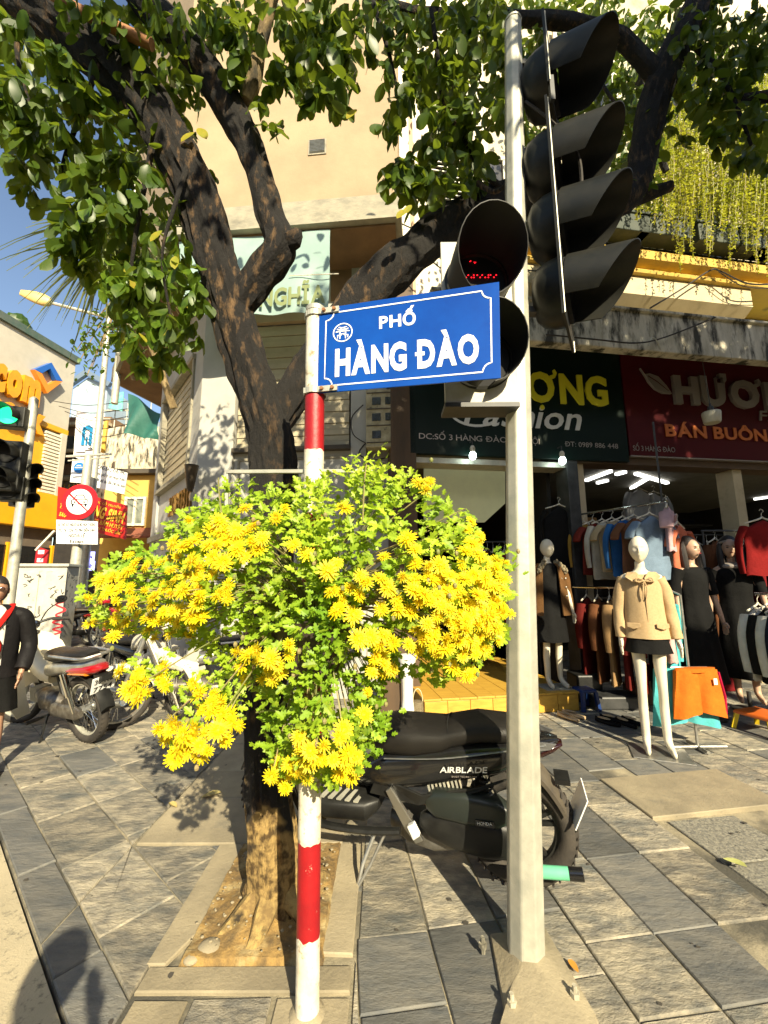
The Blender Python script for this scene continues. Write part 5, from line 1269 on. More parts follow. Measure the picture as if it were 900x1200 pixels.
# ================================================================ STRIPED POLE, NAME SIGN, FLOWERS
bx, by = -.27, 1.64
bol = thing('striped_pole', 'red and white striped steel pole carrying the blue street name sign', 'pole', (bx, by, 0))
a = V((bx, by, 0)); b = Py(370, 365, 1.64)
bands = [(0, .235, 'white_paint'), (.235, .53, 'red_paint'), (.53, .83, 'white_paint'), (.83, 1.13, 'red_paint'), (1.13, 1.43, 'white_paint'), (1.43, 1.70, 'red_paint'), (1.70, 1.965, 'white_paint'), (1.965, 2.215, 'red_paint'), (2.215, 2.585, 'white_paint')]
def bpt(z): return V((bx+(b.x-bx)*z/b.z, by, z))
prev = None
for z0_, z1_, m_ in bands:
    mb = MB(); r_ = .0405; n_ = 24; rg = []
    for k in range(7):
        z = z0_+(z1_-z0_)*k/6; ring = []
        for j in range(n_):
            t = 2*pi*j/n_; dz = 0
            if k == 0 and z0_ > 0: dz = .012*noise.noise(V((cos(t)*2, sin(t)*2, z0_*9)))
            if k == 6 and z1_ < 2.5: dz = .012*noise.noise(V((cos(t)*2, sin(t)*2, z1_*9)))
            ring.append(bpt(z)+V((r_*cos(t), r_*sin(t), dz)))
        rg.append(ring)
    mb.rings(rg, cap=(z0_ == 0 or z1_ > 2.5)); mb.build('painted_band', K[m_], bol, smooth=True, world=True)
mb = MB(); mb.lathe([(.043, 0), (.043, .02), (.02, .03), (0, .03)], bpt(2.585), (0,0,1), 20); mb.build('pole_cap', K['galv'], bol, smooth=True, world=True)
mb = MB(); mb.lathe([(.060, .0), (.052, .006), (.042, .012)], (bx, by, .003), n=24); mb.build('concrete_collar', K['concrete_slab'], bol, smooth=True, world=True)

# street name sign
p00 = V((-.235, 1.598, 2.208)); p10 = V((.462, 1.462, 2.178)); zt0, zt1 = 2.592, 2.590
ux = (V((.462, 1.462, 0))-V((-.235, 1.598, 0))).normalized(); un = ux.cross(V((0,0,1)))
A_ = Pl(371, 461, (-.27, 1.604), math.degrees(atan2(ux.x, ux.y))); B_ = Pl(587, 443, (-.27, 1.604), math.degrees(atan2(ux.x, ux.y))); C_ = Pl(585, 330, (-.27, 1.604), math.degrees(atan2(ux.x, ux.y))); D_2 = Pl(374, 362, (-.27, 1.604), math.degrees(atan2(ux.x, ux.y)))
ns_ = thing('street_name_sign', 'blue enamel street name plate with white capitals and a round emblem', 'street sign', A_)
mb = MB(); mb.ext([A_, B_, C_, D_2], -un*.006); mb.build('plate', K['sign_blue'], ns_, world=True, bevel=.0015)
def sp_(u, v): return (A_*(1-u)+B_*u)*(1-v)+(D_2*(1-u)+C_*u)*v
W0 = (B_-A_).length; H0 = (D_2-A_).length
mb = MB(); off = un*.0015
def strip(mb, pts, w_, o_=off):
    """pts in (u,v) of the plate; a thin painted line"""
    q = [(u*W0, v*H0) for u, v in pts]; v2, f2 = quadstrip(q, w_)
    # keep the width constant to the end
    mb.add([sp_(x/W0, y/H0)+o_ for x, y in v2], f2)
mu, mv, cr = .045, .075, .045
asp = W0/H0
border = []
def arc(cu, cv, a0, a1):
    for k in range(7):
        t = radians(a0+(a1-a0)*k/6); border.append((cu+cr*cos(t), cv+cr*asp*sin(t)))
arc(mu, mv, 90, 0); arc(1-mu, mv, 180, 90); arc(1-mu, 1-mv, 270, 180); arc(mu, 1-mv, 0, -90); border.append(border[0])
strip(mb, border, .0055)
mb.build('border_line', K['sign_white'], ns_, world=True)
tu = (B_-A_)*.42+(C_-D_2)*.58; tu.normalize()
text('lettering', 'PHỐ', sp_(.355, .665), tu, (0,0,1), .052, K['sign_white'], ns_, w=.150, bold=.03, depth=.0006, lift=.001, gap=.09)
t_ = text('lettering', 'HÀNG ĐÀO', sp_(.105, .185), (B_-A_).normalized()*.7+(C_-D_2).normalized()*.3, (0,0,1), .112, K['sign_white'], ns_, w=W0*.79, bold=.045, depth=.0006, lift=.001, gap=.05)
# round emblem: ring and gate
ec = sp_(.145, .675); er = .040
e1_ = tu; e2_ = V((0,0,1))
def emb(mb, pts, w_): v2, f2 = quadstrip(pts, w_); mb.add([ec+e1_*x*er+e2_*y*er+un*.0016 for x, y in v2], f2)
mb = MB(); emb(mb, [(cos(2*pi*k/36), sin(2*pi*k/36)) for k in range(37)], .12)
emb(mb, [(-.62,.42),(-.4,.36),(0,.30),(.4,.36),(.62,.42)], .13); emb(mb, [(-.45,.62),(0,.52),(.45,.62)], .12); emb(mb, [(-.75,.1),(-.4,.16),(.4,.16),(.75,.1)], .13)
emb(mb, [(-.18,.5),(-.2,.1)], .1); emb(mb, [(.18,.5),(.2,.1)], .1); emb(mb, [(-.3,.12),(-.3,-.72)], .15); emb(mb, [(.3,.12),(.3,-.72)], .15); emb(mb, [(-.62,-.3),(-.2,-.3),(-.1,-.15),(.1,-.15),(.2,-.3),(.62,-.3)], .12); emb(mb, [(-.55,-.3),(-.55,-.62)], .12); emb(mb, [(.55,-.3),(.55,-.62)], .12)
mb.build('round_emblem', K['sign_white'], ns_, world=True)
# brackets and bolts
for v_ in (.96, .04):
    q = sp_(.02, v_); mb = MB(); mb.lathe([(.047, -.012), (.047, .012)], bpt(q.z), (0,0,1), 20, cap=False); mb.bar(q-ux*.07+un*.004, q+ux*.075+un*.006, .006, .024); mb.build('bracket', K['galv'], ns_, world=True)
    for dx in (.01, .055): mb = MB(); s0 = q+ux*dx+un*.006; mb.cyl(s0, s0+un*.012, .009, .007, 8); mb.build('bolt', mat('rust', (.2,.08,.03), (.3,.14,.06), rough=.8), ns_, world=True)

# metal planter frame wired to the pole
pf = thing('plant_support', 'thin grey metal planter support wired to the striped pole above the flowers', 'plant support', (bx, by, 1.9))
a = Py(266, 553, 1.72); b = Py(437, 552, 1.60); mb = MB(); mb.bar(a, b, .018, .014); mb.build('rail', K['galv'], pf, world=True)
mb = MB(); mb.bar(a, Py(266, 640, 1.72), .014); mb.build('upright', K['galv'], pf, world=True)
mb = MB(); c = Py(272, 556, 1.72); mb.bar(c, V((c.x+.2, 1.55, 1.6)), .010); mb.build('brace', K['galv'], pf, world=True)
mb = MB(); c = Py(432, 556, 1.62); mb.bar(c, Py(385, 600, 1.62), .012); mb.build('brace', K['galv'], pf, world=True)
for i in range(7):
    z = 1.84+.012*i; mb = MB(); mb.torus(bpt(z)+V((0,0,.003*(i % 3))), (sin(i*2.1)*.12, cos(i*1.7)*.12, 1), .044, .0018, 20, 5); mb.build('binding_wire', K['iron'], pf, world=True)
wire('binding_wire', [bpt(1.93)+V((-.05,-.02,0)), bpt(1.86)+V((-.06,-.03,0)), bpt(1.75)+V((-.048,-.02,0))], .0018, K['iron'], pf, world=True)
# the trough the chrysanthemums grow in (hidden by them)
mb = MB(); mb.lathe([(.10, 0), (.15, .16), (.155, .165), (.13, .16)], (bx+.02, by-.20, 1.15), n=20); pot = mb.build('flower_pot', mat('pot_dark', (.05,.035,.03), rough=.7), smooth=True)
tag(pot, 'dark round pot hung on the striped pole, almost hidden by the yellow chrysanthemums', 'pot')

mum = thing('chrysanthemum_plant', 'large bush of yellow chrysanthemums spilling from a pot on the striped pole', 'flowers', (bx+.05, by-.2, 1.25))
MI = wm(mum).inverted()
# flower mesh: rings of petals round a core
def flower_mesh(seed):
    r_ = random.Random(seed); mb = MB()
    for ring, (n, L_, el, w_) in enumerate(((17, 1.0, .10, .17), (15, .86, .38, .16), (11, .62, .75, .14), (7, .36, 1.1, .11))):
        for k in range(n):
            a = 2*pi*(k+.5*ring)/n+r_.uniform(-.12,.12); l = L_*r_.uniform(.86, 1.08)*.5; e = el+r_.uniform(-.14,.14)
            d = V((cos(a)*cos(e), sin(a)*cos(e), sin(e))); s_ = V((-sin(a), cos(a), 0))*w_*.5
            o_ = d*.05+V((0,0,.02*ring)); q = [o_-s_*.35, o_+s_*.35, o_+d*l*.62+s_*.55+V((0,0,.03)), o_+d*l*.62-s_*.55+V((0,0,.03)), o_+d*l+s_*.30-V((0,0,.02)), o_+d*l-s_*.30-V((0,0,.02))]
            mb.add(q, [(0,1,2,3), (3,2,4,5)])
    n1 = len(mb.f); mb.cur = 1; mb.ell((0,0,.10), (.13,.13,.09), nu=8, nv=4)
    me = mb.build('flower', [K['petal'], K['petal_core']], smooth=False); d = me.data; bpy.data.objects.remove(me); return d
FM = [flower_mesh(i) for i in range(4)]
def mum_leaf_mesh():
    """lobed leaf, folded along the midrib"""
    out = [(0,0),(.10,.05),(.16,.22),(.30,.30),(.30,.16),(.42,.20),(.56,.36),(.68,.34),(.62,.16),(.76,.18),(.90,.16),(1.0,0)]
    mb = MB(); L_ = [V((x, y, abs(y)*.25-.12*x*x)) for x, y in out]; R2 = [V((x, -y, abs(y)*.25-.12*x*x)) for x, y in out[1:-1]]
    mid = [V((x, 0, -.12*x*x)) for x in (.3, .62)]
    mb.v = L_+R2+mid; n = len(out); m1, m2 = len(mb.v)-2, len(mb.v)-1
    mb.f = [(0,1,2,3,m1), (m1,3,4,5,m2), (m2,5,6,7,8), (m2,8,9,10,11)]
    r = lambda i: n+i-1
    mb.f += [(0,m1,r(3),r(2),r(1)), (m1,m2,r(5),r(4),r(3)), (m2,r(8),r(7),r(6),r(5)), (m2,11,r(10),r(9),r(8))]
    mb.mi = [0]*len(mb.f); return mb
mlm = mum_leaf_mesh()
def fmat(p, nrm, size, spin):
    q = nrm.to_track_quat('Z', 'Y').to_matrix().to_4x4(); return Matrix.Translation(p) @ q @ Matrix.Rotation(spin, 4, 'Z') @ Matrix.Diagonal((size, size, size, 1))
# outline of the bush against the street, as sight lines at the bush's own distance
OUT = [(98,700),(104,675),(150,645),(200,612),(238,592),(300,578),(345,570),(395,556),(432,545),(470,556),(505,572),(545,592),(566,640),(592,655),(597,700),(592,742),(560,782),(520,800),(470,792),(448,800),(440,860),(425,905),(372,922),(328,915),(318,870),(300,810),(270,790),(252,765),(215,752),(165,742),(112,732)]
def inside(x, y, P):
    c = False; j = len(P)-1
    for i in range(len(P)):
        if (P[i][1] > y) != (P[j][1] > y) and x < (P[j][0]-P[i][0])*(y-P[i][1])/(P[j][1]-P[i][1])+P[i][0]: c = not c
        j = i
    return c
def edge_d(x, y):
    b_ = 1e9
    for i in range(len(OUT)):
        x0_, y0_ = OUT[i-1]; x1_, y1_ = OUT[i]; dx, dy = x1_-x0_, y1_-y0_; t = max(0, min(1, ((x-x0_)*dx+(y-y0_)*dy)/(dx*dx+dy*dy))); b_ = min(b_, math.hypot(x-x0_-dx*t, y-y0_-dy*t))
    return b_
def front_y(px, py):
    e = min(edge_d(px, py), 90)/90.0
    return 1.56-.30*sqrt(e*(2-e))+(0.06 if px < 200 else 0)
rf = random.Random(21)
# flower heads: (px, py, count, spread)
FC = [(128,690,5,16),(115,700,2,8),(150,668,4,14),(168,700,6,18),(150,725,5,16),(185,672,5,16),(205,650,5,16),(235,638,6,16),(262,628,4,12),(290,622,5,14),(268,645,4,14),(200,712,6,18),(180,735,2,6),(215,742,5,12),(235,700,5,16),(222,680,4,14),(258,690,3,12),(110,730,1,4),(138,728,2,8),(162,730,2,8),
 (142,785,1,4),(160,795,3,8),(188,793,3,8),(152,812,2,6),(170,815,2,6),(205,862,6,14),(232,868,5,12),(262,850,5,14),(240,812,4,12),(248,826,3,10),(275,845,2,8),(215,880,2,8),(238,882,1,4),
 (290,770,3,8),(310,778,6,14),(322,790,3,8),(340,760,2,6),(358,650,1,3),(300,640,2,8),(345,640,1,3),(335,600,2,10),(400,600,1,4),(395,665,2,8),(405,690,5,14),(410,715,2,8),(395,700,2,6),(428,748,2,6),(452,690,2,6),(458,720,2,8),(470,712,2,6),(476,634,1,3),(500,568,1,4),(495,572,2,8),
 (455,775,5,12),(450,750,3,8),(442,770,2,6),(432,812,1,2),(428,835,1,3),(490,695,4,10),(500,660,4,12),(520,668,5,14),(510,690,6,16),(530,700,8,18),(552,700,7,16),(545,725,7,16),(565,718,6,14),(560,742,6,14),(578,735,4,10),(540,752,4,12),(555,765,3,10),(520,760,2,6),(528,785,1,4),(545,790,2,6),(575,672,3,8),(585,690,3,8),(588,662,2,6),(550,620,2,8),(548,645,2,8),(556,632,2,6),(563,655,1,3),(500,735,4,10),(486,755,3,8),(505,748,2,6),(572,700,3,10),(450,655,1,3),
 (398,858,2,6),(395,885,5,12),(372,890,5,12),(355,880,3,8),(345,900,4,10),(330,908,3,8),(410,893,3,8),(405,905,3,8),(380,905,3,8),(420,880,1,3),(425,870,1,3),(365,865,2,8)]
flowers = []
for px, py, n, sp in FC:
    for k in range(n):
        for tr in range(20):
            x, y = px+rf.gauss(0, sp*.78), py+rf.gauss(0, sp*.70)
            if all((x-f[0])**2+(y-f[1])**2 > 95 for f in flowers): break
        flowers.append((x, y))
flowers = flowers[:300]
stems = MB(); pot_c = V((bx+.03, by-.2, 1.32))
for i, (x, y) in enumerate(flowers):
    yy = front_y(x, y)-.03+rf.uniform(-.02, .05); p = Py(x, y, yy)
    nrm = (V((rf.gauss(0,.4), -1+rf.gauss(0,.2), .55+rf.gauss(0,.35)))+(p-pot_c)*.5).normalized()
    o = inst(FM[i % 4], 'flower', mum, MI @ fmat(p, nrm, rf.uniform(.040, .064), rf.random()*6) @ Matrix.Diagonal((1, 1, (1.9 if i % 6 == 0 else 1.0), 1)) @ Matrix.Diagonal(((.72 if i % 6 == 0 else 1.0),)*2+(1, 1)))
    if i % 2 == 0 and not (x < 300 and y > 760 and i % 8):
        q = pot_c.lerp(p, .45)+V((0, .03, .06)); stems.tube(path([tuple(pot_c), tuple(q), tuple(p-nrm*.005)], 4), .0022, 4)
# buds
for i in range(60):
    x, y = rf.choice(FC)[:2]; x += rf.gauss(0, 16); y += rf.gauss(0, 16); p = Py(x, y, front_y(x, y)-.02); stems.ell(p, (.007,.007,.009), nu=6, nv=4)
# leaves
lp_ = []
k = 0
while k < 4600:
    x, y = rf.uniform(90, 600), rf.uniform(540, 925)
    if not inside(x, y, OUT): continue
    # the flowers' lower left bunch hangs clear of the rest
    if y > 800 and x < 300: continue
    if noise.noise(V((x*.034, y*.034, 4))) < -.20: continue
    k += 1; dpt = rf.random()**1.3*.42; yy = front_y(x, y)+dpt*(.55+.45*min(edge_d(x, y), 60)/60)
    p = Py(x, y, yy); lp_.append((p, V((rf.uniform(-1,1), rf.uniform(-1,.2), rf.uniform(-.7,.8))), V((rf.gauss(0,.5), -.7+rf.gauss(0,.3), .8+rf.gauss(0,.3))), rf.uniform(.026, .048), dpt))
for (x0_, y0_, n_, s_) in ((370,612,60,14),(368,640,50,14),(372,672,50,14),(378,705,50,14),(372,740,50,14),(360,775,40,14),(438,560,60,16),(445,570,50,14),(330,588,50,12),(250,598,40,14),(225,615,40,14),(300,585,40,12),(410,560,30,10),(370,580,30,12),(590,665,26,12),(270,815,70,14),(250,800,50,16),(225,840,30,14),(178,785,30,14),(190,790,16,10),(330,880,60,12),(440,850,60,10),(430,880,40,10),(475,560,20,8),(278,576,26,8)):
    for k in range(n_):
        x, y = x0_+rf.gauss(0, s_), y0_+rf.gauss(0, s_); p = Py(x, y, front_y(x0_, y0_)+rf.uniform(-.03,.12)); lp_.append((p, V((rf.uniform(-1,1), rf.uniform(-1,.2), rf.uniform(-.3,1))), V((rf.gauss(0,.5), -.7, .8)), rf.uniform(.022, .038), .1))
lp_.sort(key=lambda q: q[4])
mlo = mlm.build('leaf', K['mum_leaf']); mld = mlo.data; bpy.data.objects.remove(mlo)
for q in lp_[:300]: inst(mld, 'leaf', mum, MI @ leaf_mat(*q[:4]))
mb = MB()
for q in lp_[300:]:
    m_ = leaf_mat(*q[:4]); mb.add([m_ @ v for v in mlm.v], mlm.f)
o = mb.build('foliage', K['mum_leaf'], mum, world=True); o['kind'] = 'stuff'
# stems to the tips
for i in range(150):
    q = rf.choice(lp_)[0]; mid_ = pot_c.lerp(q, .5)+V((0, .05, .05)); stems.tube(path([tuple(pot_c), tuple(mid_), tuple(q)], 4), .0018, 4)
for (x0_, y0_, x1_, y1_) in ((300,800,262,850),(350,850,300,835),(358,800,352,880),(365,800,345,890),(370,800,372,880),(380,800,395,870),(430,540,425,610),(256,560,262,620)):
    a, b = Py(x0_, y0_, 1.45), Py(x1_, y1_, front_y(x1_, y1_)); stems.tube(path([tuple(a), tuple(a.lerp(b, .5)+V((0,-.02,.03))), tuple(b)], 4), .0024, 4)
o = stems.build('stems', K['stem'], mum, world=True); o['kind'] = 'stuff'
for i in range(14):
    x, y = rf.uniform(200, 480), rf.uniform(600, 720); 
# ================================================================ GREY POLE AND SIGNALS
pb = V((.53, 1.83, 0)); pt_ = Py(601, 28, 1.83)
gp = thing('signal_pole', 'tall faceted galvanised pole standing in a concrete footing beside the black scooter', 'pole', pb)
def gpt(z): return pb+(pt_-pb)*(z/pt_.z)
mb = MB(); n_ = 8; rg = []
for k in range(25):
    z = pt_.z*k/24; r_ = .072-.026*k/24; rg.append([gpt(z)+V((r_*cos(2*pi*(j+.35)/n_), r_*sin(2*pi*(j+.35)/n_), 0)) for j in range(n_)])
mb.rings(rg); mb.build('shaft', K['galv'], gp, world=True, bevel=.006)
mb = MB(); mb.lathe([(.046, 0), (.047, .01), (.03, .03), (0, .035)], gpt(pt_.z), (0,0,1), 16); mb.build('pole_cap', K['galv'], gp, smooth=True, world=True)
mb = MB()
foot = [(573,1098),(640,1090),(704,1200),(706,1260),(570,1260),(590,1190)]
mb.rings([[Pg(x, y, 0)+V((0,0,-.01)) for x, y in foot], [Pg(x, y, 0).lerp(pb, .06)+V((0,0,.016)) for x, y in foot], [Pg(x, y, 0).lerp(pb, .35)+V((0,0,.03)) for x, y in foot], [pb+V((.052*cos(t), .052*sin(t), .05)) for t in [radians(q) for q in (150, 40, -20, -70, -110, -160)]]], cap=False)
mb.build('concrete_footing', K['concrete_slab'], gp, smooth=True, world=True)
for x, y in ((600, 1178), (674, 1168), (566, 1110)):
    q = Pg(x, y, .03); mb = MB(); mb.cyl(q+V((0,0,-.02)), q+V((0,0,.035)), .009, .008, 8); mb.cyl(q+V((0,0,0)), q+V((0,0,.016)), .016, .016, 6); mb.build('anchor_bolt', K['stained'], gp, world=True)

# visored signal heads seen from the side
def visor(mb, c, ax, r, L_, cut=.55, up=V((0,0,1)), t0=-35, t1=215, th=.004, flare=1.0):
    """tunnel visor round axis ax, its mouth cut slanting back towards the bottom"""
    ax = V(ax).normalized(); sd = up.cross(ax).normalized(); u2 = ax.cross(sd); rg = []
    for k in range(25):
        t = radians(t0+(t1-t0)*k/24); o_ = sd*cos(t)+u2*sin(t); s_ = (1+sin(t))/2; l = L_*(cut+(1-cut)*s_**.8)
        rg.append([c+o_*r, c+o_*r*(1+.5*(flare-1))+ax*l*.5, c+o_*r*flare+ax*l, c+o_*(r*flare-th)+ax*l, c+o_*(r-th)*(1+.5*(flare-1))+ax*l*.5, c+o_*(r-th)])
    mb.rings(rg); return mb
fd = V((.86, -.50, 0)).normalized()           # the side heads face right and a little towards us
fd2 = (fd+V((0,0,-.16))).normalized()
sidev = V((0,0,1)).cross(fd)
def side_head(name, lab, lens_px, y, top_z, bot_z, group):
    cx_ = Py(*lens_px[0], y)
    t_ = thing(name, lab, 'traffic light', V((cx_.x, cx_.y, bot_z)), group=group)
    return t_
yS = 1.80
lens = [(660, 335), (658, 243), (655, 160)]
c_ = [Py(x, y, yS) for x, y in lens]
z_mid = c_[1].z; x_p = c_[1].x; dz = .355
hd = thing('side_signal', 'lower black signal head with three long visors facing the shops, right of the grey pole', 'traffic light', (x_p, yS, z_mid), group='visored signal heads on the grey pole')
def put_head(par, x, y, zs, top, bot):
    M_ = frame(V((x, y, 0)), sidev, (0,0,1))       # local x across, local y up, local z = outwards
    # sidev x up = outward?
    out = M_.to_3x3() @ V((0,0,1))
    sgn = 1 if out.dot(fd) > 0 else -1
    mb = MB(); mb.ext([V((x, y, bot))+sidev*a for a in (-.19, .19)]+[V((x, y, top))+sidev*a for a in (.19, .17, -.17, -.19)][0:4], fd*-.012)
    mb.build('backboard', K['signal_black'], par, world=True)
    # rounded body behind the board
    for z in zs:
        mb = MB(); rg = []
        for k, (q, s_) in enumerate(((0, 1), (.05, .97), (.10, .86), (.13, .62), (.14, .3))):
            rg.append([V((x, y, z))-fd*(q+.013)+sidev*(.155*s_*cos(t))+V((0,0,.165*s_*sin(t))) for t in [2*pi*j/20 for j in range(20)]])
        mb.rings(rg); mb.build('signal_housing', K['signal_black'], par, smooth=True, world=True)
        mb = MB(); mb.lathe([(0, .002), (.14, .002), (.15, .02), (.15, 0)], V((x, y, z)), fd, 24, cap=False); mb.build('lens', K['signal_in'], par, world=True)
        mb = MB(); visor(mb, V((x, y, z))+fd*.004, fd2, .158, .29, .30, th=.004); mb.build('visor', K['signal_black'], par, smooth=True, world=True)
    # bright edge strip of the board
    [MB().bar(V((x, y, bot))+sidev*0.19*q_, V((x, y, top))+sidev*.17*q_, .008, .004).build('edge_trim', K['galv'], par, world=True) for q_ in (-1, 1)]
xh = .885
zs = [2.80, 3.155, 3.51]
put_head(hd, xh, yS, zs, 3.72, 2.58)
hd2 = thing('side_signal', 'upper black signal head whose long visor points right at the top of the photo', 'traffic light', (xh, yS, 4.0), group='visored signal heads on the grey pole')
put_head(hd2, xh+.02, yS, [4.02], 4.24, 3.80)
mb = MB(); q = V((xh, yS, 0))+fd*.02
mb.bar(q+V((0,0,3.70))-sidev*.16, q+V((0,0,3.84))-sidev*.16, .02); mb.bar(q+V((0,0,3.70))+sidev*.16, q+V((0,0,3.84))+sidev*.16, .02)
mb.build('joining_bar', K['iron'], hd2, world=True)
for z in (2.72, 3.62, 3.95, 4.18):
    mb = MB(); mb.bar(gpt(z), V((xh, yS, z))-fd*.08, .045, .03); mb.build('pole_bracket', K['iron'], hd2 if z > 3.8 else hd, world=True)
# cables from the pole down the heads
wire('signal_cable', [gpt(3.9)+V((.05,-.03,0)), V((xh-.02, yS-.05, 3.7)), V((xh+.06, yS-.1, 3.45)), V((xh+.05, yS-.12, 3.2))], .008, K['rubber'], hd, world=True)

# pedestrian style head facing the camera, left of the pole
fh = thing('red_signal', 'boxy signal head with two deep black visors, half hidden by the blue sign', 'traffic light', (.47, 1.72, 2.2))
yF = 1.74
P = [Py(527, 470, yF), Py(607, 469, yF), Py(607, 290, yF), Py(521, 290, yF)]
zb0, zt0 = 2.215, 3.00; xl, xr = .29, .585
mb = MB(); mb.box(((xl+xr)/2, yF+.06, (zb0+zt0)/2), (xr-xl, .11, zt0-zb0)); mb.build('signal_housing', K['signal_cream'], fh, world=True, bevel=.01)
mb = MB(); mb.box(((xl+xr)/2, yF-.002, (zb0+zt0)/2), (xr-xl+.03, .012, zt0-zb0+.03)); mb.build('backboard', K['signal_cream'], fh, world=True, bevel=.003)
mb = MB(); mb.box(((xl+xr)/2, yF+.05, zb0-.015), (xr-xl+.035, .13, .02)); mb.build('base_strip', K['iron'], fh, world=True)
fx = (xl+xr)/2
for i, z in enumerate((2.415, 2.80)):
    mb = MB(); mb.lathe([(.145, 0), (.15, .012), (.135, .018), (.13, .004)], (fx, yF-.008, z), (0,-1,0), 32, cap=False); mb.build('lens_rim', K['signal_black'], fh, smooth=True, world=True)
    mb = MB(); mb.lathe([(0, .001), (.133, .001)], (fx, yF-.010, z), (0,-1,0), 24, cap=False); mb.build('lens', K['signal_in'], fh, world=True)
    mb = MB(); visor(mb, V((fx, yF-.016, z)), V((.14,-1,.06)), .142, .27 if i else .21, .35, th=.004, t0=-80, t1=260, flare=1.08); mb.build('visor', mat('visor_dark', (.008,.008,.008), (.014,.014,.013), rough=.55), fh, smooth=True, world=True)
mb = MB(); r_ = random.Random(4)
for i in range(15):
    for j in range(2):
        x = fx-.09+.013*i+r_.uniform(-.002,.002); z = 2.80+.02+.012*j
        if (i*7+j*3) % 5 < 3: mb.ell((x, yF-.016, z), (.0035,.002,.0035), nu=6, nv=3)
for i in range(5): mb.ell((fx-.02+r_.gauss(0,.01), yF-.016, 2.905+r_.gauss(0,.008)), (.002,.002,.002), nu=6, nv=3)
o = mb.build('red_led_dots', K['led_red'], fh, world=True); o['kind'] = 'stuff'
for z in (2.3, 2.9): mb = MB(); mb.bar(gpt(z), (xr-.02, yF+.06, z), .05, .02); mb.build('pole_bracket', K['galv'], fh, world=True)
# ================================================================ MOTORBIKES
def wheel(par, c, R, tr, style='cast', mt='steel', name='wheel', steer=0.0):
    """wheel in the xz plane, axle along y"""
    w = thing(name, None, None, c); w.parent = par
    if steer: w.rotation_euler = (0, 0, steer)
    mb = MB(); mb.torus((0,0,0), (0,1,0), R-tr, tr, 40, 10, 1.15); ty = mb.build('tyre', K['rubber'], w, smooth=True)
    mb = MB()
    for k in range(44):
        a = 2*pi*k/44
        for s_ in (-1, 1):
            q = V((cos(a), 0, sin(a)))*(R-.006); mb.bar(q+V((0, s_*tr*.25, 0)), q*.985+V((0, s_*tr*.95, 0)), .010, .007, up=(cos(a),0,sin(a)))
    mb.build('tread', K['rubber'], w)['kind'] = 'stuff'
    mb = MB(); mb.torus((0,0,0), (0,1,0), R-tr*1.95, .013, 36, 6, 1.9)
    if style == 'cast':
        for k in range(5):
            a = 2*pi*k/5+.3
            for da in (-.16, .16): mb.bar(V((.03*cos(a), 0, .03*sin(a))), V((cos(a+da), 0, sin(a+da)))*(R-tr*2), .018, .024, up=(0,1,0))
    mb.build('rim', K[mt], w, smooth=True)
    if style == 'spoke':
        mb = MB()
        for k in range(28):
            a = 2*pi*k/28; b = a+(.5 if k % 2 else -.5); mb.tube([(.03*cos(b), .02*(1 if k % 4 < 2 else -1), .03*sin(b)), ((R-tr*2)*cos(a), 0, (R-tr*2)*sin(a))], .0018, 3)
        o = mb.build('spokes', K['chrome'], w); o['kind'] = 'stuff'
    mb = MB(); mb.cyl((0,-.05,0), (0,.05,0), .035, .035, 16); mb.cyl((0,-.055,0), (0,-.045,0), .07 if style == 'cast' else .05, None, 20); mb.build('hub', K['steel'], w, smooth=True)
    return w
def mirrors(par, x, z, w_):
    for s_ in (-1, 1):
        mb = MB(); mb.tube(path([(x, s_*.12, z), (x+.02, s_*.20, z+.10), (x, s_*w_, z+.16)], 4), .006, 6); m_ = mb.build('mirror_stalk', K['black_plastic'], par, smooth=True)
        mb = MB(); mb.ell((x, s_*(w_+.02), z+.19), (.014, .06, .042)); mb.build('mirror', K['black_gloss'], m_, smooth=True)

# ---------------------------------------------------------------- black scooter
rc = V((.585, 2.25, 0))
sco = thing('scooter', 'black scooter with a white plate parked on its stand behind the grey pole', 'scooter', rc, rot=Euler((radians(-6), 0, radians(163)), 'XYZ')); sco.scale = (.93, .96, .97)
R_ = .285
def S_(secs, name, m_, par=sco, n=22, **k): mb = MB(); mb.super(secs, n=n); return mb.build(name, m_, par, smooth=True, **k)
wheel(sco, (-.07,0,R_), R_, .052, 'cast', 'black_plastic')
wheel(sco, (1.27,0,R_), R_, .048, 'cast', 'black_plastic', steer=.25)
seat = S_([(-.20,.752,.018,.05,2.2),(-.14,.755,.035,.09,2.4),(-.02,.75,.05,.12,2.6),(.12,.745,.058,.13,2.6),(.24,.715,.060,.135,2.6),(.30,.690,.070,.14,2.6),(.44,.672,.088,.15,2.5),(.58,.670,.092,.145,2.4),(.68,.660,.082,.115,2.3),(.735,.645,.062,.075,2.2),(.755,.63,.035,.04,2.0)], 'seat', K['seat_vinyl'])
mb = MB(); mb.tube(path([(.26,-.12,.745),(.27,-.05,.77),(.27,.05,.77),(.26,.12,.745)], 4), .004, 5); mb.build('seam', K['black_plastic'], seat, smooth=True)
S_([(-.28,.715,.012,.03,2),(-.23,.70,.035,.07,2.3),(-.14,.675,.055,.11,2.6),(0,.64,.080,.135,3),(.2,.60,.095,.15,3),(.4,.555,.105,.155,3),(.58,.52,.105,.145,3),(.72,.49,.085,.12,2.6),(.80,.46,.05,.08,2.2)], 'side_panel', K['black_gloss'])
mb = MB()
for s_ in (-1, 1):
    mb.ext([V((.66, s_*.10, .49)), V((.40, s_*.155, .455)), V((.10, s_*.15, .53)), V((-.10, s_*.13, .60)), V((.12, s_*.15, .50)), V((.42, s_*.15, .40)), V((.70, s_*.11, .40))], (0, s_*.012, 0))
mb.build('lower_fairing', K['black_plastic'], sco, bevel=.004)
mb = MB()
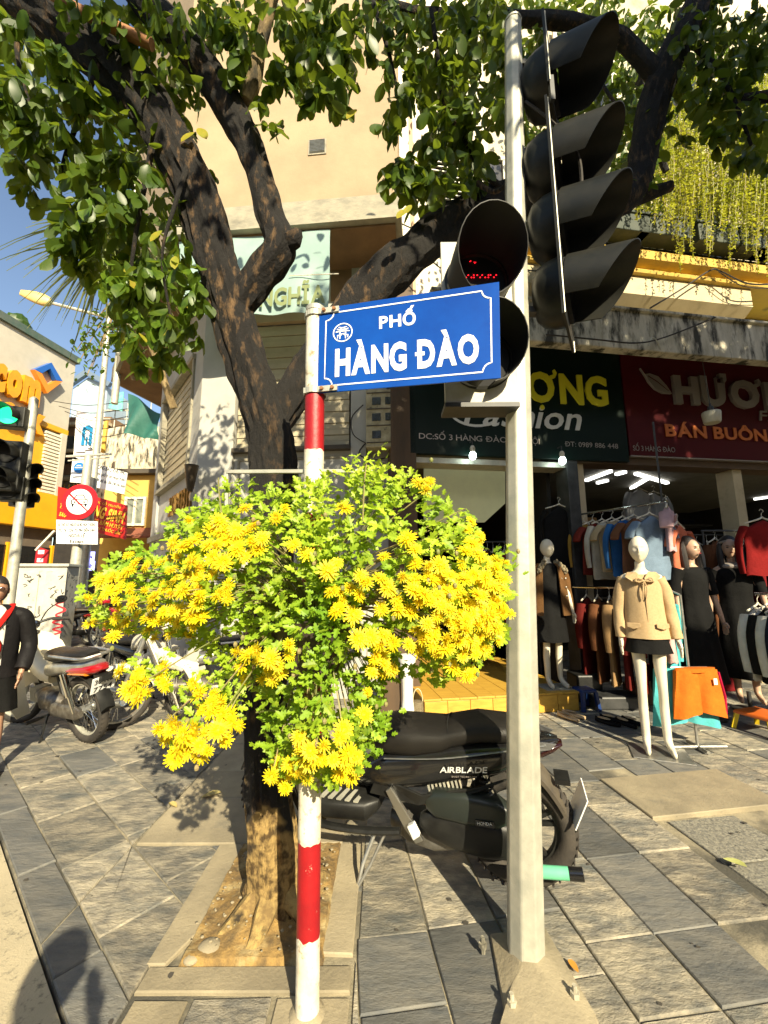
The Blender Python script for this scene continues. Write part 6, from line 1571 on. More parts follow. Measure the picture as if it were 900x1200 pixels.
for s_ in (-1, 1): mb.tube(path([(.60, s_*.150, .60), (.30, s_*.156, .635), (.02, s_*.138, .685), (-.22, s_*.10, .725)], 5), .006, 5, flat=.5)
mb.build('chrome_line', K['steel'], sco, smooth=True)
text('lettering', 'AIRBLADE', (.30, .164, .575), (-1, .08, .155), (0,0,1), .026, K['letter_white'], sco, w=.24, depth=.002, bold=.01, lift=.001, slant=.3, world=False)
text('lettering', 'SMART TECHNOLOGY', (.24, .163, .558), (-1, .08, .155), (0,0,1), .008, K['letter_silver'], sco, w=.13, depth=.001, lift=.001, world=False)
# tail light, grab rail
S_([(-.30,.70,.008,.03,2),(-.26,.69,.024,.06,2.4),(-.20,.672,.030,.085,2.4),(-.17,.665,.02,.085,2.4)], 'tail_light', mat('tail_lamp_dark', (.02,.003,.003), rough=.15, coat=1.0))
mb = MB()
for s_ in (-1, 1): mb.tube(path([(.02, s_*.14, .74), (-.10, s_*.135, .765), (-.20, s_*.09, .775), (-.235, 0, .777)], 5), .014, 8)
pass
mb = MB()
for s_ in (-1, 1):
    mb.ext([V((-.08, s_*.118, .725)), V((-.20, s_*.095, .738)), V((-.27, s_*.07, .725)), V((-.24, s_*.08, .70)), V((-.10, s_*.125, .69))], (0, s_*.01, 0))
mb.build('tail_cover', mat('grey_gloss', (.10,.10,.10), rough=.25, coat=.6), sco, bevel=.003)
# rear mudguard and plate
mb = MB(); rg = []
for k in range(12):
    f = .55*k/11; x = -.17-.20*f-.02*sin(f*3); z = .60-.36*f**1.25; w_ = .085-.02*f
    rg.append([V((x, y, z-.03*abs(y/w_)**2)) for y in [w_*(j/4-1) for j in range(9)]]+[V((x+.012, y, z-.014-.03*abs(y/w_)**2)) for y in [w_*(1-j/4) for j in range(9)]])
mb.rings(rg); mb.build('rear_mudguard', mat('mud_plastic', (.06,.05,.04), (.11,.09,.06), rough=.6, scale=7), sco, smooth=True)
pl_m = Matrix.Translation((-.36, .01, .43)) @ Euler((0, radians(-24), 0)).to_matrix().to_4x4()
mb = MB(); mb.box((0,0,0), (.006, .19, .15)); mb.xf(pl_m); plt = mb.build('number_plate', K['sign_white'], sco, bevel=.001)
for r0_, tx in ((.015, '29-E1'), (-.055, '338.42')):
    q = pl_m @ V((-.0035, .08, r0_)); text('lettering', tx, q, (0,-1,0), pl_m.to_3x3() @ V((0,0,1)), .042, K['black_plastic'], plt, w=.155, depth=.001, bold=.02, lift=.001, world=False)
mb = MB(); mb.box((-.29, 0, .535), (.07, .10, .02)); mb.build('plate_light', K['black_plastic'], sco)
mat('amber', (.6,.2,.02), rough=.2, coat=1)
# rear stay (silver bar down to the axle)
# engine, belt case, air box, shock
S_([(-.09,.27,.05,.045,2.6,.115),(-.02,.285,.085,.05,2.8,.12),(.10,.285,.09,.055,3,.125),(.24,.30,.09,.055,3,.125),(.36,.31,.07,.05,2.6,.12),(.42,.31,.03,.03,2,.12)], 'belt_case', K['black_plastic'])
S_([(-.04,.41,.03,.04,3,.13),(.02,.415,.065,.05,3.5,.135),(.18,.42,.075,.055,3.5,.135),(.33,.42,.065,.05,3.5,.135),(.38,.415,.03,.035,3,.13)], 'air_box', mat('airbox', (.02,.025,.022), rough=.35))
text('lettering', 'HONDA', (.12, .192, .375), (-1,0,.1), (0,0,1), .014, K['letter_white'], sco, w=.07, depth=.001, lift=.001, world=False)
mb = MB(); mb.box((.086, .1905, .382), (.09, .002, .026)); mb.build('badge', K['black_gloss'], sco)
S_([(.25,.21,.03,.05,2.5,.08),(.36,.20,.06,.10,3,.02),(.50,.22,.07,.11,3,0),(.60,.25,.05,.08,2.5,0)], 'crankcase', mat('case_grey', (.22,.21,.19), (.12,.11,.09), rough=.5, metal=.6, scale=12))
for k in range(9):
    mb = MB(); mb.box((.20+.022*k, .05, .50), (.008, .16, .10), Euler((0,.25,0)).to_matrix()); mb.build('cooling_fin', K['stained'] if k % 3 == 0 else K['galv'], sco)
mb = MB(); mb.cyl((-.02,.10,.30), (.10,.11,.60), .018, .018, 10); mb.build('shock_absorber', K['chrome'], sco, smooth=True)
mb = MB(); mb.torus((0,0,0), (0,0,1), .001, .001, 3, 3)
mb = MB(); cpts = [(-.01+.105*(t/60)+.028*cos(t*.75), .105+.028*sin(t*.75)+.008*(t/60), .33+.24*(t/60)) for t in range(61)]; mb.tube(cpts, .005, 5); mb.build('spring', K['black_plastic'], sco, smooth=True)
mb = MB(); mb.tube(path([(.45,.04,.20), (.30,-.14,.17), (.0,-.17,.22), (-.2,-.17,.28)], 5), [.018]*6+[.04]*4+[.045]*6, 12); mb.build('exhaust', K['black_plastic'], sco, smooth=True)
# green wrapped lock bar with a black end across the rear wheel
mb = MB(); mb.cyl((-.02,.17,.185), (-.285,.17,.215), .026, .026, 16); mb.build('green_sleeve', mat('mint_plastic', (.18,.62,.36), (.12,.5,.3), rough=.4), sco, smooth=True)
mb = MB(); mb.cyl((-.28,.17,.214), (-.345,.17,.222), .0265, .027, 16); mb.build('bar_end', K['black_gloss'], sco, smooth=True, bevel=.003)
# passenger peg and silver bracket
mb = MB(); mb.ext([V((.60,.13,.44)), V((.57,.13,.46)), V((.44,.145,.30)), V((.40,.15,.24)), V((.44,.15,.22)), V((.50,.145,.28))], (0,.02,0)); mb.build('peg_bracket', mat('bracket_alloy', (.45,.44,.4), rough=.3, metal=.9), sco, bevel=.004)
mb = MB(); mb.ext([V((.44,.17,.335)), V((.475,.17,.315)), V((.445,.17,.255)), V((.41,.17,.28))], (0,.03,0)); mb.build('passenger_peg', K['letter_white'], sco, bevel=.004)
# footboard and centre
S_([(.66,.33,.03,.10,4),(.72,.315,.06,.16,4),(.95,.30,.055,.17,4),(1.06,.33,.06,.15,4),(1.12,.40,.05,.12,3)], 'floorboard', K['black_plastic'])
mb = MB()
for s_ in (-1, 1):
    for k in range(6): x = .74+.05*k; mb.ext([V((x, s_*.06, .362)), V((x+.02, s_*.06, .362)), V((x+.045, s_*.15, .358)), V((x+.02, s_*.15, .358))], (0,0,.008))
mb.build('foot_grip', K['galv'], sco)['kind'] = 'stuff'
S_([(.66,.40,.04,.06,3),(.78,.44,.06,.055,3),(.95,.47,.07,.05,3),(1.06,.55,.10,.06,3)], 'centre_tunnel', K['black_gloss'])
mb = MB(); mb.tube(path([(.52,.17,.27), (.75,.185,.25), (1.0,.185,.26), (1.12,.12,.34)], 5), .022, 8, flat=.7); mb.build('floor_edge', K['black_plastic'], sco, smooth=True)
# front: leg shield, apron, fork, mudguard, handlebar, headlight
mb = MB(); rg = []
for z, x, w_ in ((.34,1.08,.16),(.45,1.10,.18),(.60,1.09,.20),(.75,1.06,.20),(.88,1.04,.15),(.95,1.03,.09)):
    rg.append([V((x+.06*(1-(y/w_)**2), y, z)) for y in [w_*(j/5-1) for j in range(11)]]+[V((x+.12*(1-(y/w_)**2)+.02, y, z)) for y in [w_*(1-j/5) for j in range(11)]])
mb.rings(rg); mb.build('leg_shield', K['black_gloss'], sco, smooth=True)
mb = MB(); mb.ell((1.17,0,.80), (.05,.12,.07)); mb.build('headlight', mat('headlamp', (.5,.5,.5), rough=.1, coat=1), sco, smooth=True)
mb = MB(); mb.cyl((1.05,0,.92), (1.20,0,.42), .03, .03, 12)
for s_ in (-1, 1): mb.cyl((1.18, s_*.07, .48), (1.27, s_*.07, .285), .018, .018, 10)
mb.build('fork', K['black_plastic'], sco, smooth=True)
mb = MB(); rg = []
for k in range(11):
    a = radians(20+130*k/10); rg.append([V((1.27+(R_+.02)*cos(a), y, .285+(R_+.02)*sin(a)-.25*y*y*8)) for y in (-.06,-.03,0,.03,.06)]+[V((1.27+(R_+.03)*cos(a), y, .285+(R_+.03)*sin(a)-.25*y*y*8)) for y in (.06,.03,0,-.03,-.06)])
mb.rings(rg); mb.build('front_mudguard', K['black_gloss'], sco, smooth=True)
mb = MB(); mb.tube(path([(.93,-.34,.99), (1.0,-.18,1.0), (1.04,0,.98), (1.0,.18,1.0), (.93,.34,.99)], 5), .015, 8); hb = mb.build('handlebar', K['black_plastic'], sco, smooth=True)
mb = MB(); mb.ell((1.04,0,1.0), (.10,.14,.06)); mb.build('handlebar_cover', K['black_gloss'], sco, smooth=True)
mirrors(sco, 1.0, 1.0, .30)
# side stand
mb = MB(); mb.tube([(.66,.13,.24), (.72,.20,.10), (.74,.24,.012)], .010, 6); mb.tube([(.60,.13,.25), (.68,.20,.10), (.74,.245,.012)], .008, 6); mb.bar((.70,.24,.012), (.78,.26,.012), .03, .01); mb.build('side_stand', K['steel'], sco, smooth=False)

# ---------------------------------------------------------------- mopeds and motorcycles further off
def motorbike(label, loc, rz, paint, shield=None, lean=6, spoke=True, plate=('30-K2', '7754'), seatm='seat_vinyl', group=None, tail=True, wm_='steel', steer=.3):
    m = thing('motorbike', label, 'motorbike', loc, rot=Euler((radians(-lean), 0, rz), 'XYZ'), group=group)
    R_ = .30
    wheel(m, (0,0,R_), R_, .038, 'spoke' if spoke else 'cast', wm_); wheel(m, (1.20,0,R_), R_, .034, 'spoke' if spoke else 'cast', wm_, steer=steer)
    def Sx(secs, name, m_, **k): mb = MB(); mb.super(secs, n=18); return mb.build(name, m_, m, smooth=True, **k)
    Sx([(-.16,.80,.02,.06),(-.08,.80,.04,.10),(.10,.79,.05,.12),(.28,.765,.055,.125),(.42,.77,.055,.11),(.50,.76,.035,.07)], 'seat', K[seatm])
    Sx([(-.26,.74,.02,.05),(-.15,.72,.045,.09),(.05,.69,.06,.115),(.3,.66,.07,.12),(.5,.62,.07,.08)], 'side_cover', K['black_gloss'] if shield is None else K['steel'])
    if tail:
        Sx([(-.33,.70,.012,.03),(-.28,.695,.04,.07),(-.18,.685,.048,.10),(-.02,.675,.05,.118),(.06,.67,.02,.117)], 'tail_light', mat('tail_red', (.40,.01,.015), (.3,.008,.01), rough=.12, coat=1, scale=3))
        Sx([(-.19,.655,.02,.103),(-.06,.65,.024,.116),(.04,.645,.010,.118)], 'indicator', MATS.get('amber') or K['letter_orange'])
        mb = MB()
        for s_ in (-1, 1): mb.tube(path([(.30, s_*.12, .79), (.05, s_*.14, .80), (-.20, s_*.12, .80), (-.27, 0, .81)], 4), .013, 6)
        mb.build('grab_rail', K['steel'], m, smooth=True)
    mb = MB(); rg = []
    for k in range(10):
        a = radians(55+115*k/9); rg.append([V(((R_+.03)*cos(a), y, R_+(R_+.03)*sin(a)-6*y*y)) for y in (-.06,-.03,0,.03,.06)]+[V(((R_+.04)*cos(a), y, R_+(R_+.04)*sin(a)-6*y*y)) for y in (.06,.03,0,-.03,-.06)])
    mb.rings(rg); mb.build('rear_mudguard', K['black_plastic'], m, smooth=True)
    if plate:
        pm_ = Matrix.Translation((-.29, 0, .56)) @ Euler((0, radians(-22), 0)).to_matrix().to_4x4(); mb = MB(); mb.box((0,0,0), (.006, .20, .15)); mb.xf(pm_); pl_ = mb.build('number_plate', K['sign_white'], m, bevel=.001)
        for r0_, tx in ((.012, plate[0]), (-.06, plate[1])): text('lettering', tx, pm_ @ V((-.0035, .08, r0_)), (0,-1,0), pm_.to_3x3() @ V((0,0,1)), .045, K['black_plastic'], pl_, w=.155, depth=.001, bold=.02, lift=.001, world=False)
        mb = MB(); mb.box((-.30, 0, .62), (.12,.10,.05)); mb.build('plate_bracket', K['black_plastic'], m)
    # engine, frame, exhaust, shocks
    Sx([(.30,.32,.04,.06),(.38,.33,.09,.11),(.55,.33,.10,.12),(.66,.35,.07,.08),(.80,.36,.05,.05),(.86,.36,.02,.03)], 'engine', mat('engine_alloy', (.30,.28,.24), (.12,.10,.08), rough=.45, metal=.7, scale=16, bump=.3))
    mb = MB()
    for k in range(6): mb.box((.70+.022*k, 0, .36), (.007,.13,.13))
    mb.build('cooling_fins', K['galv'], m)['kind'] = 'stuff'
    mb = MB(); mb.tube(path([(1.02,0,.88), (.85,0,.66), (.60,0,.56), (.40,0,.58), (.0,0,.66)], 4), .028, 8); mb.tube(path([(.42,0,.56), (.36,0,.40), (.30,0,.28)], 3), .022, 8); mb.tube([(.30,0,.28), (.0,.06,.30)], .018, 6); mb.tube([(.30,0,.28), (.0,-.06,.30)], .018, 6); mb.build('frame_tube', K['black_plastic'], m, smooth=True)
    for s_ in (-1, 1):
        mb = MB(); mb.cyl((-.01, s_*.10, .30), (.12, s_*.11, .64), .020, .020, 10); mb.cyl((.05, s_*.104, .44), (.12, s_*.11, .64), .028, .028, 10); mb.build('shock_absorber', K['chrome'], m, smooth=True)
    mb = MB(); mb.tube(path([(.72,-.06,.30), (.50,-.13,.20), (.10,-.15,.24), (-.30,-.15,.33)], 5), [.018]*8+[.038]*8, 12); mb.build('exhaust', K['steel'], m, smooth=True)
    mb = MB(); mb.torus((-.30,-.15,.33), (-1,0,.22), .030, .007, 16, 6); mb.build('exhaust_tip', K['chrome'], m, smooth=True)
    mb = MB(); mb.super([(-.09,.30,.03,.018,2.5,.09),(.0,.30,.065,.02,2.5,.09),(.2,.29,.06,.02,2.5,.09),(.38,.29,.07,.02,2.5,.09),(.43,.29,.03,.015,2.5,.09)], n=14); mb.build('chain_case', MATS['engine_alloy'] if shield else K['black_plastic'], m, smooth=True)
    mb = MB(); mb.bar((.45,-.22,.22), (.45,.22,.22), .018); mb.build('footrest', K['black_plastic'], m)
    for s_ in (-1, 1): mb = MB(); mb.cyl((.45, s_*.16, .22), (.45, s_*.26, .22), .018, .018, 8); mb.build('footrest_rubber', K['rubber'], m, smooth=True)
    mb = MB(); mb.tube([(.42,.10,.24), (.36,.22,.012)], .011, 6); mb.bar((.33,.23,.01), (.40,.23,.01), .03, .008); mb.build('side_stand', K['black_plastic'], m)
    # front
    mb = MB()
    for s_ in (-1, 1): mb.cyl((1.07, s_*.075, .70), (1.20, s_*.075, .30), .020, .018, 10)
    mb.cyl((.99,0,.95), (1.08,0,.66), .028, .028, 10); mb.box((1.06,0,.70), (.08,.19,.03)); mb.build('fork', K['chrome'] if not shield else K['steel'], m, smooth=True)
    mb = MB(); rg = []
    for k in range(11):
        a = radians(10+145*k/10); rg.append([V((1.20+(R_+.02)*cos(a), y, R_+(R_+.02)*sin(a)-7*y*y)) for y in (-.055,-.03,0,.03,.055)]+[V((1.20+(R_+.03)*cos(a), y, R_+(R_+.03)*sin(a)-7*y*y)) for y in (.055,.03,0,-.03,-.055)])
    mb.rings(rg); mb.build('front_mudguard', paint, m, smooth=True)
    mb = MB(); mb.tube(path([(.88,-.33,1.0), (.93,-.20,1.03), (.98,0,.99), (.93,.20,1.03), (.88,.33,1.0)], 5), .013, 8); mb.build('handlebar', K['black_plastic'], m, smooth=True)
    for s_ in (-1, 1): mb = MB(); mb.cyl((.93, s_*.22, 1.025), (.88, s_*.35, 1.0), .019, .019, 10); mb.build('hand_grip', K['rubber'], m, smooth=True); mb = MB(); mb.tube([(.96, s_*.18, 1.03), (1.0, s_*.26, 1.02), (.95, s_*.34, .99)], .005, 5); mb.build('brake_lever', K['chrome'], m, smooth=True)
    mirrors(m, .95, 1.02, .30)
    mb = MB(); mb.super([(.88,1.0,.02,.05),(.95,1.0,.055,.12),(1.04,.99,.07,.13),(1.12,.96,.06,.09),(1.14,.95,.03,.05)], n=16); mb.build('headlight_cowl', K['black_gloss'] if shield else paint, m, smooth=True)
    mb = MB(); mb.ell((1.13,0,.95), (.03,.075,.05)); mb.build('headlight', MATS['headlamp'], m, smooth=True)
    if shield:
        for s_ in (-1, 1):
            mb = MB(); rg = []
            for z, x, w_, i_ in ((.22,.64,.24,.12),(.36,.70,.29,.12),(.50,.78,.31,.09),(.64,.85,.31,.05),(.78,.90,.28,.04),(.88,.93,.21,.03),(.94,.95,.10,.02)):
                ys = [s_*(i_+(w_-i_)*j/6) for j in range(7)]
                rg.append([V((x+.09*(abs(y)/.27)**2*-.6+.06, y, z)) for y in ys]+[V((x+.09*(abs(y)/.27)**2*-.6+.072, y, z)) for y in reversed(ys)])
            mb.rings(rg); mb.build('leg_shield', shield, m, smooth=True)
        mb = MB(); mb.super([(.50,.53,.05,.05),(.64,.56,.07,.07),(.80,.64,.09,.07),(.94,.78,.10,.06),(1.0,.88,.06,.05)], n=16); mb.build('body_cover', shield, m, smooth=True)
    else:
        mb = MB(); mb.super([(.46,.70,.05,.08),(.56,.76,.09,.12),(.75,.80,.10,.13),(.90,.78,.08,.11),(.98,.76,.04,.06)], n=18); mb.build('fuel_tank', paint, m, smooth=True)
        for s_ in (-1, 1): mb = MB(); mb.super([(.62,.52,.03,.012,2.5,s_*.13),(.75,.54,.10,.015,2.5,s_*.14),(.92,.60,.11,.015,2.5,s_*.14),(1.02,.66,.05,.012,2.5,s_*.12)], n=12); mb.build('side_fairing', paint, m, smooth=True)
    return m
cream = mat('cream_paint', (.80,.73,.54), (.70,.62,.42), rough=.35, scale=4, c3=(.35,.26,.13), scale3=8, mix3=(.66,.78), coat=.3)
blackp = K['black_gloss']; redp = mat('red_bike', (.35,.01,.01), rough=.25, coat=.7)
a = Pg(122, 868); b = a+V((-.9, .44, 0)); d = (b-a)
m1 = motorbike('old cream moped with a black seat, red tail light and white plate beside the man', V((a.x-.13, a.y-.02, 0)), atan2(d.y, d.x), cream, shield=cream, lean=9, plate=('30-K2', '7754'), steer=.35, wm_='galv')
a = Pg(212, 842); b = Pg(160, 800)
m2 = motorbike('dark motorbike with a silver cast front wheel partly hidden by the hanging flowers', V((a.x-1.05, a.y+.62, 0)), atan2(-.62, 1.05), K['white_paint'], lean=7, spoke=False, plate=None, tail=False, steer=-.1, wm_='chrome')
m2.rotation_euler = (radians(7), 0, atan2(-.60, 1.02))
m3 = motorbike('red and black motorbike parked further back beside the sign pole', (-4.85, 8.3, 0), radians(150), redp, lean=6, spoke=False, plate=None, wm_='galv')
m4 = motorbike('black scooter-like motorbike with a white front parked against the corner building', (-1.55, 4.85, 0), radians(205), K['white_paint'], shield=K['white_paint'], lean=6, plate=None)
m5 = motorbike('distant dark motorbike in the shadow left of the red one', (-6.6, 9.6, 0), radians(165), blackp, lean=5, spoke=False, plate=None, wm_='galv')

# ================================================================ FIGURES
def skin_body(joints, edges, radii, parent, name, m_, root='pelvis', head=None, sub=1):
    import bmesh
    bm = bmesh.new(); lay = bm.verts.layers.skin.verify(); idx = {}
    for k, p in joints.items():
        v = bm.verts.new(p); r_ = radii[k]; v[lay].radius = (r_, r_) if not isinstance(r_, tuple) else r_; v[lay].use_root = (k == root); idx[k] = v
    for a, b in edges: bm.edges.new((idx[a], idx[b]))
    me = bpy.data.meshes.new('b'); bm.to_mesh(me); bm.free(); o = bpy.data.objects.new('b', me); COL.objects.link(o)
    md = o.modifiers.new('s', 'SKIN'); md.use_smooth_shade = True; ms = o.modifiers.new('u', 'SUBSURF'); ms.levels = sub; ms.render_levels = sub
    dg = bpy.context.evaluated_depsgraph_get(); em = bpy.data.meshes.new_from_object(o.evaluated_get(dg))
    mb = MB(); mb.v = [v.co.copy() for v in em.vertices]; mb.f = [tuple(p.vertices) for p in em.polygons]; mb.mi = [0]*len(mb.f)
    bpy.data.objects.remove(o); bpy.data.meshes.remove(me); bpy.data.meshes.remove(em)
    if head: head(mb)
    return mb.build(name, m_, parent, smooth=True, auto=70)
def head_geo(mb, c, yaw=0.0, s=1.0, ears=True, neck=None, tilt=0.0):
    """a head with brow, eye sockets, nose, lips and chin, facing -y before yaw; c = middle of the head"""
    b0 = len(mb.v); nu, nv = 40, 30; rg = []
    for i in range(nv+1):
        t = pi*i/nv; ring = []
        for j in range(nu):
            a = 2*pi*j/nu; x, y, z = sin(t)*cos(a), sin(t)*sin(a), -cos(t)
            X, Y, Z = x*.076, y*.094, z*.118
            if z < 0: X *= 1-.30*(-z)**1.6; Y *= 1-.12*(-z)**2; Y -= .012*(-z)**2
            fr = max(0, -y)
            def g(x0_, z0_, sx, sz): return math.exp(-((x-x0_)/sx)**2-((z-z0_)/sz)**2)*fr
            Y -= .017*g(0, -.17, .12, .14)+.008*g(0, .02, .10, .22)          # nose
            Y += .013*(g(.36, .06, .2, .12)+g(-.36, .06, .2, .12))           # eyes
            Y -= .006*(g(.34, .24, .3, .09)+g(-.34, .24, .3, .09))           # brow
            Y -= .009*(g(0, -.43, .24, .055)+g(0, -.53, .20, .055)); Y += .004*g(0, -.48, .26, .02)
            Y -= .010*g(0, -.80, .3, .14); Y -= .004*(g(.5, -.2, .25, .2)+g(-.5, -.2, .25, .2))
            ring.append(V((X, Y, Z)))
        rg.append(ring)
    mb.rings(rg)
    if ears:
        for s_ in (-1, 1): mb.ell((s_*.078, .01, -.01), (.010, .020, .032), nu=10, nv=8)
    M_ = Matrix.Translation(c) @ Matrix.Rotation(yaw, 4, 'Z') @ Matrix.Rotation(tilt, 4, 'X') @ Matrix.Diagonal((s, s, s, 1))
    for i in range(b0, len(mb.v)): mb.v[i] = M_ @ mb.v[i]
    return M_
def fingers(J, E, R, side, wr, d, k=1.0, curl=.3):
    """hand: palm vertex and five finger chains from wrist wr along d"""
    wr = V(wr); d = V(d).normalized(); out = V((0,-1,0)); sd = d.cross(out).normalized(); out = sd.cross(d).normalized()
    pk = side+'palm'; J[pk] = tuple(wr+d*.055*k); R[pk] = (.026*k, .016*k); E.append((side+'wrist', pk))
    for i, (o_, L_) in enumerate(((-.026, .062), (-.009, .072), (.009, .068), (.025, .052))):
        # fingers spread across `out` so that the palm faces the thigh
        p0_ = wr+d*.085*k+out*o_*k; a1 = p0_+d*L_*.5*k+sd*curl*.012*(1 if side[0] == 'L' else -1); a2 = p0_+d*L_*k*.95+sd*curl*.034*(1 if side[0] == 'L' else -1)
        for nme, q, r_ in (('a', p0_, .0095), ('b', a1, .0085), ('c', a2, .007)): J[side+'f%d%s' % (i, nme)] = tuple(q); R[side+'f%d%s' % (i, nme)] = r_*k
        E += [(pk, side+'f%da' % i), (side+'f%da' % i, side+'f%db' % i), (side+'f%db' % i, side+'f%dc' % i)]
    p0_ = wr+d*.03*k+out*.03*k; p1_ = p0_+d*.03*k+out*.014*k; p2_ = p1_+d*.028*k
    J[side+'t1'] = tuple(p0_); J[side+'t2'] = tuple(p1_); J[side+'t3'] = tuple(p2_); R[side+'t1'] = .012*k; R[side+'t2'] = .010*k; R[side+'t3'] = .008*k
    E += [(pk, side+'t1'), (side+'t1', side+'t2'), (side+'t2', side+'t3')]
def human(par, m_, H=1.75, arms=None, slim=1.0, stance=.09, yaw=0.0, hands=True, name='body', ears=True, headyaw=0.0, legs=True, tilt=0.0, feet_turn=0.0):
    k = H/1.75; J = {}; R = {}; E = []
    def j(n, p, r_): J[n] = tuple(V(p)*k); R[n] = tuple(q*k for q in r_) if isinstance(r_, tuple) else r_*k
    j('pelvis', (0,0,.95), (.135*slim,.10*slim)); j('waist', (0,0,1.10), (.115*slim,.085*slim)); j('chest', (0,.0,1.28), (.145*slim,.10*slim)); j('upper', (0,.0,1.385), (.11*slim,.065)); j('neck', (0,.005,1.475), .041); j('nk2', (0,-.005,1.56), .043)
    E += [('pelvis','waist'),('waist','chest'),('chest','upper'),('upper','neck'),('neck','nk2')]
    for s_, n in ((1,'L'), (-1,'R')):
        ar = (arms or {}).get(n) or ((.235,-.01,1.12), (.26,-.05,.88))
        j(n+'sh', (s_*.165*(.5+.5*slim),0,1.41), .052*slim); j(n+'el', (s_*ar[0][0], ar[0][1], ar[0][2]), .038*slim); j(n+'fa', tuple((V(ar[0])*.6+V(ar[1])*.4)*1.0*0+V((s_*(ar[0][0]*.6+ar[1][0]*.4), ar[0][1]*.6+ar[1][1]*.4, ar[0][2]*.6+ar[1][2]*.4))), .036*slim); j(n+'wrist', (s_*ar[1][0], ar[1][1], ar[1][2]), .024)
        E += [('upper',n+'sh'),(n+'sh',n+'el'),(n+'el',n+'fa'),(n+'fa',n+'wrist')]
        if hands: fingers(J, E, R, n, V(J[n+'wrist']), V(J[n+'wrist'])-V(J[n+'el']), k)
        j(n+'hip', (s_*.09,0,.90), .088*slim); j(n+'th', (s_*(stance*.95),-.005,.70), .073*slim); j(n+'kn', (s_*stance,-.01,.49), .052*slim); j(n+'cf', (s_*stance,.015,.36), .054*slim); j(n+'an', (s_*stance,.01,.085), .034); j(n+'ft', (s_*(stance+.01),-.06,.035), (.036,.026)); j(n+'toe', (s_*(stance+.015+feet_turn),-.14,.022), (.034,.018))
        E += [('pelvis',n+'hip'),(n+'hip',n+'th'),(n+'th',n+'kn'),(n+'kn',n+'cf'),(n+'cf',n+'an'),(n+'an',n+'ft'),(n+'ft',n+'toe')]
    store = {}
    def hd_(mb): store['M'] = head_geo(mb, V((0,-.02,1.645))*k, headyaw, k*.98, ears, tilt=tilt)
    o = skin_body(J, E, R, par, name, m_, head=hd_)
    return o, J, store['M'], k
def shell(mb, prof, n=36, folds=.0, nf=7, seed=0, closed=True):
    """clothing tube: (z, rx, ry, cx, cy)"""
    rg = []
    for i, q in enumerate(prof):
        z, rx, ry = q[:3]; cx = q[3] if len(q) > 3 else 0; cy = q[4] if len(q) > 4 else 0
        f_ = folds*(i/max(1, len(prof)-1))
        rg.append([V((cx+rx*(1+f_*sin(nf*t+seed+z*3))*cos(t), cy+ry*(1+f_*1.5*sin(nf*t+seed+z*3))*sin(t), z)) for t in [2*pi*j/n for j in range(n)]])
    mb.rings(rg, cap=closed); return mb
def sleeve(mb, pts, rr, n=14, seed=0):
    mb.tube(path(pts, 5), [rr[0]+(rr[1]-rr[0])*i/(5*(len(pts)-1)) for i in range(5*(len(pts)-1)+1)], n, wob=lambda i, a, p: 1+.05*sin(a*3+i*.9+seed)); return mb
def fine(prof, m=4):
    return [tuple(q) for q in path([tuple(list(p)+[0]*(5-len(p))) for p in prof], m)]

# ---------------------------------------------------------------- front mannequin
mp = Pg(772, 882); mq = thing('mannequin', 'white faceless shop mannequin in a beige jacket and black shorts on the pavement', 'mannequin', (mp.x, mp.y, .008), rotz=radians(-22))
bo, J, HM, k = human(mq, K['mannequin'], 1.78, slim=.72, stance=.075, arms={'L': ((.180,.02,1.13), (.215,-.02,.90)), 'R': ((.180,.02,1.13), (.195,-.01,.90))}, ears=False, headyaw=-.15)
beige = mat('beige_wool', (.52,.37,.20), (.45,.31,.16), rough=.95, scale=60, bump=.35, bscale=160)
mb = MB(); shell(mb, fine([(1.455,.05,.045),(1.45,.085,.06),(1.43,.135,.08),(1.36,.150,.100),(1.24,.148,.110),(1.10,.152,.115),(.99,.163,.120),(.915,.172,.126)]), folds=.035, nf=5)
sleeve(mb, [(.125,0,1.415),(.170,.01,1.30),(.192,.02,1.14),(.205,.0,1.02),(.216,-.02,.915)], (.058,.044)); sleeve(mb, [(-.125,0,1.415),(-.170,.01,1.30),(-.188,.02,1.14),(-.195,.0,1.02),(-.197,-.01,.915)], (.058,.044))
jk = mb.build('jacket', beige, mq, smooth=True, auto=60)
mb = MB()
for s_ in (-1, 1):
    mb.ext([V((s_*.005,-.098,1.42)), V((s_*.045,-.075,1.475)), V((s_*.11,-.03,1.475)), V((s_*.135,-.075,1.435)), V((s_*.09,-.112,1.395)), V((s_*.03,-.122,1.385))], (0,-.012,0))
mb.build('collar', beige, jk, smooth=False, bevel=.004)
mb = MB()
for s_ in (-1, 1): mb.tube(path([(0,-.128,1.40), (s_*.05,-.135,1.425), (s_*.06,-.135,1.395), (0,-.130,1.398)], 5), .006, 6); mb.tube(path([(0,-.13,1.40), (s_*.015,-.135,1.33), (s_*.012-.01,-.128,1.24)], 5), .005, 6)
mb.build('bow', beige, jk, smooth=True)
mb = MB(); mb.box((0,-.1185,1.17), (.004,.006,.42)); mb.build('front_seam', cloth('seam', (.3,.2,.1)), jk)
for s_ in (-1, 1):
    mb = MB(); mb.ext([V((s_*.06,-.118,1.045)), V((s_*.155,-.085,1.045)), V((s_*.155,-.085,1.01)), V((s_*.11,-.102,.995)), V((s_*.06,-.118,1.01))], (0,-.014,0)); mb.build('pocket_flap', beige, jk, bevel=.003)
mb = MB(); shell(mb, fine([(.955,.14,.105),(.90,.152,.115),(.84,.165,.122),(.795,.175,.13)]), folds=.05, nf=6)
mb.build('shorts', cloth('black', (.010,.010,.010)), mq, smooth=True, auto=60)
mb = MB(); mb.box((0,-.02,-.004), (.42,.34,.008)); mb.build('base_plate', K['steel'], mq, bevel=.002)

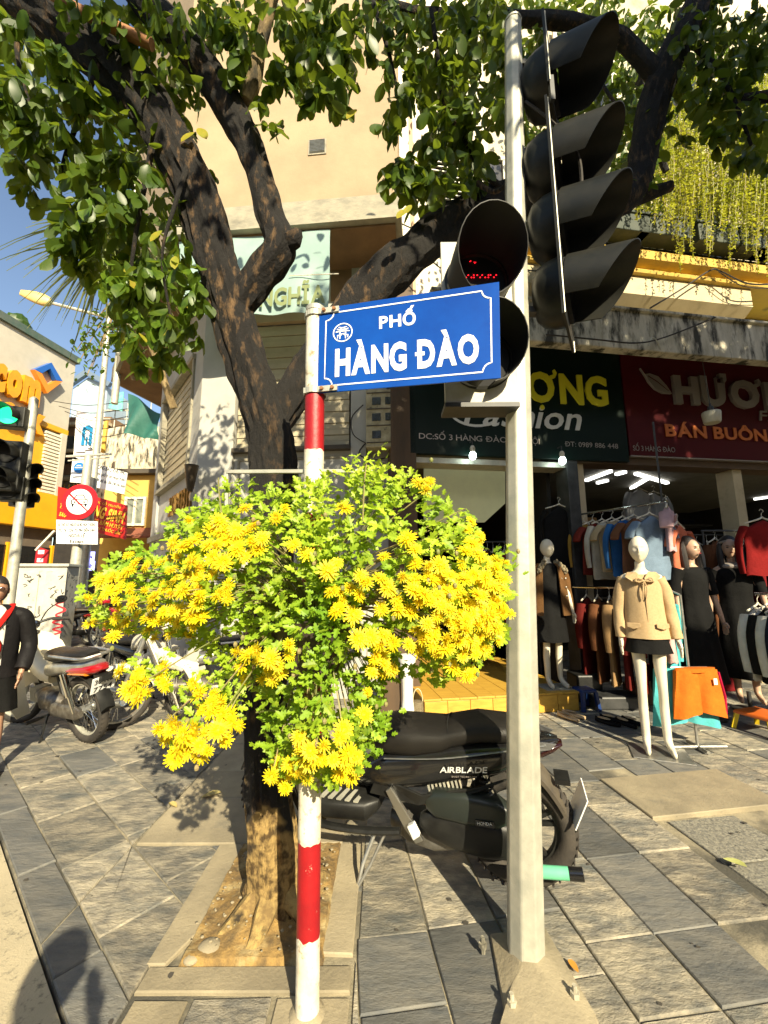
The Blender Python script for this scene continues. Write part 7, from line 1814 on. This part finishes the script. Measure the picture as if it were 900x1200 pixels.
# second mannequin on the step
q = S.px(650, 805); m2p = Pg(651, 806, .19)
mm = thing('mannequin', 'pale mannequin in a brown coat with a fur collar on the yellow step', 'mannequin', (m2p.x, m2p.y, .205), rotz=radians(8))
human(mm, K['mannequin'], 1.68, slim=.80, stance=.08, ears=False, headyaw=.15, hands=True)
mb = MB(); shell(mb, fine([(1.40,.06,.05),(1.38,.14,.08),(1.30,.165,.10),(1.1,.14,.095),(.95,.165,.11),(.7,.18,.12),(.50,.20,.13)]), folds=.04); mb.build('black_dress', cloth('black', (.010,.010,.010)), mm, smooth=True)
bc = cloth('brown_coat', (.15,.075,.028))
mb = MB(); rg = []
for z, w_, dpt in ((1.40,.12,.10),(1.36,.185,.135),(1.2,.21,.15),(1.0,.225,.155),(.80,.25,.165)):
    rg.append([V((w_*cos(t), dpt*sin(t), z)) for t in [radians(-72+302*j/24) for j in range(25)]]+[V((w_*.93*cos(t), dpt*.93*sin(t), z)) for t in [radians(230-302*j/24) for j in range(25)]])
mb.rings(rg); sleeve(mb, [(.165,0,1.35),(.215,.01,1.2),(.24,.02,1.05),(.25,0,.85)], (.065,.05)); sleeve(mb, [(-.165,0,1.35),(-.215,.01,1.2),(-.24,.02,1.05),(-.25,0,.85)], (.065,.05)); ck = mb.build('coat', bc, mm, smooth=True)
mb = MB(); r_ = random.Random(2)
for s_ in (-1, 1):
    for k_ in range(60): t = r_.random(); mb.ell((s_*(.07+.10*t+r_.gauss(0,.012)), -.06-.05*t+r_.gauss(0,.012), 1.42-.12*t+r_.gauss(0,.012)), (.016,.014,.02), nu=6, nv=4)
mb.build('fur_collar', mat('fur', (.30,.25,.16), (.2,.16,.1), rough=1, scale=80, bump=1, bscale=120), ck, smooth=True)
mb = MB()
for z in (1.22,1.12,1.02):
    for s_ in (.10, .15): mb.ell((s_, -.125, z), (.010,.006,.010), nu=8, nv=5)
mb.build('coat_buttons', K['steel'], ck)
mb = MB(); mb.box((0,0,-.008), (.36,.30,.012)); mb.build('base_plate', K['galv'], mm)

# two black-clad mannequins with long hair
def doll(px, y, label, H, ry, hood=False):
    p = Py(px, 700, y); m = thing('mannequin', label, 'mannequin', (p.x, p.y, .10), rotz=ry, group=None)
    o, J_, HM_, k_ = human(m, K['skin_doll'], H, slim=.85, stance=.08, headyaw=ry*.3)
    mb = MB(); shell(mb, fine([(1.44,.06,.06),(1.42,.15,.08),(1.34,.175,.11),(1.1,.15,.10),(.95,.17,.12),(.6,.20,.14),(.25,.24,.17)]), folds=.05); bl = cloth('black', (.010,.010,.010))
    sleeve(mb, [(.16,0,1.41),(.215,.01,1.28),(.235,.0,1.14)], (.066,.055)); sleeve(mb, [(-.16,0,1.41),(-.215,.01,1.28),(-.235,.0,1.14)], (.066,.055)); mb.build('black_dress', bl, m, smooth=True)
    mb = MB()
    mb.ell((0,.020,1.685*k_), (.090*k_,.104*k_,.112*k_)); b_ = len(mb.v)
    for s_ in (-1, 1): mb.tube(path([(s_*.070*k_,.0,1.72*k_), (s_*.088*k_,-.01,1.62*k_), (s_*.090*k_,-.025,1.48*k_), (s_*.085*k_,-.04,1.36*k_)], 4), [.022+.014*sin(i/12*pi) for i in range(13)], 8)
    mb.build('hair', K['hair'], m, smooth=True)
    mb = MB()
    for s_ in (-1, 1): e = HM_ @ V((s_*.029,-.088,.006)); mb.ell(e, (.013,.006,.0055), nu=8, nv=5); e = HM_ @ V((s_*.029,-.093,.026)); mb.ell(e, (.016,.004,.002), nu=8, nv=4)
    mb.build('eye_paint', K['black_plastic'], m, smooth=True)
    e = HM_ @ V((0,-.106,-.055)); mb = MB(); mb.ell(e, (.018,.005,.006), nu=10, nv=5); mb.build('lips', mat('lip', (.3,.03,.03)), m, smooth=True)
    if hood: mb = MB(); mb.ell((0,.0,1.44*k_), (.13,.09,.05)); mb.build('white_collar', K['letter_silver'], m, smooth=True); mb = MB(); mb.torus((0,.015,1.70*k_), (0,.25,1), .085*k_, .016, 24, 8); mb.build('headband', K['letter_silver'], m, smooth=True)
    mb = MB(); mb.lathe([(.16,-.10),(.16,-.08),(.02,-.07),(.02,.1)], n=20); mb.build('base', K['iron'], m, smooth=True)
    return m
doll(814, 4.55, 'long haired mannequin in a black zipped dress, left of the two dark clad ones', 1.74, radians(10))
doll(862, 4.75, 'long haired mannequin with a pale collar and headband in black, right of the two', 1.76, radians(-25), hood=True)

# ---------------------------------------------------------------- garments on hangers
def garment(label, loc, rz, col, w=.42, L=.66, sl='short', cat='shirt', group=None, folds=.06, name=None, hem=1.0, print_=None, th=.035):
    g = thing(name or cat.replace(' ', '_'), label, cat, loc, rotz=rz, group=group)
    mb = MB(); rg = []; n = 30; seed = random.random()*6; nr = 14
    for i in range(nr+1):
        f = i/nr; z = -.02-L*f
        ww = w/2*(.30+.70*min(1, f*9)) if f < .11 else w/2*(.93+.07*abs(f-.5)*2+(hem-1)*f)
        tt = th*(.5 if i == 0 else 1)*(1+.35*f)
        rg.append([V((ww*cos(t)+.010*sin(seed+f*5), tt*sin(t)+folds*.35*ww*sin(6*t+seed+f*2)*min(1, f*2)*abs(cos(t))**.5*.4, z-(.045*(abs(cos(t)))**2 if i < 2 else 0)-.008*sin(5*t+seed)*(i == nr))) for t in [2*pi*j/n for j in range(n)]])
    mb.rings(rg)
    for s_ in (-1, 1):
        x0_ = s_*w/2*.86
        if sl == 'short': mb.tube(path([(x0_, 0, -.10), (s_*(w/2+.05), .0, -.19), (s_*(w/2+.075), .0, -.27)], 4), [.07,.07,.068,.066,.066,.066,.066,.064,.062], 12, flat=.45)
        elif sl == 'long': mb.tube(path([(x0_, 0, -.09), (s_*(w/2+.035), .01, -.24), (s_*(w/2+.045), .015, -.42), (s_*(w/2+.035), .01, -.60)], 4), [.062-.0018*i for i in range(13)], 12, flat=.5)
    mb.build('fabric', col, g, smooth=True, auto=60)
    mb = MB(); mb.tube(path([(-w*.40,0,-.05), (-.03,0,.0), (0,0,.02), (.03,0,0), (w*.40,0,-.05)], 4), .009, 6); mb.tube(path([(0,0,.015), (0,0,.06), (.025,0,.085), (.0,0,.11), (-.02,0,.09)], 4), .0028, 5); mb.build('hanger', K['white_paint'] if sl else K['steel'], g, smooth=True)
    if print_: print_(g)
    return g
upA, upB = Py(682, 603, 5.55), Py(767, 590, 4.45)
rk = thing('clothes_rail', 'steel clothes rail running into the right shopfront, carrying coloured shirts', 'clothes rail', upA)
mb = MB(); mb.cyl(upA+V((-.15,.2,0)), upB+V((.06,-.12,0)), .014, .014, 10); mb.build('rail', K['chrome'], rk, smooth=True, world=True)
mb = MB(); mb.cyl(V((upA.x-.1, upA.y+.12, .0)), upA+V((-.1,.12,0)), .014); mb.build('upright', K['iron'], rk, smooth=True, world=True)
mb = MB(); mb.cyl(upB+V((.03,-.08,0)), upB+V((.03,-.08,.9)), .01); mb.build('hanging_rod', K['iron'], rk, smooth=True, world=True)
rdir = (upB-upA); rzr = atan2(rdir.y, rdir.x)+pi/2
cols = [('mustard', (.42,.25,.05), 'mustard shirt at the far left end of the upper rail'), ('rust', (.20,.03,.02), 'dark red shirt next to the mustard one on the upper rail'), ('white_print', (.6,.57,.48), 'white printed shirt third from the left on the upper rail'), ('cream_shirt', (.50,.38,.22), 'cream shirt in the middle of the upper rail'), ('blue_shirt', (.03,.13,.36), 'bright blue shirt right of the cream one on the upper rail'), ('brown_shirt', (.18,.08,.04), 'brown shirt between the blue and the grey blue one on the upper rail')]
for i, (n_, c, lab) in enumerate(cols):
    f = .02+i*.145; p = upA.lerp(upB, f)+V((0,0,-.11)); garment(lab, p, rzr+random.uniform(-.1,.1), cloth(n_, c), L=.62+.05*(i % 3), w=.40, sl='short' if i % 2 else 'long', group='shirts on the upper rail')
p = upA.lerp(upB, .93)+V((0,0,-.11)); garment('plain grey blue short sleeved shirt hanging flat above the front mannequin', p, radians(8), cloth('grey_blue', (.17,.24,.33)), w=.40, L=.70, sl='short', group='shirts on the upper rail')
p = upB+V((.20,.10,.0)); garment('pale pink lace blouse beside the grey blue shirt', p, radians(50), cloth('pink_lace', (.55,.36,.38)), w=.32, L=.50, sl='short', group='shirts on the upper rail')
p = upB+V((.34,.16,-.2)); garment('coral frilled blouse hanging right of the pink lace one', p, radians(30), cloth('coral', (.62,.17,.09)), w=.34, L=.56, sl='short', group='shirts on the upper rail', folds=.15)
# lower rail of dark coats
loA, loB = Py(685, 688, 5.3), Py(762, 690, 4.6)
lk = thing('clothes_rail', 'lower rail of dark coats behind the front mannequin', 'clothes rail', loA)
mb = MB(); mb.cyl(loA+V((-.1,.1,0)), loB+V((.1,-.1,0)), .014, .014, 10); mb.build('rail', K['chrome'], lk, smooth=True, world=True)
for q_ in (loA+V((-.08,.08,0)), loB+V((.08,-.08,0))): mb = MB(); mb.cyl(V((q_.x, q_.y, 0)), q_, .012); mb.build('upright', K['iron'], lk, smooth=True, world=True)
lows = [('maroon', (.13,.015,.012)), ('brown2', (.15,.06,.025)), ('tan', (.33,.20,.09)), ('maroon', (.13,.015,.012)), ('rust', (.20,.03,.02)), ('black', (.01,.01,.01))]
lablow = ['maroon coat at the far left of the lower rail', 'brown coat second from the left on the lower rail', 'tan checked coat on the lower rail, left of the mannequin', 'maroon coat right of the tan one on the lower rail', 'rust red coat just behind the beige jacket', 'black coat at the right end of the lower rail']
for i, (n_, c) in enumerate(lows): garment(lablow[i], loA.lerp(loB, .02+i*.19)+V((0,0,-.11)), rzr+.5+.1*i, cloth(n_, c), L=.95, w=.42, sl='long', cat='coat', group='coats on the lower rail')
# dark rows deeper in the shop
r_ = random.Random(31)
deep = []
darks = [('black', (.01,.01,.01)), ('maroon', (.13,.015,.012)), ('navy', (.012,.015,.03)), ('charcoal', (.03,.03,.03)), ('brown2', (.15,.06,.025)), ('black', (.01,.01,.01)), ('wine', (.18,.012,.015))]
rowsd = [(760, 905, 6.2, 2.05, 12), (560, 600, 6.0, 1.95, 6), (520, 598, 6.9, 1.75, 7), (630, 672, 6.2, 2.15, 5), (830, 930, 5.35, 2.02, 8)]
names_row = ['on the back rail of the right shop', 'on the near rail of the green signed shop', 'on the deepest rail of the green signed shop', 'behind the fur collared mannequin', 'above the black mannequins']
for ri, (pa, pb_, y, z, n) in enumerate(rowsd):
    A0, B0_ = Py(pa, 620, y), Py(pb_, 620, y); A0.z = B0_.z = z
    tr = thing('clothes_rail', 'dark clothes rail ' + ['at the back of the right shop', 'on the left inside the green signed shop', 'deepest inside the green signed shop', 'behind the fur collared mannequin', 'at the right edge above the black mannequins'][ri], 'clothes rail', A0)
    mb = MB(); mb.cyl(A0-V((.1,0,0)), B0_+V((.1,0,0)), .014, .014, 8); mb.build('rail', K['iron'], tr, smooth=True, world=True)
    for q_ in (A0-V((.08,0,0)), B0_+V((.08,0,0))): mb = MB(); mb.cyl(V((q_.x, q_.y, .0)), V(q_), .012, .012, 8); mb.build('upright', K['iron'], tr, smooth=True, world=True)
    first = {}
    for i in range(n):
        nm, c = darks[(i*3+ri) % len(darks)]; p = A0.lerp(B0_, (i+.5)/n)+V((0,0,-.11))
        garment('%s coat, %s from the left %s' % ({'brown2':'brown','maroon':'dark maroon','wine':'wine red'}.get(nm, nm), ('first second third fourth fifth sixth seventh eighth ninth tenth eleventh twelfth'.split())[i], names_row[ri]), p, radians(r_.uniform(15, 75)), cloth(nm, c), L=r_.uniform(.8, 1.25), w=.44, sl='long', cat='coat', group='dark coats ' + names_row[ri])
# striped white sweater and wine red sweater seen full on
def stripes(g):
    for i, z in enumerate((-.20, -.24, -.36, -.40)):
        mb = MB(); mb.box((0,-.055,z), (.30,.012,.018)); mb.build('stripe', cloth('black', (.01,.01,.01)), g)
p = Py(795, 628, 4.95); garment('white sweater with black stripes on a hanger left of the black clad mannequins', p, radians(10), cloth('white_knit', (.50,.47,.40)), w=.48, L=.42, sl='long', cat='sweater', print_=stripes)
p = Py(893, 608, 4.55); garment('wine red ribbed sweater hanging at the right edge above the mannequins', p, radians(0), cloth('wine2', (.22,.012,.012)), w=.50, L=.60, sl='long', cat='sweater')
p = Py(748, 572, 6.4); garment('pale shiny puffer jacket hanging high under the shop ceiling', p, radians(20), cloth('silver_puff', (.42,.43,.44), rough=.4), w=.5, L=.55, sl='long', cat='jacket')
p = Py(766, 577, 6.6); garment('long pale blouse hanging high beside the puffer jacket', p, radians(-20), cloth('silver_puff', (.42,.43,.44)), w=.35, L=.6, sl='long', cat='jacket')
p = Py(655, 592, 5.5); garment('long black coat hanging behind the head of the fur collared mannequin', p, radians(10), cloth('black', (.01,.01,.01)), w=.5, L=1.3, sl='long', cat='coat')
# stack of bags / folded things on top shelf
shf = thing('display_shelf', 'dark shelf of folded clothes at the back of the right shop', 'shelf', S.at(4.5, -2.8, 0))
for z in (.5, 1.0, 1.5, 2.0, 2.5): mb = MB(); S.box(mb, 2.9, 7.6, -3.2, -2.7, z, z+.03); mb.build('shelf', K['iron'], shf, world=True)
fcols = [cloth(n_, c) for n_, c in (('maroon', (.13,.015,.012)), ('navy', (.012,.015,.03)), ('tan', (.33,.20,.09)), ('white_knit', (.50,.47,.40)), ('charcoal', (.03,.03,.03)))]
for i in range(40):
    a = 2.95+.55*(i//5)+r_.random()*.2; z = (.53, 1.03, 1.53, 2.03, 2.53)[i % 5]; mb = MB(); hh = r_.uniform(.04, .22); S.box(mb, a, a+.28, -3.1, -2.78, z, z+hh); tag(mb.build('folded_clothes', fcols[(i+i//5) % 5], bevel=.015), '%s folded pile on the %s board of the back shelf, %s from the left' % (('maroon','navy','tan','white','charcoal')[(i+i//5) % 5], ('lowest','second','middle','fourth','top')[i % 5], 'first second third fourth fifth sixth seventh eighth'.split()[i//5]), 'clothes', 'folded clothes on the back shelf')
# right rack with black and white jackets
def jstripe(g):
    for s_ in (-1, 1): mb = MB(); mb.box((s_*.15,-.062,-.30), (.012,.012,.5)); mb.build('stripe', cloth('white_knit', (.50,.47,.40)), g)
jr = thing('clothes_rail', 'low clothes rail of black and white jackets at the right edge', 'clothes rail', (3.5, 4.0, 0))
A0, B0_ = Py(886, 703, 4.15), Py(960, 700, 3.5); A0.z = B0_.z = 1.27
mb = MB(); mb.cyl(A0, B0_, .013, .013, 10); mb.build('rail', K['chrome'], jr, smooth=True, world=True)
mb = MB(); mb.cyl(V((B0_.x, B0_.y, 0)), B0_, .013); mb.build('upright', K['chrome'], jr, smooth=True, world=True)
mb = MB(); mb.cyl(V((A0.x+.3, A0.y-.2, 0)), A0.lerp(B0_, .35), .013); mb.build('upright', K['chrome'], jr, smooth=True, world=True)
rz_ = atan2((B0_-A0).y, (B0_-A0).x)+pi/2
for i in range(5):
    garment(['white jacket at the left end of the low rail at the right edge', 'black jacket with white stripes second on the low right rail', 'white jacket third on the low right rail', 'navy jacket fourth on the low right rail', 'black jacket at the right end of the low right rail'][i], A0.lerp(B0_, .02+.16*i)+V((0,0,-.11)), rz_+.45, [cloth('white_jacket', (.68,.66,.60)), cloth('black', (.01,.01,.01)), cloth('white_jacket', (.68,.66,.60)), cloth('navy', (.012,.015,.03)), cloth('black', (.01,.01,.01))][i], w=.46, L=.66, sl='long', cat='jacket', print_=jstripe if i in (1, 4) else None)
# T stand with orange shorts
tb = Pg(818, 878); ts = thing('garment_stand', 'small steel T shaped stand on the pavement holding orange shorts', 'stand', (tb.x, tb.y, 0))
mb = MB(); mb.cyl((-.24,0,.02), (.24,0,.02), .016, .016, 10); mb.cyl((0,-.12,.02), (0,.12,.02), .014, .014, 10); mb.build('foot', K['steel'], ts, smooth=True)
mb = MB(); mb.cyl((0,0,.03), (0,0,1.28), .011, .011, 10); mb.build('upright', K['steel'], ts, smooth=True)
mb = MB(); mb.cyl((-.16,0,.66), (.16,0,.66), .008, .008, 8); mb.build('cross_bar', K['steel'], ts, smooth=True)
def shorts(label, loc, rz, m_, w, L, leg=.0, trim=None):
    g = thing('shorts', label, 'shorts', loc, rotz=rz); 
    for s_ in (-1, 1):
        mb = MB(); rg = []
        for i in range(9):
            f = i/8; cx = s_*w*(.25+.05*f); rw = w*(.27+.09*f); rg.append([V((cx+rw*cos(t), .035*(1+f*.7)*sin(t)+.010*sin(5*t+f*3), -L*f-.03*f*(cos(t)*s_))) for t in [2*pi*j/22 for j in range(22)]])
        mb.rings(rg); mb.build('trouser_leg', m_, g, smooth=True)
    mb = MB(); mb.rings([[V((w*.5*cos(t), .04*sin(t), z)) for t in [2*pi*j/22 for j in range(22)]] for z in (.015, -.02)]); mb.build('waistband', m_, g, smooth=True)
    if trim: mb = MB(); mb.tube([(w*.53,-.02,-.02), (w*.60,-.03,-L*.6), (w*.56,-.035,-L+.01)], .010, 6); mb.build('side_stripe', trim, g, smooth=True)
    return g
org_ = cloth('orange', (.62,.15,.015)); tur = cloth('turquoise', (.10,.48,.52)); pnk = cloth('pink', (.62,.40,.38))
shorts('orange shorts with a small white logo hanging on the T shaped stand', (tb.x+.01, tb.y-.06, .655), radians(4), org_, .36, .36, trim=cloth('crimson', (.4,.01,.05)))
mb = MB(); mb.box((tb.x+.13, tb.y-.118, .57), (.03,.004,.05)); tag(mb.build('shorts_logo', K['letter_white']), 'small white logo patch on the upper right of the orange shorts', 'patch')
shorts('turquoise shorts hanging behind the orange ones on the stand', (tb.x-.06, tb.y+.02, .64), radians(-6), tur, .42, .44)
g = garment('turquoise long sleeved top hanging behind the beige jacket', (tb.x-.08, tb.y+.10, 1.27), radians(35), tur, w=.30, L=.62, sl='long', cat='top')
g = garment('pale pink top hanging low beside the mannequin hand', (tb.x-.14, tb.y-.0, .97), radians(60), pnk, w=.16, L=.24, sl=None, cat='top')
mb = MB(); mb.cyl((0,0,1.28), (-.10,.12,1.36), .008); mb.build('top_hook', K['steel'], ts, smooth=True)

# yellow step and platform
stp = thing('step_platform', 'yellow wooden step in front of the green signed shop', 'step', S.at(1.3, .3, 0))
a0, z_ = S.px(497, 817, .52); a1 = S.px(677, 812, .52)[0]; zt_ = .20
mb = MB(); S.box(mb, a0, a1, -2.2, .52, .0, zt_-.02); mb.build('riser', K['yellow_wood'], stp, world=True)
nb_ = 9
for i in range(nb_):
    mb = MB(); S.box(mb, a0-.01+(a1-a0+.02)*i/nb_+.002, a0-.01+(a1-a0+.02)*(i+1)/nb_-.002, -2.2, .535, zt_-.02, zt_+.002*(i % 2)); mb.build('plank', K['yellow_wood'], stp, world=True, bevel=.002)
for i in range(7):
    mb = MB(); S.box(mb, a0+(a1-a0)*i/7+.003, a0+(a1-a0)*(i+1)/7-.003, .521, .531, .01, zt_-.025); mb.build('front_tile', K['yellow_wood'], stp, world=True, bevel=.002)
# white half pillar and wicker bag beside the step
q = Pg(478, 848); mb = MB(); mb.lathe([(.075,0),(.07,.1),(.055,.25),(.06,.42),(.085,.58),(.10,.66),(.0,.68)], (q.x, q.y, 0), n=20); tag(mb.build('display_form', mat('white_gloss', (.8,.78,.7), rough=.3), smooth=True), 'white display leg form standing left of the yellow step', 'display form')
mb = MB(); q = Pg(458, 850); mb.box((q.x, q.y+.1, .35), (.22,.03,.7)); tag(mb.build('wooden_board', MATS['brown_wood'], bevel=.004), 'dark wooden board leaning left of the white display leg', 'board')
q = Pg(490, 846); wb = thing('wicker_bag', 'small dark wicker bag with a pale loop handle at the left end of the step', 'bag', (q.x, q.y, 0))
mb = MB(); mb.lathe([(.05,0),(.06,.1),(.055,.2),(.045,.2)], n=16); mb.build('bag_body', mat('wicker', (.14,.11,.06), (.25,.2,.12), scale=60, bump=1, bscale=90), wb, smooth=True)
mb = MB(); mb.tube([(.05*cos(t), 0, .2+.12*sin(t)) for t in [pi*k/12 for k in range(13)]], .006, 6); mb.build('handle', K['cream_trim'], wb, smooth=True)
# shoes
def shoe(par, x, y, m_, inner, rz=0, L=.24):
    M_ = Matrix.Translation((x, y, 0)) @ Matrix.Rotation(rz, 4, 'Z'); mb = MB(); rg = []
    for i in range(13):
        f = i/12; X = -L/2+L*f; w_ = .038*(sin(pi*min(max(f*.93+.04, 0), 1)))**.45*(.9+.2*f); h_ = .055-.018*sin(f*pi)*.6-(.02*f); rg.append([V((X, w_*cos(t), max(.004, h_*(.5+.5*sin(t))))) for t in [2*pi*j/14 for j in range(14)]])
    mb.rings(rg); mb.xf(M_); s0 = mb.build('shoe', m_, par, smooth=True)
    mb = MB(); mb.ell((-.035,0,.050), (.065,.028,.008), nu=14, nv=6); mb.xf(M_); mb.build('insole', inner, s0, smooth=True)
tan_ = mat('tan_shoe', (.50,.36,.20), rough=.6); inn = mat('shoe_inner', (.32,.24,.14), rough=.8)
q = Pg(669, 842); sp_r = thing('pair_of_shoes', 'pair of tan flat shoes at the right end of the yellow step', 'shoes', (q.x, q.y, .004), rotz=radians(-55)); shoe(sp_r, 0, .06, tan_, inn, .1); shoe(sp_r, 0, -.05, tan_, inn, -.1)
blk = cloth('black', (.01,.01,.01))
q = Pg(715, 848); sp_r = thing('pair_of_shoes', 'pair of black slip on shoes left of the mannequin base', 'shoes', (q.x, q.y, .004), rotz=radians(-50)); shoe(sp_r, 0, .07, blk, tan_, .1); shoe(sp_r, 0, -.05, blk, tan_, -.05)
q = Pg(738, 850); sp_r = thing('pair_of_shoes', 'pair of black slip on shoes nearest the mannequin feet', 'shoes', (q.x, q.y, .004), rotz=radians(-70)); shoe(sp_r, 0, .06, blk, tan_, .15); shoe(sp_r, 0, -.05, blk, tan_, -.05)
# plastic stools
def stool(label, loc, rz, ml, mtop, h=.28, w=.26):
    s0 = thing('plastic_stool', label, 'stool', loc, rotz=rz); mb = MB(); mb.rings([[V((x*k, y*k, z)) for x, y in ((-w/2,-w/2),(w/2,-w/2),(w/2,w/2),(-w/2,w/2))] for k, z in ((1.06,h-.035),(1.0,h-.005),(.9,h))]); mb.build('seat', mtop, s0, bevel=.01)
    for sx in (-1, 1):
        for sy in (-1, 1): mb = MB(); mb.bar((sx*w*.44, sy*w*.44, h-.03), (sx*w*.54, sy*w*.54, 0), .035); mb.build('leg', ml, s0)
    return s0
q = Pg(905, 862); stool('low plastic stool with yellow legs and an orange seat at the right edge', (q.x+.02, q.y+.1, .003), .3, mat('yellow_plastic', (.7,.5,.02), rough=.35), mat('orange_plastic', (.65,.14,.02), rough=.35), h=.17, w=.30)
q = Pg(697, 838); stool('dark blue plastic stool in the shade left of the mannequin', (q.x, q.y+.2, .003), .2, mat('blue_plastic', (.006,.03,.14), rough=.4), MATS['blue_plastic'], h=.22, w=.18)
mb = MB(); q = Pg(735, 838); bx_ = thing('display_mat', 'dark folded mat and boxes on the floor under the coats', 'boxes', (q.x, q.y+.3, 0))
for i, (dx, dy, w_, h_, m_) in enumerate(((0,0,.5,.14,K['iron']), (.5,.15,.4,.2,K['soffit']), (-.15,.3,.3,.3,K['black_plastic']), (1.3,.9,.5,.25,cloth('maroon', (.13,.015,.012))), (1.7,.7,.4,.18,cloth('wine', (.18,.012,.015))))):
    mb = MB(); mb.box((dx, dy, h_/2), (w_, .3, h_)); mb.build('box', m_, bx_, bevel=.02)

# ---------------------------------------------------------------- man at the left edge
mz = V((-3.03, 3.3, 0))
man = thing('person', 'man in sunglasses with short black hair, open black jacket and a red strap bag', 'person', (mz.x, mz.y, .002), rotz=radians(34))
bo, J, HM, k = human(man, K['skin'], 1.465, slim=1.0, stance=.11, headyaw=radians(2), arms={'L': ((.27,.02,1.12), (.25,-.10,.90)), 'R': ((.27,.02,1.12), (.25,-.10,.90))})
mb = MB(); shell(mb, fine([(1.50*k,.06*k,.06*k),(1.47*k,.14*k,.09*k),(1.40*k,.185*k,.12*k),(1.2*k,.175*k,.135*k),(1.0*k,.17*k,.13*k),(.93*k,.17*k,.13*k)]), folds=.03); sh_ = mb.build('white_shirt', cloth('white_shirt', (.66,.64,.58)), man, smooth=True)
text('lettering', 'SPORT', (-.01, -.125*k*.98, 1.30*k), (1,0,0), (0,0,1), .026, K['black_plastic'], sh_, w=.11, depth=.004, lift=.012, bold=.03, world=False)
mb = MB(); rg = []
for z, w_, dpt in ((1.505,.09,.085),(1.49,.14,.10),(1.46,.18,.115),(1.38,.205,.14),(1.2,.205,.155),(1.0,.20,.15),(.86,.215,.155)):
    rg.append([V((w_*k*cos(t), dpt*k*sin(t), z*k)) for t in [radians(-58+296*j/28) for j in range(29)]]+[V((w_*.94*k*cos(t), dpt*.93*k*sin(t), z*k)) for t in [radians(238-296*j/28) for j in range(29)]])
mb.rings(rg)
for s_ in (-1, 1): sleeve(mb, [(s_*.11*k,0,1.405*k),(s_*.19*k,0,1.40*k),(s_*.235*k,.01,1.30*k),(s_*.27*k,.02,1.12*k),(s_*.265*k,-.05,1.0*k),(s_*.25*k,-.09,.92*k)], (.075*k,.058*k))
mb.build('black_jacket', cloth('jacket_black', (.014,.013,.014), rough=.5), man, smooth=True)
mb = MB()
for s_ in (-1, 1): shell(mb, fine([(.97*k,.10*k,.13*k,s_*.075*k,0),(.85*k,.115*k,.125*k,s_*.09*k,0),(.66*k,.12*k,.12*k,s_*.11*k,0),(.56*k,.125*k,.12*k,s_*.115*k,0)]), folds=.04)
mb.build('black_shorts', blk, man, smooth=True)
redc = cloth('red_strap', (.50,.015,.012))
mb = MB(); mb.tube(path([(.10*k,.10*k,1.47*k), (.115*k,.0,1.505*k), (.10*k,-.12*k,1.42*k), (.02*k,-.155*k,1.27*k), (-.08*k,-.16*k,1.12*k)], 5), .020, 8, flat=.35); mb.build('bag_strap', redc, man, smooth=True)
mb = MB(); mb.super([(-.15,1.12*k,.05,.02,3,-.165*k),(-.10,1.12*k,.085,.032,3,-.17*k),(.0,1.13*k,.09,.035,3,-.17*k),(.06,1.13*k,.07,.03,3,-.168*k),(.08,1.13*k,.03,.02,3,-.165*k)], n=18); mb.build('red_bag', redc, man, smooth=True)
mb = MB(); rg = []; nu, nv = 30, 12
for i in range(nv+1):
    t = pi*.5*i/nv; ring = []
    for j in range(nu):
        a = 2*pi*j/nu; back = .5+.5*sin(a); low = -.35-.75*back if sin(a) > -.35 else .42
        zz_ = 1.0-(1.0-low)*(1-cos(pi*.5*(1-i/nv))) ; th_ = math.acos(max(-1, min(1, zz_))); r0_ = 1.09+.03*noise.noise(V((a*3, i, 0)))
        ring.append(HM @ V((.076*r0_*sin(th_)*cos(a), .094*r0_*sin(th_)*sin(a)+.004, .118*r0_*zz_+.004)))
    rg.append(ring)
mb.rings(rg); mb.build('hair', K['hair'], man, smooth=True)
mb = MB()
for s_ in (-1, 1): b0_ = len(mb.v); mb.ell((s_*.034,-.094,.006), (.030,.008,.020), nu=14, nv=8)
mb.bar((-.01,-.100,.012), (.01,-.100,.012), .004)
for s_ in (-1, 1): mb.bar((s_*.062,-.088,.012), (s_*.080,.0,.010), .004)
mb.xf(HM); mb.build('sunglasses', mat('lens_brown', (.05,.02,.01), rough=.1, coat=1), man, smooth=True)
mb = MB(); mb.ell((0,-.107,-.056), (.022,.005,.005), nu=10, nv=5); mb.xf(HM); mb.build('lips', mat('lip_man', (.25,.09,.07)), man, smooth=True)
for s_ in (-1, 1): mb = MB(); mb.super([(-.02,.03,.02,.04),(.0,.04,.035,.045),(.12,.045,.04,.048),(.22,.03,.028,.045),(.26,.02,.015,.03)], n=14); mb.xf(Matrix.Translation((s_*.11*k, .06, .012)) @ Matrix.Rotation(radians(-90), 4, 'Z')); mb.build('shoe', K['black_plastic'], man, smooth=True)

# the photographer, standing just behind the camera: only the shadow shows in the photo
ph = thing('person', 'photographer in dark clothes whose shadow falls across the kerb at the lower left', 'person', (-.22, -.62, .002), rotz=radians(180))
def arm(s_): return ((.26,-.14,1.20), (.10,-.26,1.36))
human(ph, K['skin'], 1.66, slim=1.1, arms={'L': arm(1), 'R': arm(-1)}, hands=True)
mb = MB(); shell(mb, fine([(1.42,.10,.09),(1.38,.17,.12),(1.30,.21,.14),(1.1,.20,.14),(.85,.22,.15)]), folds=.03); mb.build('dark_jacket', blk, ph, smooth=True)
mb = MB(); mb.ell((0,.0,1.57), (.10,.115,.12)); mb.build('hair', K['hair'], ph, smooth=True)
mb = MB()
for s_ in (-1, 1): shell(mb, fine([(.92,.10,.12,s_*.08,0),(.6,.085,.09,s_*.10,0),(.1,.07,.08,s_*.10,0)]))
mb.build('trousers', blk, ph, smooth=True)
